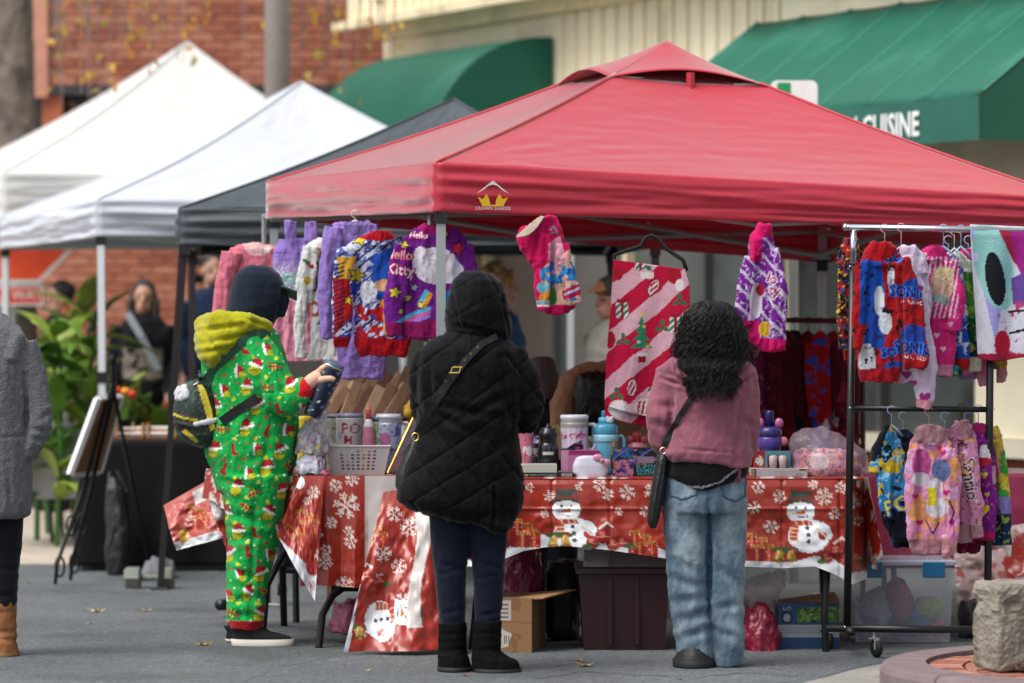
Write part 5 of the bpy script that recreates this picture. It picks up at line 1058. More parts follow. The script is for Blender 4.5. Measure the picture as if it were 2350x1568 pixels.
garm('hair', [stackpx(d - .04, [(850, 1345, 1402, .08), (870, 1325, 1408, .12), (910, 1314, 1408, .13), (950, 1318, 1402, .12), (985, 1332, 1395, .08), (1000, 1345, 1380, .04)], 20, 8)], '#0d0b0c', v1, .009, 2, .02, 9, hairm)
garm('trousers', [tubepx(d + .3, [(1400, 1090, 60), (1400, 1250, 45), (1400, 1425, 38)]), tubepx(d + .3, [(1490, 1090, 60), (1490, 1250, 45), (1490, 1425, 38)])], '#1b1c22', v1, .014, 2)
d = 19.2
v2 = body('person', [ellip(P(1243, 870, d), (.08, .09, .11)), stackpx(d + .1, [(920, 1215, 1290, .08), (980, 1190, 1310, .11), (1150, 1200, 1300, .12)], 18), tubepx(d, [(1310, 980, 28), (1325, 1050, 22, -.1), (1300, 1090, 16, -.2)]), tubepx(d + .1, [(1225, 1130, 36), (1225, 1400, 24)]), tubepx(d + .1, [(1285, 1130, 36), (1285, 1400, 24)])], '#b98a72')
tag(v2, 'bending person in a dark grey knit hat behind the quilted coat', 'person')
garm('knit_hat', [stackpx(d, [(818, 1225, 1262, .06), (832, 1210, 1275, .1), (870, 1204, 1283, .115), (915, 1210, 1282, .11)], 22, 8)], '#57544f', v2, .009, 3, .01, 10, cloth('grey_knit', '#57544f'))
garm('jacket', [stackpx(d + .1, [(910, 1210, 1290, .1), (950, 1185, 1315, .13), (1100, 1185, 1312, .15)], 22, 12), tubepx(d, [(1305, 970, 34), (1322, 1040, 28, -.1), (1305, 1080, 22, -.18)])], '#23242a', v2, .011, 3, .014)
garm('trousers', [tubepx(d + .1, [(1225, 1080, 56), (1225, 1250, 42), (1225, 1400, 36)]), tubepx(d + .1, [(1285, 1080, 56), (1285, 1250, 42), (1285, 1400, 36)])], '#1b1c22', v2, .014, 2)
# ================================================================== STALL TABLES AND CLOTHS
ZT = .762
VR = '#93291a'
def gifts(p, x, y, s):
    for a, b, w_, h_, c in ((-14, -10, 15, 26, '#8f1d1a'), (12, -4, 16, 22, '#a83226'), (-2, 10, 26, 16, '#8a1c1c'), (28, 8, 14, 18, '#9e2a22')):
        p.rect(x + s * (a - w_), x + s * (a + w_), y + s * (b - h_), y + s * (b + h_), c); p.rect(x + s * (a - 3), x + s * (a + 3), y + s * (b - h_), y + s * (b + h_), '#c46a34')
        for q in range(5): p.ell(x + s * (a - w_ + 6 * q + 2), y + s * (b - h_ + 9 * (q % 4) + 4), 1.4 * s, 1.4 * s, '#d8b8a8')
        for sg in (-1, 1): p.ell(x + s * (a + sg * 7), y + s * (b - h_ - 3), 7 * s, 4 * s, '#b5802f', sg * .5); p.ell(x + s * (a + sg * 7), y + s * (b - h_ - 3), 3.5 * s, 1.8 * s, '#5a2c18', sg * .5)
def bells(p, x, y, s):
    p.ell(x, y - 14 * s, 38 * s, 9 * s, '#3c5230'); p.ell(x + 20 * s, y - 16 * s, 8 * s, 7 * s, '#8a1f1f')
    for sg in (-1, 1):
        cx = x + sg * 15 * s; p.poly([(cx - 6 * s, y - 14 * s), (cx + 6 * s, y - 14 * s), (cx + 15 * s + sg * 3 * s, y + 15 * s), (cx - 15 * s + sg * 3 * s, y + 15 * s)], '#b8923f'); p.ell(cx + sg * 3 * s, y + 15 * s, 16 * s, 5 * s, '#7a5620'); p.line([(cx - 3 * s, y - 10 * s), (cx - 7 * s, y + 10 * s)], 3 * s, '#e0c98a'); p.ell(cx + sg * 3 * s, y + 19 * s, 4 * s, 4 * s, '#a97c2e')
def ornaments(p, x, y, s):
    for a, b, r_ in ((-28, 6, 17), (0, -12, 21), (26, 8, 19), (50, 4, 14)): p.ell(x + a * s, y + b * s, r_ * s, r_ * s, '#8d1f18'); p.ell(x + (a - 4) * s, y + (b - 5) * s, r_ * .4 * s, r_ * .3 * s, '#c9665a'); p.line([(x + (a - r_ * .7) * s, y + (b + 4) * s), (x + (a + r_ * .7) * s, y + (b + 2) * s)], 3 * s, '#c98d76'); 
    p.line([(x - 10 * s, y - 30 * s), (x + 10 * s, y - 45 * s), (x + 22 * s, y - 35 * s)], 6 * s, '#d8cfc8'); p.ell(x - 40 * s, y + 16 * s, 14 * s, 7 * s, '#46582f'); p.ell(x + 66 * s, y + 14 * s, 14 * s, 7 * s, '#46582f')
def snowman(p, x, y, s, rot=0):
    cr, sr = math.cos(rot), math.sin(rot); T = lambda a, b: (x + s * (a * cr - b * sr), y + s * (a * sr + b * cr)); E = lambda a, b, rx, ry, c, r0=0: p.ell(*T(a, b), rx * s, ry * s, c, rot + r0); Q = lambda pts, c: p.poly([T(*q) for q in pts], c); Ln = lambda pts, w_, c: p.line([T(*q) for q in pts], w_ * s, c)
    E(20, 62, 52, 42, '#cfd6dc'); E(16, 58, 46, 38, '#e2e5e7'); E(-12, 40, 12, 26, '#d3d9de', .3); E(62, 48, 12, 24, '#d3d9de', -.6); E(0, 0, 35, 31, '#dfe3e6')
    Q([(-30, -22), (-24, -52), (26, -52), (30, -18), (40, -14), (0, -24), (-44, -14)], '#323f38'); Q([(-27, -26), (-25, -36), (27, -34), (29, -24)], '#6b3a2c'); E(20, -34, 9, 7, '#7d2a22')
    Q([(-26, 24), (24, 24), (30, 34), (-26, 38)], '#a8392c'); Q([(-24, 30), (-6, 32), (-8, 74), (-30, 72)], '#a8392c')
    for q in range(4): Q([(-27 + q * .5, 40 + q * 10), (-7, 42 + q * 10), (-7, 46 + q * 10), (-27, 45 + q * 10)], '#d3a98a')
    for q in (-14, 4, 18): Ln([(q, 24), (q + 4, 34)], 4, '#d3a98a')
    Q([(-22, 6), (10, -4), (10, 7)], '#cc6a22'); E(-12, -9, 3.2, 3.8, '#20262b'); E(12, -8, 3.2, 3.8, '#20262b')
    for q in range(5): E(-8 + q * 6, 14 + (1 if q in (1, 2, 3) else -1), 2, 2, '#20262b')
    for q in range(3): E(16 + q * 2, 42 + q * 17, 5.5, 5.5, '#3c4650')
    E(54, 62, 12, 10, '#a32c26', .5); Ln([(40, 44), (66, 66)], 5, '#c9bdb4')
def clothpaint():
    p = Paint(VR)
    for i, (x, y, r_) in enumerate([(1215, 1118, 20), (1260, 1138, 22), (1250, 1180, 18), (1330, 1115, 18), (1375, 1112, 26), (1420, 1175, 16), (1440, 1130, 30), (1500, 1128, 36), (1550, 1108, 24), (1395, 1135, 24), (1480, 1175, 20), (1585, 1150, 26), (1610, 1195, 22), (1740, 1118, 26), (1790, 1140, 26), (1730, 1165, 24), (1770, 1210, 28), (1865, 1112, 20), (1890, 1140, 34), (1930, 1120, 24), (1960, 1150, 30), (1915, 1180, 24), (1970, 1195, 20), (1700, 1200, 18), (1650, 1130, 22), (1130, 1130, 20), (1090, 1160, 24), (1160, 1180, 18), (1060, 1120, 22), (1880, 1205, 16)]): p.flake(x, y, r_ * .6, '#cfc3ba', i * .4)
    hem = lambda X: np.interp(X, *HEM); p.add(lambda X, Y: Y > hem(X) - 22 - 10 * np.sin(X / 37.0), '#cfd2d4')
    for ox, oy in ((0, 0), (-268, 6), (538, 32), (270, 26)):
        gifts(p, 1470 + ox - 270, 1232 + oy, .95); 
    for ox, oy in ((0, 0), (538, 34)):
        snowman(p, 1300 + ox, 1170 + oy * .1, .92); bells(p, 1284 + ox - (20 if ox else 0), 1240 + oy, .85); ornaments(p, 1385 + ox, 1240 + oy * 1.0, .9)
    return p
HEM = ((1000, 1100, 1155, 1200, 1250, 1300, 1400, 1500, 1600, 1700, 1800, 1870, 1920, 1955, 1985), (1300, 1300, 1284, 1265, 1256, 1253, 1263, 1278, 1292, 1300, 1304, 1300, 1320, 1342, 1330))
vinylm = VINYL
xa, xb = P(1030, 0, 16.95)[0], P(1975, 0, 16.95)[0]
t1 = thing('folding_table', ((xa + xb) / 2, 17.3, 0), 'long folding table facing the street, loaded with bottles and boxes', 'table', 'stall tables')
obj('tabletop', cbox(xa, xb, 16.96, 17.7, ZT - .045, ZT - .006, .008), whitep, t1)
steelb = mat('dark_steel_leg', '#1b1b1d', rough=.4, metal=.5)
g = G(1893, 1496); obj('leg', tube([(xb - .16, 17.02, ZT - .05), (xb - .14, 16.98, .45), (g[0], g[1] + .02, .16), (g[0] + .004, g[1], .0)], .016, 10), steelb, t1)
obj('leg', tube([(xb - .16, 17.6, ZT - .05), (xb - .12, 17.6, .4), (xb - .1, 17.6, .0)], .016, 10), steelb, t1)
for yy in (17.02, 17.6): obj('leg', tube([(xa + .16, yy, ZT - .05), (xa + .14, yy, .4), (xa + .1, yy, 0)], .016, 10), steelb, t1)
cp1 = clothpaint()
def front(u, v):
    X = 1006 + u * (1990 - 1006); yt_ = 1099 + 0 * X; Y = yt_ + (np.interp(X, *HEM) - yt_) * v
    rip = (fb(X / 70, Y / 60, 5) - .5) * .04 * np.clip(v * 2, 0, 1) + .022 * np.sin(X / 47 + 1.5 * np.sin(X / 90)) * v
    rip = rip + .007 * np.exp(-(((X - 1070) % 132 - 66) / 3.5) ** 2) - .007 * np.exp(-((Y - 1168) / 3.0) ** 2) + .010 * np.abs(np.sin((X + Y * 1.3) / 53 + 2 * fb(X / 90, Y / 90, 2))) * np.clip(v, 0, 1) * .6
    dd = 16.93 - .012 * np.clip(v * 12, 0, 1) - .03 * v + rip + np.clip((X - 1950) / 40, 0, 1) ** 2 * .25
    return [(X - CX) / F * dd, dd, H - (Y - HY) / F * dd]
tc1 = thing('christmas_tablecloth', ((xa + xb) / 2, 17.3, ZT), 'glossy red christmas tablecloth with snowmen draped over the long table', 'tablecloth', 'christmas tablecloths')
VF = grid(front, 330, 70, .0); X_, Y_ = topx(VF[0]); obj('front_drape', VF, vinylm, tc1, True, cp1.rgb(X_, Y_))
top = grid(lambda u, v: [xa - .02 + u * (xb - xa + .04), 16.925 + v * .79, ZT + .002 + .006 * np.clip(v * 40, 0, 1) - .006 + .004 * fb(u * 20, v * 10, 2)], 120, 20); X_, Y_ = topx(top[0]); obj('top_sheet', top, vinylm, tc1, True, Paint(VR).blot(14, .6, '#cfc3ba', 3).rgb(X_, Y_))
def rightend(u, v): 
    y0 = 16.95 + .74 * u; z = ZT - v * (.34 + .08 * np.sin(u * 5)); return [xb + .02 + .06 * v + .02 * np.sin(u * 17 + 2 * v), y0, z]
VF = grid(rightend, 60, 30); obj('end_drape', VF, vinylm, tc1, True, Paint(VR).blot(.05, .55, '#cfc3ba', 1).rgb(VF[0][:, 1], VF[0][:, 2]))
# second table running back along the left side
u2 = np.array((-.44, .9, 0)) / math.hypot(.44, .9); A = P(690, 1092, 17.1); A[2] = ZT; wv2 = np.array((.62, .04, 0))
def T2(s, t, z=0): return A + wv2 * s + u2 * (t * 1.1) + np.array((0, 0, z))
t2 = thing('side_folding_table', T2(.5, .5, -ZT), 'folding table running back along the left side of the stall', 'table', 'stall tables')
obj('tabletop', (np.array([T2(s, t, z) for z in (-.045, -.006) for s, t in ((0, 0), (1, 0), (1, 1), (0, 1))]), [(3, 2, 1, 0), (4, 5, 6, 7), (0, 1, 5, 4), (1, 2, 6, 5), (2, 3, 7, 6), (3, 0, 4, 7)]), whitep, t2)
for pts in ([(800, 1340, 17.25), (762, 1368, 17.2), (740, 1410, 17.15), (731, 1486, 17.1)], [(668, 1240, 18.0), (640, 1290, 18.0), (612, 1345, 17.95), (603, 1450, 17.9)], [(628, 1200, 18.5), (648, 1300, 18.2), (652, 1434, 18.35)], [(980, 1340, 17.3), (975, 1480, 17.25)], [(640, 1190, 18.6), (678, 1300, 18.6), (680, 1392, 18.55)]):
    q = [P(*a) for a in pts]; q[-1][2] = 0; obj('leg', tube(q, .017, 10), steelb, t2)
obj('leg_brace', tube([P(650, 1310, 18.3), P(735, 1312, 18.2)], .013, 8), steelb, t2); obj('leg_brace', tube([P(760, 1350, 17.3), P(990, 1352, 17.35)], .015, 8), steelb, t2)
tc2 = thing('creased_tablecloth', T2(.5, .5), 'glossy red snowflake tablecloth with a white band, over the side table', 'tablecloth', 'christmas tablecloths')
p2 = Paint(VR).rect(838, 935, 1060, 1500, '#b7aeaa')
for x, y, r_ in ((660, 1105, 16), (720, 1135, 18), (795, 1160, 30), (770, 1115, 16), (808, 1102, 16), (760, 1200, 14), (805, 1245, 16), (800, 1220, 12), (748, 1262, 13), (745, 1290, 18), (790, 1345, 22), (730, 1225, 12)): p2.flake(x, y, r_, '#cfc3ba', x)
def nearface(u, v):
    X = 690 + u * 325 + (u < .12) * 0; Yb = np.interp(X, (690, 720, 860, 1015), (1345, 1342, 1352, 1345)); Y = 1092 + (Yb - 1092) * v
    fold = .035 * np.abs(((X - 690) / 62) % 1 - .5) * v * 2 + (fb(X / 40, Y / 60, 8) - .5) * .03 * v
    dd = 17.08 - .03 * v - fold; return [(X - CX) / F * dd, dd, H - (Y - HY) / F * dd]
VF = grid(nearface, 130, 80); X_, Y_ = topx(VF[0]); obj('near_drape', VF, vinylm, tc2, True, p2.rgb(X_, Y_))
VF = grid(lambda u, v: np.array([T2(-.015 - .03 * b + .012 * math.sin(a * 30), a, -.16 * b - .02 * b * math.sin(a * 11)) for a, b in zip(u, v)]).T, 60, 14); obj('side_drape', VF, vinylm, tc2, True, Paint(VR).blot(.05, .6, '#c9c0bb', 2).rgb(VF[0][:, 1], VF[0][:, 2]))
p3 = Paint(VR).rect(600, 760, 1236, 1300, VR); gifts(p3, 700, 1205, .8); gifts(p3, 672, 1235, .7); p3.flake(720, 1130, 15, '#cfc3ba').flake(705, 1150, 10, '#cfc3ba').ell(688, 1108, 12, 14, '#dfe3e6')
p3.add(lambda X, Y: (Y > 1235 + (X - 640) * .95), '#cdd0d4').ell(718, 1300, 17, 22, '#8d1f18').flake(735, 1275, 14, '#cfc3ba').flake(715, 1345, 10, '#b03a30')
def quadsheet(pts, d_, wob, nu=50, nv=60, seed=0):
    """four photo-grid corners (tl,tr,br,bl) with their own distances"""
    q = [P(x, y, dd) for x, y, dd in pts]
    def fn(u, v):
        u = u[:, None]; v = v[:, None]; S_ = q[0] * (1 - u) * (1 - v) + q[1] * u * (1 - v) + q[2] * u * v + q[3] * (1 - u) * v
        S_ = S_ + np.array((0, -1, 0)) * (wob * ((fb(u[:, 0] * 4, v[:, 0] * 4, seed) - .5) * 2 + .6 * np.sin(u[:, 0] * 9 + 3 * v[:, 0])) * np.clip(v[:, 0] * 3, .1, 1))[:, None]; return S_.T
    return grid(fn, nu, nv)
VF = quadsheet([(690, 1092, 17.06), (745, 1092, 17.04), (722, 1380, 16.92), (636, 1228, 16.98)], 0, .02, 50, 80, 3); X_, Y_ = topx(VF[0]); obj('corner_flap', VF, vinylm, tc2, True, p3.rgb(X_, Y_))
p4 = Paint('#b0564e').poly([(440, 1130), (520, 1085), (530, 1120), (450, 1160)], '#c9c4c2'); gifts(p4, 450, 1195, .8); p4.flake(495, 1128, 16, '#d9b8ae').add(lambda X, Y: Y > 1262 - (X - 400) * .28 - 16, '#cfd0d2').ell(422, 1230, 12, 16, '#b8923f')
VF = quadsheet([(375, 1160, 18.35), (520, 1078, 18.25), (545, 1225, 18.1), (405, 1264, 18.2)], 0, .035, 60, 50, 6); X_, Y_ = topx(VF[0]); obj('far_flap', VF, vinylm, tc2, True, p4.rgb(X_, Y_))
p5 = Paint('#a8423a').flake(510, 1180, 10, '#cfc3ba').add(lambda X, Y: Y < 1195 - (X - 480) * .1, '#c7c3c4')
VF = quadsheet([(480, 1150, 18.05), (560, 1090, 18.0), (590, 1330, 17.95), (520, 1262, 18.0)], 0, .03, 30, 40, 9); X_, Y_ = topx(VF[0]); obj('torn_flap', VF, vinylm, tc2, True, p5.rgb(X_, Y_))
VF = grid(lambda u, v: np.array([T2(a * 1.02 - .01, b * 1.02 - .01, .002 + .004 * fb(a * 9, b * 18, 1)) for a, b in zip(u, v)]).T, 30, 60); obj('top_sheet', VF, vinylm, tc2, True, Paint(VR).blot(.06, .58, '#c9c0bb', 4).rgb(VF[0][:, 0], VF[0][:, 1]))
pd = Paint(VR).flake(905, 1180, 18, '#cfc3ba').flake(940, 1210, 22, '#cfc3ba').flake(880, 1270, 20, '#cfc3ba').flake(915, 1300, 18, '#cfc3ba').flake(870, 1330, 14, '#cfc3ba').flake(925, 1380, 20, '#cfc3ba').flake(950, 1420, 18, '#cfc3ba').flake(870, 1240, 14, '#cfc3ba').flake(830, 1450, 16, '#cfc3ba').flake(1040, 1330, 16, '#cfc3ba')
gifts(pd, 855, 1235, .85); ornaments(pd, 835, 1330, .8); pd.ell(845, 1165, 18, 16, '#dfe3e6'); snowman(pd, 925, 1405, .85, R(88)); bells(pd, 812, 1450, .8); pd.add(lambda X, Y: (X > 944 + 12 * np.sin(Y / 60)) & (X < 985 + 20 * np.sin(Y / 80)) & (Y < 1440), '#b9b1ad').add(lambda X, Y: X < 800 + (1497 - Y) * .17, '#cfd2d6')
tc3 = quadsheet([(880, 1130, 17.0), (1015, 1105, 17.0), (1062, 1490, 16.72), (788, 1497, 16.72)], 0, .045, 90, 120, 12); tc3[0][:, 2] = np.maximum(tc3[0][:, 2], .006); X_, Y_ = topx(tc3[0])
tag(obj('trailing_tablecloth', tc3, vinylm, None, True, pd.rgb(X_, Y_)), 'red christmas tablecloth trailing from the table corner down to the asphalt', 'tablecloth', 'christmas tablecloths')

# ------------------------------------------------------------------ left garment rack over the side table
railm = mat('chrome', '#c9ccd0', rough=.15, metal=1.0, var=.03); blkpaint = mat('black_paint', '#101012', rough=.4)
ra, rb_ = P(988, 482, 17.32), P(606, 497, 19.8)
lr = thing('garment_rack', np.array((ra[0], ra[1], 0)), 'rolling garment rack with grey posts standing over the side table', 'rack', 'garment racks')
obj('rail', tube([ra + (ra - rb_) * .02, rb_], .014, 10), alu, lr)
for q, ctr in ((ra, P(957, 1470, 17.0)), (rb_, P(606, 1388, 19.8))):
    f = np.array((ctr[0], ctr[1], .07)); obj('post', tube([q, f], .0125, 10), alu, lr)
    ft = obj('foot_bar', cat([tube([f + (-.10, -.03, 0), f + (.09, .03, 0)], .03, 14), ellip(f + (-.10, -.03, 0), (.03, .03, .03), 12, 8), ellip(f + (.09, .03, 0), (.03, .03, .03), 12, 8)]), blk_p, lr, True)
    wh = xf(lathe([(.008, -.02), (.032, -.018), (.034, 0), (.032, .018), (.008, .02)], 16), f + (.03, -.01, -.036), 0, 0, R(90)); obj('caster', wh, solem, lr, True)

obj('base_bar', tube([P(600, 1385, 19.6), P(505, 1388, 18.85)], .028, 12), blk_p, lr, True)
# ================================================================== HANGERS
def hanger(parent, px, py, d, w_px, m, drop=26, hook=22, rail=None):
    s = M(d); c = P(px, py, d); w_ = w_px * s / 2
    hk = [c + (0, 0, 0)] + [c + np.array((-.018 * math.sin(a) , 0, .022 + hook * s + .018 * (1 - math.cos(a)) - .018)) for a in np.linspace(0, 4.2, 9)]
    return obj('hanger', cat([tube([c + (-w_, 0, -drop * s), c + (-w_ * .5, 0, -drop * s * .45), c, c + (w_ * .5, 0, -drop * s * .45), c + (w_, 0, -drop * s)], .005, 7), tube([c, c + (0, 0, .022 + hook * s - .018)] + hk[2:], .0022, 6)]), m, parent, True)
hblack = mat('black_velvet_hanger', '#0e0e10', rough=.8); hpink = mat('pink_hanger', '#d9a0ac', rough=.4); hblue = mat('blue_hanger', '#9db4d6', rough=.4); hwhite = mat('white_hanger', '#d9d4cf', rough=.4)

def shirt(name, label, cat_, group, d, torso, sleeves, paint, hood=None, voxel=.0046, th=.034, fold=.017, hang=None, cr=None, fs=26):
    """garment on a hanger: torso rows (py,xl,xr), sleeves as tube points, hood rows"""
    parts = [stackpx(d, [(y, a, b, th * (0.5 if i == 0 else 1)) for i, (y, a, b) in enumerate(torso)], 30, 7, 2.6)] + [tubepx(d - th * 1.3, s, 14, (.42, 1.0)) for s in sleeves]
    if hood: parts.append(stackpx(d - .015, [(y, a, b, th * 1.25) for y, a, b in hood], 24, 5))
    o = garm(name, parts, paint, None, voxel, 3, fold, fs, None, creases(cr) if cr else None)
    tag(o, label, cat_, group)
    if hang: hanger(o, *hang)
    return o
GL = 'children\'s clothes on the left rack'
pp_ = Paint('#651a78').ell(1000, 610, 52, 42, '#c9c3d0').ell(965, 600, 20, 34, '#c9c3d0').poly([(1010, 672), (1075, 655), (1080, 735), (1015, 738)], '#1d6aa0').ell(1035, 625, 30, 26, '#c9c3d0').star(1050, 570, 18, '#a81f35', .3, edge='#3a1446').poly([(955, 700), (975, 665), (985, 668), (968, 705)], '#3f9fc0').poly([(965, 702), (985, 670), (994, 674), (977, 708)], '#c98a2a')
for x, y, r_, c in ((928, 562, 10, '#c9b52c'), (907, 672, 15, '#c9b52c'), (935, 684, 10, '#c9b52c'), (1020, 528, 16, '#c9b52c'), (965, 700, 9, '#c9b52c'), (940, 635, 10, '#b9b9c9'), (950, 660, 8, '#b9b9c9'), (1045, 690, 9, '#c9b52c'), (920, 715, 8, '#c9b52c')): pp_.star(x, y, r_, c, .2, edge='#3a1446')
for k, c in enumerate(('#3f9fc0', '#b0508a', '#8f6fc0')): pp_.line([(905, 745 + k * 9), (945, 722 + k * 9), (985, 708 + k * 9)], 8, c)
pp_.text(915, 585, 30, 'Hello', '#d0a0b0', .1, '#a0184a', 3).text(918, 620, 32, 'Kitty', '#d8ccd4', .1, '#a0184a', 3).text(960, 540, 20, 'Hello', '#d8ccd4', .1, '#a0184a', 2).add(lambda X, Y: (Y > 742 - (X - 880) * .06) & (Y > 735), '#7e1250').add(lambda X, Y: (Y < 538) & (X > 955) & (X < 1045) & (Y < 520 + 22 * (1 - ((X - 1000) / 45) ** 2)), '#8a1258')
shirt('purple_sweatshirt', 'purple sweatshirt with stars and a large pale print, nearest on the left rack', 'sweatshirt', GL, 17.2, [(514, 975, 1025), (526, 945, 1055), (545, 922, 1072), (600, 925, 1080), (680, 920, 1085), (745, 905, 1085), (776, 925, 1080)], [[(925, 560, 22), (912, 640, 24), (900, 710, 24), (902, 748, 20), (905, 770, 16)], [(1065, 560, 20), (1080, 640, 22), (1086, 700, 22)]], pp_, None, hang=(1000, 518, 17.22, 110, hblack, 26, 4), cr=[(960, 560, 950, 760, 8, .014), (1020, 560, 1030, 760, 8, .012), (910, 600, 925, 720, 6, .01)])
bp_ = Paint('#c3c6d8').blot(9, .55, '#5a66b0', 2).stripes(.9, 16, .28, '#2a2f66', 14, 3).blot(22, .60, '#2a3fa0', 6).poly([(860, 585), (905, 565), (945, 600), (930, 700), (875, 690), (850, 640)], '#1c49a0').poly([(870, 690), (905, 680), (925, 760), (885, 775)], '#c9792a').stripes(.6, 14, .4, '#c9b52c', 0, 0, (880, 915, 700, 770)).blot(14, .5, '#a81a22', 9, (818, 880, 700, 800)).poly([(765, 640), (800, 635), (812, 720), (768, 770)], '#a01a1c').poly([(775, 590), (820, 590), (800, 640), (778, 640)], '#b98a2c').ell(880, 655, 22, 14, '#c99a72').ell(845, 670, 20, 26, '#c9ccd6').ell(805, 560, 22, 20, '#b9bccb')
for x, y, r_ in ((818, 632, 20), (826, 548, 18), (800, 690, 10)): bp_.star(x, y, r_, '#c9b52c', .3, edge='#1a1c30')
bp_.stripes(1.2, 9, .35, '#1a1c40', 0, 0, (765, 790, 600, 760)).add(lambda X, Y: (Y > 775 + (X - 815) * .02) & (X > 812), '#9c0e1a').add(lambda X, Y: (Y > 772) & (X < 812), '#8f0c18').add(lambda X, Y: Y < 553 - .004 * (X - 868) ** 2, '#a00f1c')
shirt('blue_hoodie', 'blue and white hoodie with red collar, red hem and yellow stars', 'hoodie', GL, 17.45, [(532, 848, 892), (548, 815, 925), (570, 795, 938), (640, 800, 942), (720, 815, 945), (790, 815, 940), (818, 830, 930)], [[(800, 570, 24), (788, 650, 24), (784, 720, 23), (783, 775, 20), (784, 800, 17)]], bp_, [(527, 850, 892), (540, 836, 905), (558, 828, 912), (566, 840, 905)], hang=(872, 530, 17.45, 100, hblack, 26, 4), cr=[(820, 580, 830, 790, 8, .014), (880, 600, 870, 790, 8, .012)])
shirt('lavender_shirt', 'plain lavender long-sleeved top with a round neck, behind the blue hoodie', 'top', GL, 17.75, [(504, 785, 845), (515, 760, 868), (600, 770, 885), (780, 770, 890), (870, 775, 885)], [[(765, 520, 22), (752, 620, 22), (748, 720, 20), (748, 778, 17)]], Paint('#8a72b8').ell(818, 508, 30, 34, '#6f5f96'), None, hang=(815, 506, 17.75, 90, hwhite, 26, 4), cr=[(770, 560, 765, 780, 8, .012), (800, 560, 805, 800, 8, .01)])
wp = Paint('#c6c7c3').flake(735, 580, 14, '#b98a2c').ell(708, 605, 6, 6, '#a0202c').ell(716, 612, 5, 5, '#a0202c').ell(702, 600, 8, 4, '#2f6a42', .6).ell(706, 645, 9, 11, '#b9a03a').line([(726, 600), (728, 660), (722, 668)], 4, '#33343a').ell(722, 710, 15, 18, '#b2552c').ell(722, 710, 8, 11, '#c6c7c3').ell(705, 738, 4, 5, '#a0202c').poly([(728, 745), (734, 730), (740, 745)], '#2f6a42').ell(752, 738, 5, 6, '#b98a2c')
shirt('white_shirt', 'white long-sleeved top with small christmas prints on the left rack', 'top', GL, 18.05, [(548, 730, 790), (560, 705, 800), (640, 712, 800), (760, 708, 830), (828, 705, 850)], [[(715, 565, 22), (700, 650, 20), (692, 750, 17), (690, 822, 15)]], wp, None, hang=(752, 548, 18.05, 80, hblue, 26, 4), cr=[(712, 620, 706, 820, 6, .012), (745, 650, 750, 820, 8, .01)])
op = Paint('#8a72b8').add(lambda X, Y: Y > 690, '#c98298').rect(620, 760, 600, 690, '#9a8abf').blot(12, .56, '#b78fc0', 5, (620, 760, 620, 690)).ell(665, 640, 24, 16, '#7fa9a4').blot(5, .66, '#d9d0e0', 2, (600, 760, 610, 690)).ell(640, 660, 5, 5, '#c9b52c').ell(650, 718, 9, 11, '#d6c9cc').line([(632, 580), (735, 580)], 3, '#6f5a9c')
ov = shirt('lavender_dungaree_dress', 'lavender dungaree dress with wide straps over a pink skirt', 'dress', GL, 18.35, [(548, 640, 735), (570, 632, 742), (640, 628, 748), (700, 622, 752), (830, 618, 760)], [[(668, 508, 14), (668, 555, 15)], [(712, 508, 14), (714, 555, 15)]], op, None, cr=[(650, 700, 645, 825, 7, .014), (690, 700, 695, 825, 7, .014)])
shirt('pink_shirt', 'plain salmon pink long-sleeved top, leftmost on the rack', 'top', GL, 18.75, [(560, 560, 625), (572, 528, 655), (640, 532, 660), (760, 525, 665), (830, 525, 665)], [[(530, 578, 24), (512, 650, 21), (500, 730, 18), (494, 790, 16)]], Paint('#c86f80').ell(592, 562, 34, 26, '#c9a3a3').rect(606, 618, 568, 580, '#d9d4d2'), None, hang=(592, 560, 18.75, 95, hblack, 26, 4), cr=[(535, 620, 530, 820, 7, .012), (580, 620, 585, 800, 9, .012)])

# ================================================================== HUNG FROM THE CANOPY FRONT
kp = Paint('#b80f50').poly([(1275, 590), (1330, 560), (1335, 700), (1245, 700), (1240, 620)], '#c79a86').poly([(1258, 560), (1285, 540), (1300, 600), (1262, 640)], '#c48a9a').blot(20, .52, '#1d5fa0', 5, (1262, 1330, 600, 690)).blot(16, .58, '#2f7fb8', 8, (1240, 1330, 610, 690)).ell(1252, 685, 14, 18, '#c9832c').ell(1268, 680, 10, 22, '#3a6a34').ell(1245, 660, 12, 12, '#5aa0b8').rect(1230, 1262, 690, 696, '#7fb0c4').rect(1230, 1262, 699, 704, '#d2d4d8').add(lambda X, Y: (Y > 705), '#a80d48').poly([(1290, 668), (1330, 650), (1332, 676), (1294, 690)], '#a80d48').line([(1296, 676), (1328, 662)], 5, '#8fb4c4').text(1268, 530, 22, 'ST', '#3f9fb8', 1.2)
shirt('pink_hooded_jacket', 'hot pink hooded jacket with fleece-lined hood hanging from the canopy front', 'jacket', 'clothes hung from the canopy', 17.0, [(498, 1245, 1275), (520, 1235, 1290), (600, 1232, 1305), (680, 1238, 1318), (705, 1245, 1322), (722, 1255, 1300)], [[(1245, 540, 17), (1245, 610, 22), (1248, 670, 20), (1246, 715, 14)], [(1292, 560, 14), (1306, 630, 18), (1316, 680, 18), (1322, 698, 14)]], kp, [(497, 1238, 1268), (510, 1215, 1266), (528, 1192, 1262), (545, 1184, 1258), (570, 1192, 1255), (598, 1212, 1250), (605, 1225, 1245)], cr=[(1235, 510, 1228, 600, 5, .012), (1270, 540, 1268, 700, 5, .014), (1290, 600, 1300, 690, 5, .01)])
lin_ = [o for o in bpy.data.objects if o.name.startswith('pink_hooded_jacket')][0]
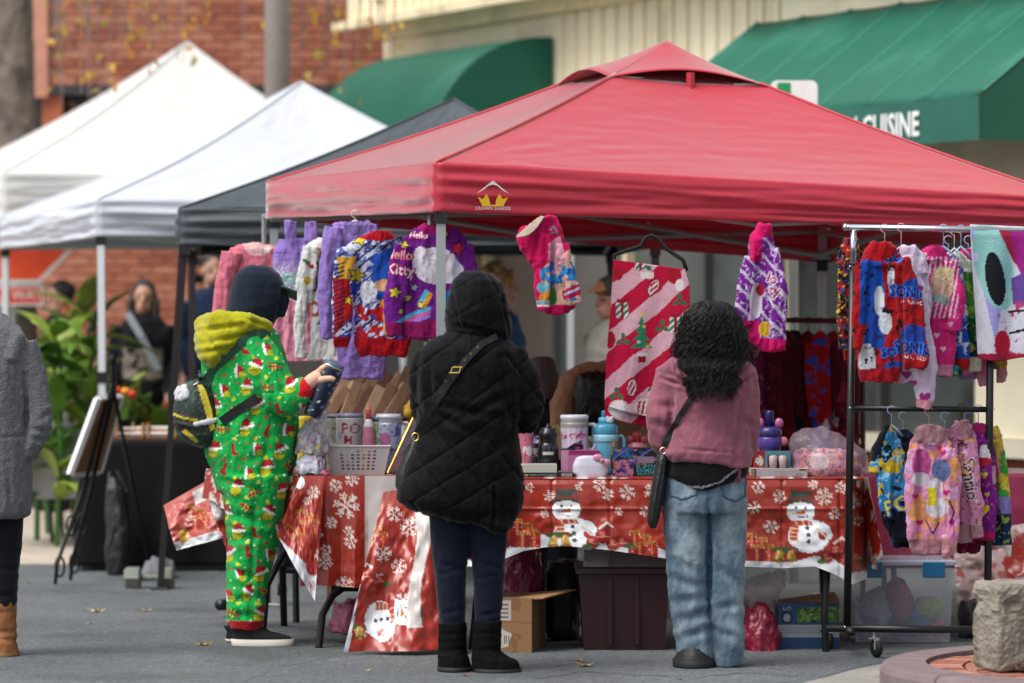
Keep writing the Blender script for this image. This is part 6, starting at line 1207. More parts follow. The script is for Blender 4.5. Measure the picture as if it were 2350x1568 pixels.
obj('fleece_lining', grid(lambda u, v: np.array([P(1184 + 58 * a + 8 * b, 545 - 48 * a + 11 * math.sin(a * 3.1) * (b - .2) * 1.6, 16.92 + .03 * a - .02 * b) for a, b in zip(u, v)]).T, 14, 8, .004), cloth('sherpa', '#b0a090', bump=.7, bs=120), lin_, True)
# blanket on a hanger
bl = Paint('#b01238').stripes(R(50), 78, .46, '#cc9fab', 14, 4)
rs = random.Random(4)
def holly(x, y): bl.ell(x - 8, y + 5, 9, 5, '#2a6a4a', -.6).ell(x + 8, y + 5, 9, 5, '#2a6a4a', .6).ell(x, y - 8, 5, 9, '#2a6a4a').ell(x, y, 4, 4, '#a01828')
for x, y in ((1430, 780), (1480, 830 - 220), (1415, 905), (1560, 690), (1520, 640 + 110)): holly(x, y)
for x, y, s in ((1428, 712, 1), (1550, 745, 1), (1500, 905, .9), (1470, 620 - 15, .8)): bl.rect(x - 14 * s, x + 14 * s, y - 18 * s, y + 18 * s, '#2f7a5a').stripes(.8, 11, .45, '#cfc8c4', 0, 0, (x - 14 * s, x + 14 * s, y - 18 * s, y + 18 * s)).rect(x - 3, x + 3, y - 18 * s, y + 18 * s, '#8f1226').ell(x - 6, y - 21 * s, 7, 4, '#8f1226', .4).ell(x + 6, y - 21 * s, 7, 4, '#8f1226', -.4)
for k in range(4): bl.poly([(1472 - 8 - 6 * k, 745 + 18 * k), (1472, 725 + 17 * k), (1472 + 8 + 6 * k, 745 + 18 * k)], '#2a7a58')
bl.rect(1464, 1482, 812, 832, '#8f1226').rect(1460, 1486, 810, 818, '#cfc8c4').ell(1478, 750, 4, 4, '#c9b52c').ell(1466, 785, 4, 4, '#c9c0b8').ell(1486, 795, 4, 4, '#c9b52c').star(1472, 722, 7, '#c9b52c')
for x, y, r0 in ((1500, 660, .5), (1450, 890, .1), (1545, 850, .3)): bl.ell(x, y, 12, 22, '#7d2030', r0).ell(x, y, 9.5, 19, '#cfc8c6', r0).stripes(.4 + r0, 9, .5, '#a8142e', 0, 0, (x - 9, x + 9, y - 14, y + 16))
bl.ell(1420, 938, 24, 20, '#c9c0c0').ell(1420, 938, 20, 16, '#d6cfcf').ell(1480, 935, 24, 20, '#cfc8c6').stripes(.2, 10, .5, '#a8142e', 0, 0, (1462, 1500, 920, 950)).ell(1548, 632, 16, 20, '#a01828').ell(1560, 655, 10, 14, '#d6cfcf').ell(1418, 630, 12, 14, '#a01828').rect(1470, 1500, 625, 640, '#d6c9c6').ell(1400, 780, 12, 20, '#a01828')
bt_ = thing('festive_blanket', P(1487, 960, 17.2), 'red and pink striped christmas blanket folded over a black hanger', 'blanket', 'clothes hung from the canopy')
def blk_fn(off):
    def fn(u, v):
        xl = np.interp(v, (0, .3, .6, .9, 1), (1408, 1402, 1393, 1388, 1388)); xr = np.interp(v, (0, .1, .5, 1), (1572, 1582, 1584, 1578)); X = xl + (xr - xl) * u; Y = (596 + 22 * u) + (335 + 8 * np.sin(u * 3) + off * 24 + 12 * u) * v
        dd = 17.2 + off * .022 + .016 * np.sin(u * 12 + v * 2) * v + (fb(u * 5, v * 3, 3 + off) - .5) * .03 * v
        return [(X - CX) / F * dd, dd, H - (Y - HY) / F * dd]
    return fn
for off in (0, 1): VF = grid(blk_fn(off), 90, 160, .004); X_, Y_ = topx(VF[0]); obj(('front_fold', 'back_fold')[off], VF, PRINT, bt_, True, bl.rgb(X_, Y_))
hg = [P(1408, 612, 17.21), P(1410, 585, 17.21), P(1430, 578, 17.21), P(1470, 565, 17.21), P(1482, 545, 17.21), P(1495, 540, 17.21), P(1508, 546, 17.21), P(1530, 572, 17.21), P(1568, 598, 17.21), P(1576, 622, 17.21)]
obj('hanger', cat([tube(hg, .009, 8), tube([P(1494, 542, 17.21), P(1494, 520, 17.21), P(1490, 512, 17.21), P(1484, 512, 17.21)], .003, 6)]), hblack, bt_, True)
ppk = Paint('#70208a').add(lambda X, Y: (fb(X / 11, Y / 26, 7) > .47) & (fb(X / 11, Y / 26, 7) < .555), '#b9a8c8').stripes(2.4, 30, .22, '#c3b6d0', 8, 5).ell(1735, 690, 14, 42, '#c9c2cc').ell(1745, 665, 10, 14, '#a01f35').ell(1755, 755, 14, 18, '#c9a62c').add(lambda X, Y: Y > 775 + (X - 1750) * .1, '#c01262').add(lambda X, Y: (X < 1742) & (Y > 735), '#b01058').add(lambda X, Y: (Y < 545) | ((X > 1720) & (X < 1748) & (Y < 600)), '#c4125e').text(1772, 640, 32, 'lo', '#a01f48', .3, '#cfc2d2', 3).text(1778, 668, 32, 'ty', '#a01f48', .3, '#cfc2d2', 3)
shirt('purple_pink_sweatshirt', 'purple sweatshirt with white squiggles and pink cuffs hung sideways from the canopy', 'sweatshirt', 'clothes hung from the canopy', 17.35, [(520, 1735, 1768), (545, 1722, 1775), (600, 1712, 1785), (700, 1705, 1795), (770, 1708, 1800), (806, 1750, 1803)], [[(1722, 590, 14), (1712, 660, 18), (1708, 720, 18), (1710, 748, 14)], [(1772, 570, 15), (1784, 660, 20), (1788, 750, 20), (1786, 802, 17)]], ppk, [(514, 1742, 1768), (530, 1732, 1772), (560, 1724, 1760), (590, 1722, 1748)], cr=[(1740, 560, 1735, 780, 5, .014), (1765, 600, 1768, 800, 5, .014)])

# ================================================================== RIGHT GARMENT RACK
d = 16.75; s_ = M(d)
rr = thing('double_garment_rack', G(2105, 1500), 'black two-tier garment rack with chrome top rail and casters, at right', 'rack', 'garment racks')
obj('top_rail', tube([P(1940, 522, d), P(2420, 530, d)], .0145, 14), railm, rr, True); obj('rail_cap', ellip(P(1940, 522, d), (.014, .018, .018), 10, 8), railm, rr, True)
obj('upper_post', tube([P(1959, 528, d), P(1957, 612, d)], .0135, 12), railm, rr, True)
obj('post', tube([P(1957, 610, d), P(1944, 1445, d)], .0165, 12), blkpaint, rr, True); obj('post', tube([P(2275, 534, d), P(2266, 1445, d)], .0165, 12), blkpaint, rr, True)
obj('middle_rail', tube([P(1950, 937, d), P(2270, 940, d)], .0125, 12), blkpaint, rr, True); obj('bottom_rail', tube([P(1896, 1442, d), P(2290, 1446, d)], .0165, 12), blkpaint, rr, True)
for x in (1946, 2266): 
    c = P(x, 1445, d); obj('foot_bar', tube([c + (0, -.16, 0), c + (0, .26, 0)], .016, 10), blkpaint, rr, True)
for x, dd in ((1998, -.16), (1905, .24), (2266, .2)):
    c = P(x, 1470, d + dd * 0); c = np.array((P(x, 0, d)[0], d + dd, 0.0)); hgt = zt(d, 1445)
    cs = obj('caster', xf(lathe([(.008, -.014), (.034, -.013), (.04, -.006), (.04, .006), (.034, .013), (.008, .014)], 20), c + (0.01, 0, .041), R(25), 0, R(90)), solem, rr, True)
    obj('fork', cat([tube([c + (0, 0, hgt), c + (0, 0, .09)], .008, 8), box(c[0] - .026, c[0] + .02, c[1] - .02, c[1] + .02, .082, .09), xf(box(-.012, .012, -.018, -.015, -.05, .0), c + (.01, 0, .085)), xf(box(-.012, .012, .015, .018, -.05, .0), c + (.01, 0, .085))]), railm, cs)
for x, y in ((1957, 937), (1945, 1440), (1957, 612)): obj('bolt', ellip(P(x - 6, y, d - .016), (.006, .006, .006), 8, 6), railm, rr)
GR, GB = 'children\'s clothes on the right rack', 'children\'s clothes on the lower right rail'
r1 = Paint('#98141a').poly([(1975, 600), (2020, 585), (2032, 680), (2010, 740), (1972, 745)], '#17459c').poly([(2000, 690), (2032, 700), (2030, 800), (1980, 800)], '#1a3f90').ell(2018, 690, 12, 34, '#c3c6cc').ell(2032, 740, 15, 28, '#b9bcc4').ell(1990, 830, 20, 42, '#b4b7c0').poly([(2040, 590), (2075, 590), (2080, 650), (2042, 660)], '#8a1218').ell(2045, 640, 8, 30, '#c3c6cc').ell(2100, 660, 30, 22, '#233a8c').blot(14, .68, '#1d1418', 4).ell(2095, 770, 32, 26, '#233a8c').ell(2052, 850, 26, 22, '#233a8c').text(2052, 590, 34, 'SO', '#161a2e', 0, '#3a6ac0', 3).text(2086, 672, 36, 'SONIC', '#161a2e', .1, '#2f5fc0', 3, .8).text(2094, 800, 36, 'SONIC', '#161a2e', .1, '#2f5fc0', 3, .8).text(2040, 810, 26, 'SO', '#161a2e', -.1, '#2f5fc0', 3).text(2092, 694, 11, 'FELICIDAD', '#d0b9ba', .1).text(2098, 822, 11, 'FELICIDAD', '#d0b9ba', .1).text(2062, 745, 30, '3', '#1a1012').text(2045, 830, 30, '3', '#1a1012').add(lambda X, Y: (Y > 848 - (X - 1970) * .05) & (X < 2068), '#85101a').add(lambda X, Y: (Y > 832) & (X >= 2068), '#8c0f18').add(lambda X, Y: Y < 600 - .012 * (X - 2015) ** 2, '#960e18')
shirt('red_blue_hoodie', 'red and blue hoodie with large lettering, frontmost on the right rack', 'hoodie', GR, 16.55, [(562, 2000, 2040), (578, 1985, 2058), (600, 1974, 2072), (700, 1970, 2068), (800, 1966, 2068), (855, 1968, 2066), (878, 1975, 2060)], [[(2062, 600, 26), (2085, 680, 30), (2096, 770, 31), (2102, 820, 29), (2106, 848, 24)], [(1976, 600, 16), (1972, 700, 16), (1974, 800, 14)]], r1, [(556, 2000, 2042), (570, 1988, 2056), (595, 1985, 2052), (612, 1996, 2040)], hang=(2030, 566, 16.62, 80, hpink, 26, 30), cr=[(2020, 620, 2010, 850, 7, .012), (2066, 620, 2072, 840, 5, .018), (2100, 700, 2110, 830, 6, .012)])
r2 = Paint('#bfaec4')
for x, y, r_ in ((2105, 665, 14), (2112, 748, 13), (2118, 830, 13), (2122, 912, 14), (2085, 640, 10), (2095, 880, 10), (2080, 860, 12), (2070, 600, 8), (2095, 700, 9)): r2.heart(x, y, r_, '#8f2a72')
r2.ell(2082, 640, 18, 26, '#a88fb4', -.5).add(lambda X, Y: Y > 918 + (X - 2120) * .1, '#c98a98').add(lambda X, Y: (Y > 866) & (X < 2075), '#c08a98')
shirt('white_heart_hoodie', 'pale lilac hoodie with magenta hearts and one long hanging sleeve', 'hoodie', GR, 16.62, [(572, 2072, 2105), (590, 2062, 2125), (680, 2060, 2135), (800, 2050, 2130), (880, 2040, 2115)], [[(2082, 590, 20), (2100, 660, 24), (2115, 760, 27), (2124, 850, 29), (2120, 912, 25), (2116, 940, 16)]], r2, [(566, 2070, 2100), (580, 2066, 2120), (610, 2075, 2135), (630, 2090, 2140)], hang=(2068, 566, 16.66, 70, hpink, 26, 32), cr=[(2090, 640, 2100, 850, 6, .012), (2110, 700, 2112, 900, 7, .010)])
r3 = Paint('#b8246a').stripes(.2, 11, .45, '#c9aabb', 2, 1, (2105, 2200, 590, 730)).ell(2162, 650, 28, 38, '#b99a8c').ell(2168, 628, 22, 16, '#c0b088').poly([(2135, 672), (2180, 684), (2176, 702), (2128, 690)], '#7f9a94')
for x, y in ((2120, 760), (2150, 770), (2135, 800), (2165, 800), (2125, 840), (2150, 850), (2180, 745), (2140, 600), (2120, 585)): r3.heart(x, y, 7, '#d0aebf')
r3.add(lambda X, Y: Y > 838, '#b0708a')
shirt('pink_striped_hoodie', 'pink hoodie with white stripes, hearts and a beige patch on the chest', 'hoodie', GR, 16.72, [(566, 2128, 2160), (585, 2108, 2180), (680, 2105, 2195), (780, 2100, 2195), (862, 2100, 2185)], [[(2180, 600, 16), (2196, 680, 18), (2190, 760, 18)]], r3, [(560, 2125, 2165), (575, 2110, 2175), (600, 2112, 2172)], hang=(2165, 566, 16.76, 60, hblue, 26, 30), cr=[(2140, 620, 2130, 850, 6, .012), (2175, 700, 2168, 850, 6, .01)])
r4 = Paint('#b9b3c6').blot(9, .55, '#a03a78', 3).blot(12, .58, '#2a58a8', 7).add(lambda X, Y: Y > 700, '#1f48a0').blot(9, .6, '#c0c6d6', 9).add(lambda X, Y: Y > 822, '#90141c')
shirt('blue_floral_hoodie', 'blue and white floral hoodie sleeve between the pink and green ones', 'hoodie', GR, 16.80, [(585, 2165, 2195), (600, 2155, 2208), (700, 2160, 2215), (840, 2160, 2212)], [[(2180, 610, 14), (2200, 690, 16), (2208, 780, 15), (2210, 845, 11)]], r4, None, hang=(2190, 570, 16.82, 50, hwhite, 26, 28))
r5 = Paint('#3f7f34').add(lambda X, Y: Y > 730, '#14523a').add(lambda X, Y: Y > 780, '#123048').blot(10, .62, '#8a9a3a', 4).ell(2225, 800, 10, 10, '#a9a83a').add(lambda X, Y: Y < 625, '#b9c4b4').add(lambda X, Y: Y > 820, '#c0b9a8')
shirt('green_hoodie', 'green to navy shaded hoodie with white cuff on the right rack', 'hoodie', GR, 16.86, [(580, 2180, 2210), (600, 2172, 2232), (700, 2180, 2240), (830, 2185, 2240)], [[(2210, 620, 14), (2225, 700, 17), (2234, 780, 17), (2236, 852, 13)]], r5, None, hang=(2205, 566, 16.88, 50, hblue, 26, 28))
r6 = Paint('#b81e6a').add(lambda X, Y: Y > 740, '#c0608a').blot(9, .62, '#d68a5a', 3, (2190, 2290, 680, 800)).ell(2215, 665, 8, 9, '#d0b4c4').blot(14, .6, '#a08fc0', 4, (2190, 2290, 760, 900)).add(lambda X, Y: Y > 862, '#b87a90')
shirt('magenta_hoodie', 'magenta pink hoodie fading to orange and lilac at the sleeve', 'hoodie', GR, 16.92, [(568, 2205, 2240), (590, 2198, 2256), (700, 2205, 2264), (860, 2210, 2262)], [[(2236, 610, 14), (2250, 700, 18), (2258, 790, 18), (2258, 860, 14), (2258, 885, 11)]], r6, None, hang=(2232, 566, 16.94, 50, hblue, 26, 28))
r7 = Paint('#c07a3a').blot(26, .5, '#b8a030', 2).blot(24, .55, '#4f9a74', 6).blot(20, .58, '#8f6fae', 8).stripes(1.57, 5, .3, '#6b6470', 0, 0, (2272, 2290, 640, 860)).heart(2290, 752, 9, '#a81f4c').add(lambda X, Y: Y > 848, '#b87a8c')
shirt('rainbow_hoodie', 'tie-dyed orange, green and lilac hoodie, last before the draped blanket', 'hoodie', GR, 16.98, [(590, 2235, 2265), (610, 2228, 2285), (700, 2235, 2295), (850, 2240, 2295)], [[(2262, 630, 16), (2280, 700, 19), (2292, 790, 18), (2298, 850, 14), (2300, 878, 12)]], r7, None, hang=(2255, 566, 17.0, 50, hblue, 26, 28))
r8 = Paint('#16141a').blot(8, .58, '#3a3f6a', 3).blot(9, .6, '#a01a20', 6).blot(7, .66, '#b8a02c', 9).add(lambda X, Y: Y > 805, '#8a0f18')
shirt('dark_printed_hoodie', 'black hoodie with small red and blue print, behind the left post of the right rack', 'hoodie', GR, 17.05, [(560, 1930, 1965), (590, 1922, 1985), (700, 1930, 1985), (830, 1935, 1985)], [[(1935, 600, 16), (1938, 700, 18), (1945, 800, 17)]], r8, [(548, 1932, 1968), (575, 1920, 1972), (610, 1918, 1960)], hang=(1950, 548, 17.06, 60, hblack, 26, 20))
db_ = Paint('#b9bac6').poly([(2225, 525), (2262, 525), (2272, 600), (2300, 700), (2285, 790), (2250, 640)], '#8f8ac0').ell(2280, 610, 42, 105, '#7fb0ae', -.25).ell(2284, 640, 22, 62, '#12161c', -.15).poly([(2290, 525), (2350, 525), (2345, 620), (2325, 600)], '#8c1d3a').poly([(2318, 525), (2360, 525), (2352, 650), (2330, 600)], '#8a1f72').poly([(2320, 640), (2400, 600), (2400, 700), (2325, 700)], '#5a3f86').blot(16, .62, '#a03a64', 4, (2290, 2420, 690, 830)).ell(2300, 790, 18, 32, '#9c1230').line([(2316, 715), (2360, 712)], 6, '#16161c').line([(2318, 765), (2360, 755)], 6, '#16161c').rect(2220, 2440, 812, 830, '#8c1a34').ell(2236, 590, 9, 11, '#b0b4d6')
dbl = thing('draped_blanket', P(2330, 822, 16.6), 'multicoloured plush blanket with teal oval draped over the right end of the rail', 'blanket')
def drp(sg):
    def fn(u, v):
        X = 2226 + 190 * u - 14 * np.clip(v - .02, 0, .05) * 0 + (18 * v) * (1 - u); Y = 516 + 8 * u + (305 + 6 * np.sin(u * 7)) * v; dd = 16.75 + sg * (.018 * np.clip(v * 14, 0, 1) + .03 * v) + .014 * np.sin(u * 14 + 2 * v) * np.clip(v * 3, 0, 1); return [(X - CX) / F * dd, dd, H - (Y - HY) / F * dd - 0.0]
    return fn
for sg, nm in ((-1, 'front_fold'), (1, 'back_fold')): VF = grid(drp(sg), 80, 120, .004 * -sg); X_, Y_ = topx(VF[0]); obj(nm, VF, PRINT, dbl, True, db_.rgb(X_, Y_))
# lower rail
l1 = Paint('#2f7fb0').blot(22, .54, '#b8a02a', 3).blot(20, .62, '#14182c', 5).blot(16, .66, '#7fb4cc', 8).add(lambda X, Y: (Y > 1150 - (X - 2040) * .0) & (X > 2030), '#0c1020').add(lambda X, Y: Y > 1185, '#0a0e1a').text(2075, 1155, 48, 'POK', '#c0b82a', -.35, '#2a58a8', 4).add(lambda X, Y: (X < 2058) & (Y < 1060) & (X < 2010 + (1060 - Y) * .4), '#0b0d18')
shirt('yellow_blue_hoodie', 'yellow, blue and navy hoodie with bold yellow letters on the lower rail', 'hoodie', GB, 16.66, [(985, 2025, 2055), (1010, 2015, 2070), (1080, 2010, 2085), (1150, 2015, 2105), (1200, 2020, 2110), (1238, 2040, 2095)], [[(2040, 1030, 14), (2032, 1100, 20), (2034, 1160, 18), (2042, 1195, 12)]], l1, [(972, 2032, 2052), (995, 2018, 2055), (1040, 2000, 2045), (1085, 1992, 2030)], hang=(2046, 975, 16.7, 50, hblue, 26, 22), cr=[(2050, 1060, 2052, 1200, 5, .016)])
l2 = Paint('#c07aa0').blot(26, .56, '#c88a5a', 3).blot(20, .64, '#c49ac0', 6).heart(2100, 1140, 8, '#a81f6a').heart(2165, 1040, 8, '#a81f6a').heart(2172, 1130, 9, '#a81f6a').heart(2110, 1200, 9, '#a81f6a').heart(2185, 1200, 8, '#a81f6a').ell(2115, 1065, 22, 34, '#a84a82').ell(2112, 1100, 22, 16, '#b9b4bb').ell(2160, 1080, 22, 26, '#56648f').ell(2145, 1115, 18, 18, '#bcb8c0').ell(2150, 1165, 26, 24, '#c3bfc6').line([(2125, 1195), (2140, 1225), (2155, 1200)], 4, '#3a2438').line([(2178, 1150), (2190, 1175), (2182, 1200)], 4, '#3a2438').poly([(2130, 1120), (2150, 1120), (2150, 1160), (2130, 1160)], '#c0b02c').star(2156, 1028, 9, '#b03020').add(lambda X, Y: (Y > 1236) & (X < 2180), '#a0707a').add(lambda X, Y: (Y > 1255), '#a87680').add(lambda X, Y: Y < 1008 - .004 * (X - 2130) ** 2 + 12, '#8f6a72')
shirt('pink_patterned_hoodie', 'pink hoodie with orange swirls and dusty pink collar on the lower rail', 'hoodie', GB, 16.6, [(975, 2115, 2150), (1000, 2095, 2170), (1020, 2085, 2185), (1100, 2082, 2185), (1200, 2085, 2180), (1255, 2088, 2165), (1272, 2095, 2158)], [[(2178, 1030, 16), (2188, 1100, 20), (2184, 1190, 19), (2182, 1250, 18), (2180, 1278, 15)], [(2096, 1030, 13), (2088, 1100, 14), (2090, 1190, 13), (2096, 1240, 11)]], l2, [(972, 2112, 2150), (985, 2098, 2165), (1010, 2098, 2168), (1022, 2115, 2155)], hang=(2132, 978, 16.64, 70, hpink, 26, 22), cr=[(2110, 1040, 2105, 1250, 6, .012), (2160, 1040, 2155, 1250, 6, .012), (2172, 1060, 2170, 1260, 4, .016)])
l3 = Paint('#b5779a').blot(10, .66, '#2c1a28', 4).star(2215, 1040, 8, '#d0b8c8').star(2240, 1150, 7, '#d0b8c8').text(2213, 1048, 16, 'by', '#1c1620', 1.3).text(2226, 1100, 38, 'Sanrio', '#1c1620', 1.45, '#cdb6c6', 2.5).heart(2190, 1070, 12, '#a8243c').blot(12, .68, '#c08a5a', 6).add(lambda X, Y: Y > 1205, '#96707a').ell(2215, 985, 20, 26, '#90686f')
shirt('pink_lettered_hoodie', 'pink hoodie with dark script lettering down the sleeve on the lower rail', 'hoodie', GB, 16.7, [(968, 2190, 2220), (990, 2182, 2240), (1060, 2185, 2245), (1160, 2180, 2240), (1245, 2172, 2230)], [[(2222, 1010, 15), (2232, 1080, 18), (2240, 1170, 18), (2244, 1235, 14)]], l3, [(964, 2192, 2225), (980, 2182, 2235), (1010, 2190, 2232)], hang=(2206, 970, 16.74, 60, hblack, 26, 22), cr=[(2205, 1020, 2200, 1230, 5, .014)])
l4 = Paint('#6a1a72').heart(2258, 1090, 9, '#c0b02a').heart(2255, 1170, 16, '#c9bc1e').ell(2285, 1090, 8, 22, '#b98aa8').blot(8, .68, '#b0507a', 3).heart(2265, 1135, 6, '#c0b02a').ell(2262, 1040, 16, 20, '#c0b8c0').ell(2258, 1060, 18, 10, '#a01f35').add(lambda X, Y: Y > 1220, '#98144f').add(lambda X, Y: Y < 995, '#80144c')
shirt('violet_heart_hoodie', 'deep purple hoodie with yellow hearts and magenta cuff on the lower rail', 'hoodie', GB, 16.78, [(970, 2230, 2262), (990, 2225, 2280), (1060, 2232, 2290), (1160, 2235, 2290), (1240, 2225, 2280)], [[(2256, 1010, 16), (2268, 1090, 20), (2270, 1180, 19), (2268, 1238, 15)]], l4, None, hang=(2245, 972, 16.8, 50, hblue, 26, 22))
l5 = Paint('#c06a8a').add(lambda X, Y: X > 2292 + (1100 - Y) * .1, '#3f8a34').blot(18, .5, '#c0a83a', 3).add(lambda X, Y: Y > 1140, '#7a6fa8').add(lambda X, Y: Y > 1180, '#14284c').blot(9, .66, '#8a9a3a', 6, (2280, 2340, 1180, 1250)).add(lambda X, Y: Y > 1252, '#bdb8ae')
shirt('green_yellow_hoodie', 'green, yellow and navy hoodie, last at the right on the lower rail', 'hoodie', GB, 16.86, [(975, 2262, 2290), (1000, 2260, 2302), (1080, 2268, 2312), (1180, 2270, 2312), (1255, 2262, 2305)], [[(2288, 1010, 14), (2302, 1090, 16), (2308, 1180, 16), (2312, 1250, 12), (2316, 1278, 9)]], l5, None, hang=(2275, 976, 16.88, 50, hwhite, 26, 20))

# more pieces packed between the others
for nm, lab, dd, x, y0, y1, c, c2, grp in (('rose_hoodie', 'dusty rose hoodie squeezed behind the pink patterned one on the lower rail', 16.74, 2168, 985, 1262, '#9c6a78', '#b58a98', GB), ('maroon_hoodie', 'maroon hoodie squeezed between the pink and purple ones on the lower rail', 16.82, 2222, 985, 1268, '#5a1230', '#8a2a4a', GB), ('navy_hoodie', 'dark navy hoodie squeezed beside the yellow and blue one on the lower rail', 16.78, 2072, 985, 1255, '#101426', '#2a3050', GB), ('teal_hoodie', 'teal and yellow hoodie squeezed among the bright ones on the top rail', 16.95, 2176, 580, 862, '#2f7f86', '#b8a84a', GR), ('lilac_hoodie', 'lilac hoodie squeezed behind the magenta one on the top rail', 17.02, 2222, 580, 868, '#9a86b8', '#c08aa8', GR)):
    shirt(nm, lab, 'hoodie', grp, dd, [(y0, x - 14, x + 14), (y0 + 18, x - 28, x + 28), (y0 + 120, x - 30, x + 32), (y1 - 40, x - 30, x + 32), (y1, x - 26, x + 28)], [[(x + 20, y0 + 30, 14), (x + 30, y0 + 120, 16), (x + 32, y1 - 70, 15), (x + 32, y1 - 15, 11)]], Paint(c).blot(18, .6, c2, x), None, hang=(x, y0, dd, 50, hblue, 26, 18), cr=[(x - 5, y0 + 50, x - 8, y1 - 20, 5, .012)])
# back rack of dark red clothes inside the stall
d = 19.6
br_ = thing('back_garment_rack', np.array((P(1870, 0, d)[0], d, 0)), 'low dark red garment rack deep inside the stall', 'rack', 'garment racks')
drm = mat('dark_red_paint', '#4a1018', rough=.5)
obj('rail', tube([P(1690, 733, d), P(1985, 738, d)], .014, 10), drm, br_)
for x in (1695, 1980): obj('post', tube([P(x, 733, d), np.array((P(x, 0, d)[0], d, .04))], .014, 10), drm, br_); c = P(x, 0, d); obj('foot_bar', tube([(c[0], d - .2, .03), (c[0], d + .2, .03)], .02, 8), drm, br_)
for i, (x, c, c2, nm) in enumerate(((1728, '#8a1f3a', '#b08a90', 'pink and cream printed top, leftmost'), (1765, '#6a1a4a', '#a0808a', 'plum printed top, second from the left'), (1800, '#4a0f18', '#5a1a20', 'dark maroon top, third from the left'), (1825, '#14182c', '#1c2240', 'navy top between the maroon ones'), (1855, '#3f0c14', '#5a1218', 'very dark red top, right of the navy one'), (1882, '#8f1218', '#23469c', 'bright red and blue jacket'), (1912, '#7d1018', '#c0b8b8', 'red top with pale print, second from the right'), (1945, '#4a0e1c', '#7a1f3a', 'wine red top, rightmost'))):
    dd = d - .02 * (i % 3); rows = [(758, x - 8, x + 8), (775, x - 26, x + 26), (860, x - 24, x + 28), (1000, x - 22, x + 30), (1075 + 12 * (i % 3), x - 20, x + 28)]
    pa = Paint(c).blot(16, .62, c2, i)
    if i == 5: pa.rect(x - 30, x + 32, 980, 1040, '#23469c').ell(x + 14, 985, 8, 22, '#c0bcc0')
    shirt('hanging_shirt', nm + ' on the back rack', 'top', 'dark clothes on the back rack', dd, rows, [[(x - 24, 785, 14), (x - 22, 880, 15), (x - 20, 960, 12)]], pa, None, .010, .04, .014, (x, 760, dd, 44, hblack, 20, 14))
# ================================================================== GOODS ON THE LONG TABLE
def pbox(name, label, cat_, x0, x1, y0, y1, d, depth, paint, group=None, m=None, z0=None, side=None, yaw=0, res=4.0, parent=None):
    """printed carton: front face carries the paint (photo grid), other faces the side colour"""
    a = P(x0, y1, d); b = P(x1, y0, d); zb = a[2] if z0 is None else z0; zt_ = b[2]
    nu = max(2, int((x1 - x0) / res * 2)); nv = max(2, int((y1 - y0) / res * 2))
    V, Fc = grid(lambda u, v: [a[0] + (b[0] - a[0]) * u, d + 0 * u, zb + (zt_ - zb) * v], nu, nv)
    Xg = x0 + (x1 - x0) * (V[:, 0] - a[0]) / (b[0] - a[0]); Yg = y1 + (y0 - y1) * (V[:, 2] - zb) / (zt_ - zb); C = paint.rgb(Xg, Yg)
    e = cbox(a[0], b[0], d + .0015, d + depth, zb, zt_, .002); sc = np.array(lin(side or paint.base if isinstance(side or paint.base, str) else '#888888')); C = np.vstack([C, np.tile(sc, (len(e[0]), 1))])
    VF = cat([(V, Fc), e])
    if yaw: c = np.array(((a[0] + b[0]) / 2, d + depth / 2, 0)); VF = (xf((VF[0] - c, VF[1]), c, yaw)[0], VF[1])
    o = obj(name, VF, m or PAPER, parent, False, C)
    if label: tag(o, label, cat_, group)
    return o
def vessel(name, label, px, ytop, d, rw, prof, parts, zb=ZT + .004, paint=None, cat_='bottle', group='bottles and tumblers on the long table'):
    """prof: list (radius frac, height frac); rw radius px; paint or colour for the body; parts: extra (name, VF builder, material)"""
    c = np.array((P(px, 0, d)[0], d, zb)); h = zt(d, ytop) - zb; r = rw * M(d); t = thing(name, c, label, cat_, group)
    pr = []
    for (ra_, za), (rb2, zb2) in zip(prof[:-1], prof[1:]):
        k = max(1, int((zb2 - za) * h / .006)); pr += [(ra_ + (rb2 - ra_) * q / k, za + (zb2 - za) * q / k) for q in range(k)]
    pr.append(prof[-1]); VF = lathe([(a * r, b * h) for a, b in pr], 40, c)
    if isinstance(paint, Paint): X_, Y_ = topx(VF[0]); obj('bottle_body', VF, GLOSSP, t, True, paint.rgb(X_, Y_))
    else: obj('bottle_body', VF, paint, t, True)
    for nm, prf, m in parts: obj(nm, lathe([(a * r, b * h) for a, b in prf], 28, c), m, t, True)
    return t, c, h, r
def handle(t, c, h, r, z0, z1, out, m, nm='handle', sg=1, th=.008): obj(nm, tube([c + (sg * r * .95, 0, h * z1), c + (sg * (r + out * .7), 0, h * z1), c + (sg * (r + out), 0, h * (z1 - .06)), c + (sg * (r + out), 0, h * (z0 + .1)), c + (sg * (r + out * .6), 0, h * z0), c + (sg * r * .95, 0, h * z0)], th, 8), m, t, True)
def G_(c, **k): return mat('plastic_' + c[1:], c, rough=k.get('rough', .3), var=.03, alpha=k.get('alpha', 1.0), spec=.5)
pk1 = Paint('#b86a80').ell(1211, 1035, 12, 12, '#cfc4c8').blot(5, .7, '#8a2a4a', 3)
vessel('pink_tumbler', 'slim pink tumbler beside the quilted coat sleeve', 1208, 985, 17.2, 18, [(.7, 0), (.75, .05), (1, 1), (.9, 1), (.85, .97), (.02, .9)], [], paint=pk1, cat_='tumbler')
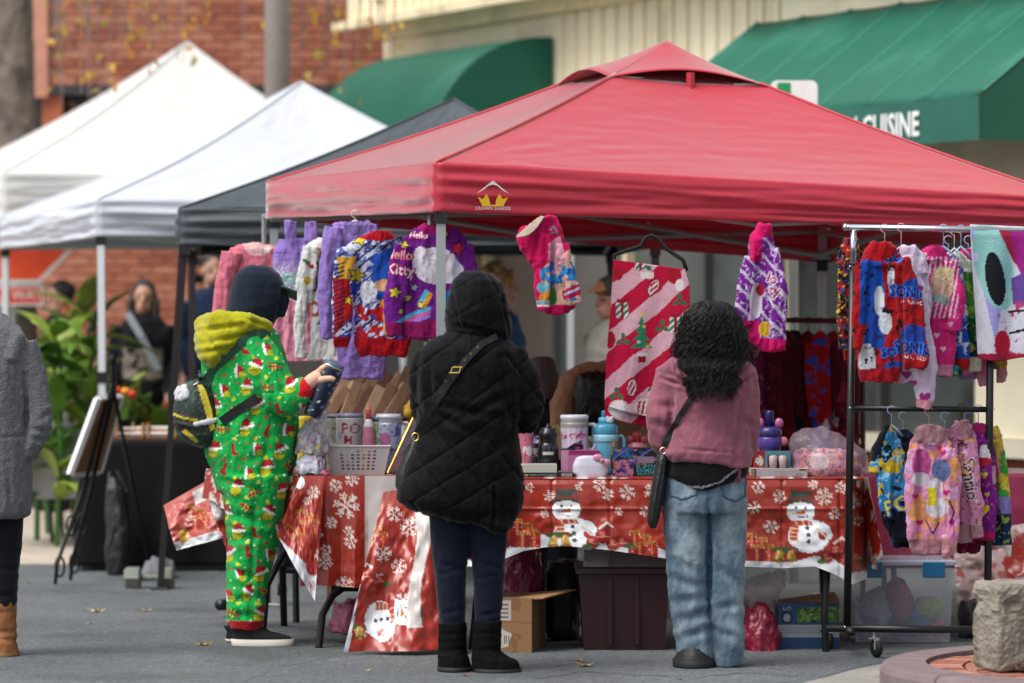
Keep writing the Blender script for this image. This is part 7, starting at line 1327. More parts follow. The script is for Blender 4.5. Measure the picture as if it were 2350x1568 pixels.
t, c, h, r = vessel('black_bottle', 'black bottle with round cap and white label', 1258, 972, 17.2, 24, [(.9, 0), (1, .03), (1, .52), (.9, .6), (.75, .62), (.85, .7), (.9, .8), (.6, .92), (.15, .95), (.15, 1), (.02, 1)], [], paint=Paint('#0c0d10').blot(7, .62, '#2f3344', 3).rect(1245, 1272, 1036, 1044, '#b9bab4')); obj('cord_loop', tube([c + (.01, -.02, h * .9), c + (.04, -.03, h * .98), c + (.06, -.03, h * .8), c + (.07, -.03, h * .68)], .002, 5), G_('#8a9a3a'), t)
vessel('dark_patterned_bottle', 'black and violet patterned bottle behind the white box', 1236, 1000, 17.32, 18, [(.9, 0), (1, .03), (1, .8), (.6, .9), (.6, 1), (.02, 1)], [], paint=Paint('#14141a').blot(5, .55, '#8f9098', 3).blot(7, .62, '#4a3a6a', 6))
pw = Paint('#b4a6c0').stripes(0, 13, .5, '#c6bccb').text(1318, 1000, 22, 'Birthday', '#a8326a', -.05).poly([(1300, 1028), (1335, 1010), (1340, 1032), (1302, 1036)], '#15121a').ell(1295, 1034, 10, 5, '#15121a').blot(4, .72, '#b04a80', 3, (1320, 1350, 1010, 1035)).rect(1280, 1360, 955, 982, '#8f8a86')
t, c, h, r = vessel('birthday_tumbler', 'lilac striped tumbler with pink birthday lettering and handle', 1318, 952, 17.22, 32, [(.75, 0), (.8, .02), (.97, .3), (1, .86), (.98, .86), (.98, .93), (.9, .93), (.02, .93)], [('lid', [(.98, .925), (1.02, .94), (1.02, .985), (.9, 1), (.02, 1)], G_('#c9c9d4'))], paint=pw, cat_='tumbler'); handle(t, c, h, r, .42, .84, .035, G_('#bcbecb'))
bl1, bl2 = G_('#5fa8c0', rough=.25), G_('#4a94b4', rough=.2)
t, c, h, r = vessel('blue_bottle', 'chunky light blue bottle with tall spout and side handle', 1388, 942, 17.25, 29, [(.9, 0), (1, .03), (1, .5), (.98, .52), (.02, .52)], [('collar', [(1.02, .5), (1.08, .53), (1.08, .6), (1.0, .63)], G_('#8fc0d0')), ('cap', [(1.0, .62), (1.04, .65), (1.04, .74), (.9, .79), (.55, .80), (.02, .8)], bl2), ('spout_base', [(.5, .79), (.52, .88), (.3, .9), (.02, .9)], bl1), ('spout', [(.28, .88), (.28, .98), (.2, 1.0), (.02, 1.0)], G_('#2f8aa8'))], paint=bl1); handle(t, c, h, r, .3, .6, .03, bl1); obj('charm', cat([ellip(c + (.022, -.03, h * .85), (.018, .012, .016), 10, 8), ellip(c + (.012, -.035, h * .89), (.007, .006, .008), 8, 6), ellip(c + (.032, -.035, h * .89), (.007, .006, .008), 8, 6)]), G_('#d0d2d4'), t, True)
t, c, h, r = vessel('red_bottle', 'bottle with coral red spout and round red charm, behind the black game box', 1462, 990, 17.3, 24, [(.9, 0), (1, .03), (1, .6), (.8, .74), (.02, .74)], [('spout', [(.36, .74), (.36, .97), (.28, 1), (.02, 1)], G_('#c04a40'))], paint=G_('#c07a80'))
for sx in (-1, 1): obj('ear', ellip(c + (sx * .032, -.02, h * .82), (.018, .014, .02), 10, 8), G_('#b04a5c'), t, True)
t, c, h, r = vessel('purple_bottle', 'purple bottle with pink ears and dark blue spout at right', 1766, 942, 17.2, 25, [(.9, 0), (1, .03), (1, .42), (.02, .42)], [('collar', [(1.0, .41), (1.12, .44), (1.12, .56), (1.0, .6)], G_('#4a3a86')), ('cap', [(1.02, .58), (1.14, .62), (1.1, .7), (.8, .75), (.02, .75)], G_('#2e2660')), ('spout', [(.42, .74), (.38, .97), (.3, 1), (.02, 1)], G_('#161a58'))], paint=G_('#2a2254'))
for sx in (-1, 1): obj('ear', ellip(c + (sx * .042, -.005, h * .8), (.02, .016, .024), 10, 8), G_('#a85a8a'), t, True)
obj('charm', ellip(c + (.062, -.01, h * .52), (.02, .014, .022), 10, 8), G_('#c0707a'), t, True)
vessel('pink_capped_bottle', 'tiny pink and yellow bottle between hoodie sleeve and purple bottle', 1738, 1010, 17.25, 9, [(.9, 0), (1, .05), (1, .6), (.7, .8), (.7, 1), (.02, 1)], [], paint=Paint('#b0708a').rect(1720, 1750, 1030, 1060, '#b8a860'))
pbox('pink_gift_box', 'pink printed carton behind the white case', 'box', 1288, 1376, 1034, 1096, 17.12, .1, Paint('#a8678c').rect(1305, 1376, 1034, 1046, '#8a1f62').ell(1296, 1052, 4, 7, '#c9b4c0').ell(1297, 1080, 4, 7, '#c9b4c0').rect(1288, 1304, 1034, 1096, '#b5809c'), 'cartons on the long table', z0=ZT + .006)
cw = blob([stackpx(17.02, [(1046, 1335, 1375, .03), (1050, 1322, 1388, .035), (1068, 1314, 1395, .04), (1085, 1314, 1395, .04), (1096, 1322, 1388, .038), (1101, 1335, 1376, .034)], 30, 4, 3)], .004, 2)
cs_ = tag(obj('white_case', (cw[0], cw[2]), G_('#c4c4d2'), None, True), 'rounded white plastic case with pink ribbon knob on the tablecloth', 'case')
obj('ribbon_knob', cat([ellip(P(1372, 1052, 16.99), (.026, .012, .02), 12, 8), ellip(P(1392, 1062, 16.99), (.02, .012, .018), 12, 8), ellip(P(1382, 1057, 16.985), (.011, .012, .011), 10, 8)]), G_('#b57f96'), cs_, True)
pbox('orange_top_box', 'narrow dark box with an orange top behind the white case', 'box', 1376, 1410, 1012, 1060, 17.2, .05, Paint('#2a241c').rect(1376, 1410, 1010, 1032, '#b8742e').ell(1393, 1045, 5, 8, '#b08a3a').ell(1393, 1045, 3, 5, '#2a241c'), 'cartons on the long table', z0=ZT + .006)
kp_ = Paint('#14121c').blot(12, .58, '#3a2a6a', 2).blot(10, .62, '#1a5a8a', 5).blot(9, .66, '#a8642a', 8).stripes(.9, 34, .12, '#4a5a9a', 6, 3, (1405, 1525, 1028, 1065)).blot(10, .5, '#a0648a', 4, (1405, 1455, 1060, 1105)).rect(1462, 1500, 1052, 1068, '#7a6a80').rect(1454, 1526, 1073, 1106, '#0c1218').text(1484, 1079, 14, 'K-POP', '#3f8f98', 0, '#0a1a20', 1.5, 1.2).text(1487, 1089, 12, 'DEMON', '#3f8f98', 0, '#0a1a20', 1.2, 1.2).text(1490, 1098, 11, 'HUNTERS', '#3f8f98', 0, '#0a1a20', 1.2, 1.1)
pbox('game_box', 'dark colourful printed box with teal lettering beside the white case', 'box', 1406, 1524, 1028, 1103, 17.04, .09, kp_, 'cartons on the long table', z0=ZT + .006, res=2.5)
pbox('blue_floral_box', 'blue and orange printed box peeking beside the pink hoodie hem', 'box', 1512, 1560, 1010, 1100, 17.15, .08, Paint('#27408a').blot(7, .58, '#b8642a', 3).blot(8, .6, '#7fa0c0', 5), 'cartons on the long table', z0=ZT + .006)
fb_ = Paint('#101c26').ell(1208, 1097, 5, 5, '#a08a92').ell(1221, 1097, 6, 6, '#3a7a4a').text(1252, 1097, 7, 'MADE IN CHINA', '#9aa0a4').rect(1288, 1312, 1088, 1104, '#a8a8a4').stripes(0, 3.4, .45, '#101010', 0, 0, (1289, 1311, 1089, 1102))
pbox('flat_dark_box', 'flat dark blue carton with barcode lying at the table front', 'box', 1196, 1318, 1086, 1106, 16.98, .16, fb_, 'cartons on the long table', res=2.0, z0=ZT + .005)
pbox('white_tray', 'low off-white tray on top of the flat dark carton', 'tray', 1196, 1278, 1066, 1085, 17.02, .13, Paint('#b5b4a6'), None, z0=zt(17.0, 1086) + .002)
pbox('red_gift_box', 'small red printed box right of the pink hoodie', 'box', 1730, 1755, 1036, 1078, 17.1, .06, Paint('#96161a').ell(1743, 1058, 9, 12, '#c0b4b0').blot(4, .64, '#200c0e', 3), 'cartons on the long table', z0=ZT + .03)
wb = pbox('window_box', 'teal box with a window showing two pale cups', 'box', 1756, 1814, 1036, 1080, 17.08, .06, Paint('#4a7886').rect(1762, 1806, 1046, 1078, '#3a2a2c'), 'cartons on the long table', z0=ZT + .03)
for x in (1774, 1796): obj('cup', lathe([(.7 * .02, 0), (.018, .03), (.019, .055), (.01, .06)], 16, np.array((P(x, 0, 17.075)[0], 17.066, ZT + .036))), G_('#b09a9c'), wb, True)
gb = Paint('#a09a9c').stripes(1.57, 4.2, .35, '#7a7678', 0, 0, (1738, 1782, 1084, 1100)).stripes(1.57, 4.2, .35, '#7a7678', 0, 0, (1788, 1822, 1084, 1100)).rect(1834, 1850, 1078, 1083, '#201c1e').blot(2.5, .6, '#4a4648', 4, (1824, 1850, 1086, 1100)).rect(1724, 1730, 1075, 1103, '#8a6a1a').rect(1731, 1736, 1075, 1103, '#3a3a7a')
pbox('flat_grey_box', 'flat pale grey carton with fine print at the table front, right side', 'box', 1724, 1853, 1076, 1103, 16.99, .15, gb, 'cartons on the long table', res=2.0, z0=ZT + .005)
# clear bag with a folded pink blanket
d = 17.15
bgm = mat('clear_film', '#c9b4c2', rough=.12, alpha=.2, spec=.8, var=0, bump=.5, bs=14)
tb_ = thing('bagged_blanket', P(1900, 1100, d), 'folded pink printed blanket in a clear plastic bag at the table end', 'blanket')
bq_ = Paint('#a05a78').blot(20, .52, '#b98a8c', 3).blot(16, .6, '#7a2a6a', 6).blot(14, .64, '#a8502a', 9).blot(8, .68, '#241420', 4).ell(1880, 1060, 22, 20, '#b9a8a8')
garm('folded_blanket', [stackpx(d, [(1030, 1830, 1960, .08), (1045, 1820, 1975, .12), (1075, 1822, 1980, .14), (1092, 1835, 1975, .14)], 30, 8, 2.6), tubepx(d - .1, [(1850, 1085, 14), (1900, 1070, 18), (1960, 1068, 16)])], bq_, tb_, .006, 3, .016, 22)
V, N, Fc = blob([stackpx(d, [(976, 1850, 1885, .02), (995, 1820, 1920, .06), (1020, 1808, 1955, .1), (1040, 1812, 1985, .14), (1075, 1815, 1992, .16), (1099, 1832, 1985, .16)], 30, 8)], .01, 2); V = V + N * ((fb(V[:, 0] * 9 + V[:, 2] * 6, V[:, 2] * 9, 4) - .5) * .05)[:, None]; obj('plastic_bag', (V, Fc), bgm, tb_, False)
pbox('dark_tray', 'low dark printed parcel under the bagged blanket', 'parcel', 1853, 1955, 1090, 1103, 17.02, .2, Paint('#1c1420').blot(9, .55, '#7a4a78', 3), None, z0=ZT + .004)

# ================================================================== GOODS ON THE SIDE TABLE
d = 17.25
bk = thing('plastic_basket', P(820, 1095, d), 'white plastic basket with round holes on the side table', 'basket')
x0, x1 = P(762, 0, d)[0], P(882, 0, d)[0]; zb, zt2 = ZT + .006, zt(d, 1024); tx0, tx1 = P(748, 0, d)[0], P(896, 0, d)[0]
def wall(p0, p1, q0, q1, nx, nz, holes):
    """perforated wall: grid of cells, the hole cells left open with a ring of faces"""
    V, Fc = [], []
    def pt(u, v): return (np.asarray(p0) * (1 - u) + np.asarray(p1) * u) * (1 - v) + (np.asarray(q0) * (1 - u) + np.asarray(q1) * u) * v
    for i in range(nx):
        for j in range(nz):
            u0, u1, v0, v1 = i / nx, (i + 1) / nx, j / nz, (j + 1) / nz; o = len(V)
            if not holes(i, j): V += [pt(u0, v0), pt(u1, v0), pt(u1, v1), pt(u0, v1)]; Fc.append((o, o + 1, o + 2, o + 3)); continue
            sq = []; ci = []
            for k in range(12):
                a = 2 * math.pi * (k + .5) / 12; cx, cy = math.cos(a), math.sin(a); m_ = max(abs(cx), abs(cy)); sq.append(pt((u0 + u1) / 2 + cx / m_ * (u1 - u0) / 2, (v0 + v1) / 2 + cy / m_ * (v1 - v0) / 2)); ci.append(pt((u0 + u1) / 2 + cx * (u1 - u0) * .33, (v0 + v1) / 2 + cy * (v1 - v0) * .33))
            V += sq + ci; Fc += [(o + k, o + (k + 1) % 12, o + 12 + (k + 1) % 12, o + 12 + k) for k in range(12)]
            for k, (cu, cv) in zip((1, 4, 7, 10), ((u1, v1), (u0, v1), (u0, v0), (u1, v0))): V.append(pt(cu, cv)); n_ = len(V) - 1; Fc.append((o + k, o + (k + 1) % 12, n_))
    return np.array(V), Fc
hf = lambda i, j: 2 <= i <= 8 and 1 <= j <= 6
for nm, (p0, p1, q0, q1) in {'front_wall': ((x0, d, zb), (x1, d, zb), (tx0, d - .02, zt2), (tx1, d - .02, zt2)), 'back_wall': ((x0, d + .2, zb), (x1, d + .2, zb), (tx0, d + .22, zt2), (tx1, d + .22, zt2)), 'left_wall': ((x0, d + .2, zb), (x0, d, zb), (tx0, d + .22, zt2), (tx0, d - .02, zt2)), 'right_wall': ((x1, d, zb), (x1, d + .2, zb), (tx1, d - .02, zt2), (tx1, d + .22, zt2))}.items(): obj(nm, wall(p0, p1, q0, q1, 11, 8, hf), G_('#bcbab8', rough=.45), bk)
obj('floor_panel', box(x0, x1, d, d + .2, zb - .003, zb), G_('#bcbab8'), bk); obj('rim', tube([(tx0, d - .02, zt2), (tx1, d - .02, zt2), (tx1, d + .22, zt2), (tx0, d + .22, zt2), (tx0, d - .02, zt2)], .006, 6), G_('#bcbab8'), bk)
rk = random.Random(11)
for k, c in enumerate(('#b06a8a', '#5f88a8', '#a89a4a', '#8a6fae', '#6aa08a', '#b0a0a8', '#a84a5a', '#c0b8a8')):
    q = np.array((x0 + (x1 - x0) * ((k % 4) + .5) / 4, d + .05 + .1 * (k // 4), zb)); tag(obj('small_toy', cat([ellip(q + (0, 0, .035), (.024, .022, .034), 10, 8), ellip(q + (0, 0, .085), (.018, .017, .018), 10, 8), tube([q + (0, 0, .05), q + (.02, -.01, .06)], .006, 6)]), G_(c), None, True), '%s trinket figure inside the white basket' % ('pink', 'blue', 'olive', 'violet', 'mint', 'pale grey', 'crimson', 'cream')[k], 'toy', 'trinkets in the basket')
tp1 = Paint('#b6b6b4').text(806, 985, 34, 'PO', '#96182a').text(800, 1010, 28, 'M', '#96182a').ell(780, 1000, 5, 9, '#a090b8')
t, c, h, r = vessel('white_lettered_tumbler', 'large white tumbler with red letters in the row behind the basket', 802, 948, 17.45, 32, [(.8, 0), (.85, .03), (1, .9), (.98, .93), (.02, .93)], [('lid', [(.99, .92), (1.02, .95), (1.0, .99), (.02, 1)], G_('#7a7f98'))], paint=tp1, cat_='tumbler', group='tumblers on the side table')
t, c, h, r = vessel('cream_tumbler', 'cream floral tumbler left of the red-lettered one', 772, 950, 17.6, 26, [(.8, 0), (.85, .03), (1, .9), (.98, .93), (.02, .93)], [('lid', [(.99, .92), (1.02, .95), (1.0, .99), (.02, 1)], G_('#6a6f88'))], paint=Paint('#b4b2a2').blot(6, .64, '#7a8a5a', 3), cat_='tumbler', group='tumblers on the side table')
t, c, h, r = vessel('blue_print_tumbler', 'pale blue tumbler with pink print and steel rim, right of the pink bottle', 892, 950, 17.4, 30, [(.8, 0), (.85, .03), (1, .84), (.98, .84), (.98, .93), (.02, .93)], [('lid', [(.99, .92), (1.02, .95), (.9, 1), (.02, 1)], G_('#b0b4c0'))], paint=Paint('#98a4ba').ell(884, 1010, 13, 18, '#a05a86').blot(6, .66, '#6a4a80', 4).rect(850, 930, 958, 972, '#8a8c8e').ell(912, 990, 7, 12, '#4a5a8a'), cat_='tumbler', group='tumblers on the side table'); handle(t, c, h, r, .35, .85, .035, G_('#b8a0b0'))
vessel('green_print_tumbler', 'slim green and white tumbler between the pink bottle and blue tumbler', 866, 958, 17.38, 10, [(.8, 0), (.9, .03), (1, .9), (.98, .93), (.02, .93)], [('lid', [(1.0, .92), (1.0, 1), (.02, 1)], G_('#3a4a6a'))], paint=Paint('#7a9a5a').blot(5, .6, '#b8c0a8', 2), cat_='tumbler', group='tumblers on the side table')
vessel('pink_water_bottle', 'small pink bottle with a white dome and coral spout', 846, 935, 17.35, 14, [(.9, 0), (1, .04), (1, .55), (.95, .58), (.9, .72), (.6, .8), (.5, .82), (.02, .82)], [('spout', [(.45, .8), (.45, .97), (.3, 1), (.02, 1)], G_('#b8505a'))], paint=Paint('#b06a86').rect(820, 870, 940, 978, '#b8b4bc'), group='tumblers on the side table')
t, c, h, r = vessel('yellow_mug', 'bright yellow handled mug half hidden by the person in green', 700, 955, 17.9, 20, [(.9, 0), (1, .05), (1, .95), (.9, 1), (.02, .95)], [], paint=G_('#b8a81e'), cat_='mug', group='tumblers on the side table'); handle(t, c, h, r, .3, .85, .035, G_('#b8a81e'))
vessel('pink_mouse_tumbler', 'pale pink tumbler with dark lid behind the yellow mug', 740, 952, 17.75, 22, [(.8, 0), (1, .9), (.95, .93), (.02, .93)], [('lid', [(1, .92), (1, 1), (.02, 1)], G_('#3f4866'))], paint=Paint('#a8949c').blot(7, .62, '#3a3a48', 4), cat_='tumbler', group='tumblers on the side table')
d = 17.2
bg2 = tag(garm('candy_bag', [stackpx(d, [(965, 700, 735, .03), (985, 690, 742, .05), (1010, 684, 750, .07), (1040, 680, 752, .08)], 22, 8)], Paint('#b4b2b8').blot(7, .6, '#a87a94', 3).blot(6, .66, '#7fa08a', 5).blot(6, .68, '#b8a040', 8).blot(9, .7, '#8a98b8', 2), None, .006, 2, .02, 9, mat('glossy_film', vcol=True, rough=.15, var=.05, bump=.6, bs=25)), 'crinkled clear bag of pastel pompom sticks beside the basket', 'bag')
bg3 = tag(garm('white_package', [stackpx(d - .03, [(1042, 700, 735, .04), (1055, 685, 748, .08), (1075, 680, 752, .1), (1088, 682, 748, .1)], 22, 6)], Paint('#a6a4b4').ell(735, 1062, 8, 8, '#96304a').blot(9, .62, '#c4c2cc', 4), None, .006, 2, .016, 12, mat('glossy_film')), 'crumpled white plastic package in front of the side table items', 'package')
tag(garm('pink_wrapper', [stackpx(d - .08, [(1078, 715, 745, .02), (1084, 705, 755, .035), (1091, 706, 758, .035)], 20, 4)], Paint('#a8284e').blot(5, .6, '#c08a9a', 3).ell(712, 1085, 8, 5, '#3f7f9a'), None, .004, 2, .008, 8, mat('glossy_film')), 'shiny pink sweet wrapper at the edge of the side table', 'wrapper')
tag(garm('hanging_film', [stackpx(d - .0, [(945, 735, 748, .01), (965, 722, 745, .015), (1000, 715, 760, .02), (1020, 730, 770, .015)], 16, 8)], '#c4c4cc', None, .005, 2, .012, 9, mat('film_white', '#c4c6ce', rough=.12, alpha=.55, bump=.5, bs=20)), 'loose clear plastic sheet above the candy bag', 'plastic sheet')
q4 = [P(890, 1086, 17.18), P(925, 1086, 17.3), P(985, 962, 17.42), P(948, 960, 17.3)]
fr_ = thing('leaning_picture_frame', P(910, 1088, 17.22), 'gold edged pastel picture leaning against the tumblers', 'picture')
def bq4(u, v): return q4[0] * (1 - u) * (1 - v) + q4[1] * u * (1 - v) + q4[2] * u * v + q4[3] * (1 - u) * v
VF = grid(lambda u, v: np.array([bq4(a, b) for a, b in zip(u, v)]).T, 20, 40, .006); X_, Y_ = topx(VF[0]); obj('print', VF, PAPER, fr_, False, Paint(lambda X, Y: np.array(lin('#a8a8c4')) * (1 - np.clip((Y - 960) / 130, 0, 1))[:, None] + np.array(lin('#b08aa0')) * np.clip((Y - 960) / 130, 0, 1)[:, None]).blot(9, .62, '#7f90b8', 3).rgb(X_, Y_))
for a, b in (((0, 0), (0, 1)), ((0, 1), (1, 1)), ((0, 0), (1, 0))): obj('frame_bar', tube([bq4(*a), bq4(*b)], .006, 6), mat('gold_frame', '#b08a3a', rough=.3, metal=.7), fr_)
# neighbour's tilted wooden blocks seen between the people
rwk = random.Random(15)
for i in range(13):
    x = 775 + (i % 7) * 27 + (13 if i > 6 else 0); y = (925 if i < 7 else 893) + rwk.uniform(-6, 6); dd = 19.6 if i < 7 else 19.9; c = P(x, y, dd)
    V, f = xf(cbox(-.028, .028, -.05, .05, -.10, .10, .004), c, R(rwk.uniform(-10, 10)), R(-12), R(28 + rwk.uniform(-6, 6)))
    tag(obj('wooden_block', (V, f), mat('block_wood_%d' % (i % 4), ('#7a5a44', '#94765c', '#6a4a3a', '#a5876c')[i % 4], rough=.8, var=.3, vs_=18)), 'tilted wooden block, %s in the %s row behind the tumblers' % (('first', 'second', 'third', 'fourth', 'fifth', 'sixth', 'last')[i % 7], 'front' if i < 7 else 'back'), 'block', 'tilted wooden blocks')
bs_ = thing('block_stand', np.array((P(860, 0, 19.8)[0], 19.8, 0)), 'wooden stand carrying the tilted blocks behind the tumblers', 'stand')
obj('shelf', box(P(750, 0, 19.8)[0], P(965, 0, 19.8)[0], 19.55, 20.05, .93, .96), wood2, bs_)
for x in (760, 955): obj('leg', box(P(x, 0, 19.8)[0] - .02, P(x, 0, 19.8)[0] + .02, 19.75, 19.85, 0, .93), wood2, bs_)
ys_ = thing('yellow_flowers', np.array((P(950, 0, 19.3)[0], 19.3, .0)), 'bunch of yellow flowers in a dark vase beside the quilted coat', 'flowers')
obj('vase', lathe([(.05, 0), (.07, .3), (.05, .7), (.055, .85), (.03, .84)], 14, np.array((P(955, 0, 19.3)[0], 19.3, 0))), G_('#3a3630'), ys_, True)
for k in range(5): obj('flower', ellip(P(940 + 8 * (k % 3), 948 - 10 * (k // 2), 19.25 + .02 * k), (.03, .03, .026), 10, 8), mat('yellow_petal', '#c49a1a', rough=.7), ys_, True)

# ================================================================== UNDER AND BESIDE THE TABLES
cb = Paint('#8f6a48').blot(40, .6, '#7d5a3c', 2).rect(1150, 1190, 1380, 1428, '#b5aca0').rect(1150, 1173, 1448, 1495, '#b8b2aa').poly([(1172, 1452), (1192, 1460), (1182, 1494), (1162, 1488)], '#c0bab2').rect(1240, 1262, 1440, 1480, '#7a5c44')
for k in range(4): cb.rect(1156, 1184, 1388 + k * 10, 1391 + k * 10, '#5a5048')
cb.stripes(0, 3.6, .45, '#2a2624', 0, 0, (1174, 1186, 1464, 1484)).stripes(0, 3.6, .45, '#2a2624', 0, 0, (1154, 1170, 1470, 1490)).line([(1145, 1428), (1240, 1434)], 2, '#6a4c34')
bx_ = pbox('cardboard_box', 'worn brown cardboard shipping box under the table with white labels', 'box', 1146, 1238, 1374, 1506, 16.85, .42, cb, None, side='#7a5a3e', yaw=R(-9), z0=0)
a_ = P(1150, 1372, 16.88); b_ = P(1325, 1350, 17.25)
obj('flap', (np.array([P(1160, 1375, 16.9), P(1248, 1372, 16.85), P(1322, 1352, 17.1), P(1238, 1358, 17.25), P(1160, 1378, 16.9), P(1248, 1375, 16.85), P(1322, 1355, 17.1), P(1238, 1361, 17.25)]), [(0, 1, 2, 3), (7, 6, 5, 4), (0, 4, 5, 1), (1, 5, 6, 2), (2, 6, 7, 3), (3, 7, 4, 0)]), mat('kraft', '#9c774f', rough=.85, var=.2, vs_=8), bx_)
d = 16.98
bn = thing('storage_bin', np.array((P(1430, 0, d + .2)[0], d + .2, 0)), 'large dark maroon storage bin under the table', 'bin')
mrn = mat('maroon_plastic', '#2c0c14', rough=.45, var=.15, vs_=5)
X0, X1, X0t, X1t = P(1340, 0, d)[0], P(1525, 0, d)[0], P(1328, 0, d)[0], P(1538, 0, d)[0]; zt3 = zt(d, 1308)
V = [(X0, d, 0), (X1, d, 0), (X1, d + .42, 0), (X0, d + .42, 0), (X0t, d - .02, zt3), (X1t, d - .02, zt3), (X1t, d + .44, zt3), (X0t, d + .44, zt3)]
obj('tub', (V, [(3, 2, 1, 0), (0, 1, 5, 4), (1, 2, 6, 5), (2, 3, 7, 6), (3, 0, 4, 7)]), mrn, bn); obj('rim', cbox(X0t - .012, X1t + .012, d - .035, d + .455, zt3 - .02, zt3 + .012, .006), mrn, bn)
for x in (1400, 1462): e = P(x, 0, d)[0]; obj('rib', cbox(e - .012, e + .012, d - .022, d + .01, .02, zt3 - .03, .004), mrn, bn)
pa_ = mat('white_paper', '#b9bac0', rough=.8)
tag(obj('paper_sheet', quadsheet([(1340, 1262, 17.15), (1400, 1262, 17.2), (1395, 1304, 17.0), (1338, 1304, 17.0)], 0, .01, 12, 12, 1), pa_), 'white paper lying in the top of the maroon bin, left side', 'paper', 'papers in the bin')
tag(obj('paper_sheet', quadsheet([(1385, 1264, 17.25), (1540, 1285, 17.2), (1535, 1306, 17.0), (1385, 1304, 17.0)], 0, .012, 16, 12, 2), mat('pale_mauve_paper', '#a8a0a8', rough=.8)), 'wide pale sheet lying in the top of the maroon bin', 'paper', 'papers in the bin')
pbg = mat('magenta_nylon', '#8a1f48', rough=.3, var=.15, vs_=8, bump=.4, bs=15)
tag(garm('pink_duffel_bag', [stackpx(17.5, [(1258, 1175, 1230, .06), (1272, 1155, 1243, .1), (1310, 1148, 1247, .14), (1360, 1150, 1247, .15), (1440, 1152, 1246, .16), (1466, 1158, 1240, .15)], 24, 8)], '#8a1f48', None, .01, 2, .02, 14, pbg), 'shiny magenta duffel bag behind the cardboard box', 'bag', 'pink bags under the tables')
tag(garm('pink_sack', [stackpx(17.4, [(1372, 800, 820, .04), (1395, 765, 850, .1), (1430, 752, 868, .13), (1452, 755, 865, .13)], 24, 8)], '#9c5068', None, .01, 2, .02, 14, mat('dusty_sack', '#8f4a62', rough=.5, var=.15, bump=.3)), 'dusty pink sack under the side table', 'bag', 'pink bags under the tables')
tag(garm('red_plastic_bag', [stackpx(17.05, [(1385, 1725, 1760, .05), (1410, 1705, 1780, .1), (1450, 1700, 1788, .13), (1500, 1702, 1786, .14), (1512, 1710, 1775, .13)], 24, 8)], '#8a1a34', None, .009, 2, .024, 12, mat('red_film', '#861a34', rough=.3, var=.15, bump=.6, bs=18)), 'crumpled crimson plastic bag on the ground behind the jeans', 'bag', 'pink bags under the tables')
tag(garm('clear_film_wrap', [stackpx(17.1, [(1310, 1750, 1800, .04), (1330, 1715, 1800, .08), (1360, 1705, 1790, .1), (1400, 1710, 1770, .08)], 20, 8)], '#8a6a78', None, .009, 2, .03, 9, mat('film_mauve', '#a88a98', rough=.12, alpha=.3, bump=.6, bs=16)), 'loose crinkled plastic film above the crimson bag', 'plastic sheet')
bxp = Paint('#1c3f66').rect(1830, 1926, 1395, 1432, '#3a5a2a').blot(9, .58, '#6a8a3a', 3, (1830, 1926, 1395, 1432)).blot(7, .66, '#12181c', 6, (1830, 1926, 1395, 1432)).ell(1806, 1420, 14, 16, '#0f2036').ell(1806, 1420, 8, 10, '#8a9aa4').rect(1786, 1926, 1438, 1468, '#8f9498').text(1806, 1398, 12, 'GO', '#a8b0b8').stripes(1.57, 6, .3, '#5a6a78', 0, 0, (1792, 1890, 1444, 1462))
pbox('blue_carton', 'blue printed carton with a green picture under the table', 'box', 1786, 1926, 1385, 1496, 17.05, .25, bxp, None, side='#1c3450', z0=0)
tag(obj('carton_lid', quadsheet([(1770, 1378, 17.35), (1915, 1358, 17.35), (1930, 1386, 17.06), (1786, 1388, 17.06)], 0, .006, 10, 8, 4), mat('kraft')), 'open cardboard flap lying on the blue carton', 'flap')
# pink satin table and clear tote behind the rack
sat = mat('pink_satin', '#8f2348', rough=.35, var=.12, vs_=6, bump=.3, bs=10, sheen=.4)
t3 = drape_table('satin_table', 'table under a pink satin cloth behind the right rack', P(1985, 0, 18.0)[0], P(2420, 0, 18.0)[0], 18.0, 18.7, .74, .30, sat, whitep, True, .03, 5, 3)
d = 17.35; tt = thing('clear_tote', np.array((P(2072, 0, d)[0], d + .2, 0)), 'clear plastic storage tote with blue latches behind the right rack', 'tote')
X0, X1 = P(1958, 0, d)[0], P(2188, 0, d)[0]; zt4 = zt(d, 1300)
totm = mat('frosted_plastic', '#c3c9d4', rough=.18, alpha=.30, spec=.6, var=0)
obj('tub', (np.array([(X0 + .015, d + .01, 0.004), (X1 - .015, d + .01, 0.004), (X1 - .015, d + .37, 0.004), (X0 + .015, d + .37, 0.004), (X0, d, zt4), (X1, d, zt4), (X1, d + .38, zt4), (X0, d + .38, zt4)]), [(3, 2, 1, 0), (0, 1, 5, 4), (1, 2, 6, 5), (2, 3, 7, 6), (3, 0, 4, 7)]), totm, tt)
obj('lid', cbox(X0 - .012, X1 + .012, d - .014, d + .394, zt4 + .002, zt4 + .028, .006), mat('frosted_lid', '#b4bfd0', rough=.2, alpha=.7, var=0), tt)
for x in (1998, 2142): e = P(x, 0, d)[0]; obj('latch', cbox(e - .05, e + .05, d - .028, d - .015, zt4 - .05, zt4 + .022, .004), G_('#1a6a96'), tt)
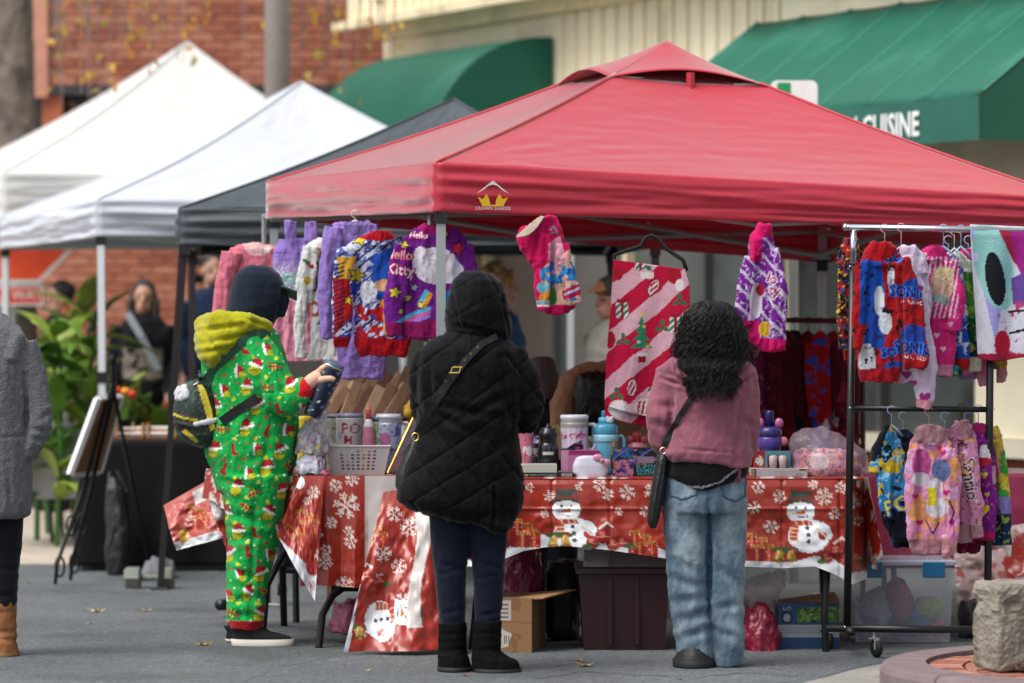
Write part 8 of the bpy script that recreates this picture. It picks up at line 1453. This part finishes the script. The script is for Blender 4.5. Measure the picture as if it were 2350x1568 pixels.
for i, (x, y, rx, rz, c, nm) in enumerate(((2010, 1400, 40, 55, '#8f8a92', 'pale grey'), (2060, 1380, 36, 60, '#8a3a5e', 'pink'), (2110, 1420, 45, 40, '#2f4a80', 'blue'), (2130, 1395, 36, 30, '#7a8a3a', 'yellow-green'), (2150, 1440, 28, 26, '#9c2a34', 'red'), (2080, 1450, 50, 24, '#5a2a5a', 'purple'), (2000, 1460, 40, 20, '#7a7076', 'grey'))):
    c0 = P(x, y, d + .16 + .02 * (i % 3)); V, N, Fc = blob([ellip(c0, (rx * M(d), .12, rz * M(d)), 16, 10)], .012, 1); V = V + N * ((fb(V[:, 0] * 25, V[:, 2] * 25, i) - .5) * .04)[:, None]; V[:, 2] = np.clip(V[:, 2], .02, zt4 - .01); V[:, 1] = np.clip(V[:, 1], d + .03, d + .35); V[:, 0] = np.clip(V[:, 0], X0 + .03, X1 - .03)
    tag(obj('folded_garment', (V, Fc), cloth('tote_cloth_' + c[1:], c)), nm + ' garment bundled inside the clear tote', 'garment', 'clothes in the clear tote')
wcl = quadsheet([(2185, 1230, 18.0), (2420, 1190, 17.8), (2420, 1440, 17.6), (2195, 1400, 17.75)], 0, .05, 50, 50, 5); X_, Y_ = topx(wcl[0])
tag(obj('pale_vinyl_cloth', wcl, VINYL, None, True, Paint('#a08a88').poly([(2300, 1290), (2330, 1230), (2420, 1200), (2420, 1310), (2310, 1330)], '#7a1f18').blot(20, .66, '#8a4a44', 3).rgb(X_, Y_)), 'pale vinyl cloth with red corner hanging behind the rack at far right', 'cloth')
tag(garm('dark_duffel', [stackpx(17.7, [(1380, 2205, 2330, .12), (1420, 2195, 2345, .16), (1462, 2200, 2345, .16)], 22, 10)], '#241a20', None, .012, 2, .02, 14, mat('dark_bag', '#1e181c', rough=.6, var=.2)), 'dark bag on the ground under the pale vinyl cloth', 'bag')
tag(garm('black_crate_bag', [stackpx(17.6, [(1285, 1255, 1330, .1), (1320, 1250, 1335, .14), (1440, 1252, 1330, .15), (1462, 1255, 1328, .14)], 22, 10, 3)], '#0e0e10', None, .012, 2, .014, 14, mat('dark_bag')), 'black bag between the cardboard box and the maroon bin', 'bag')
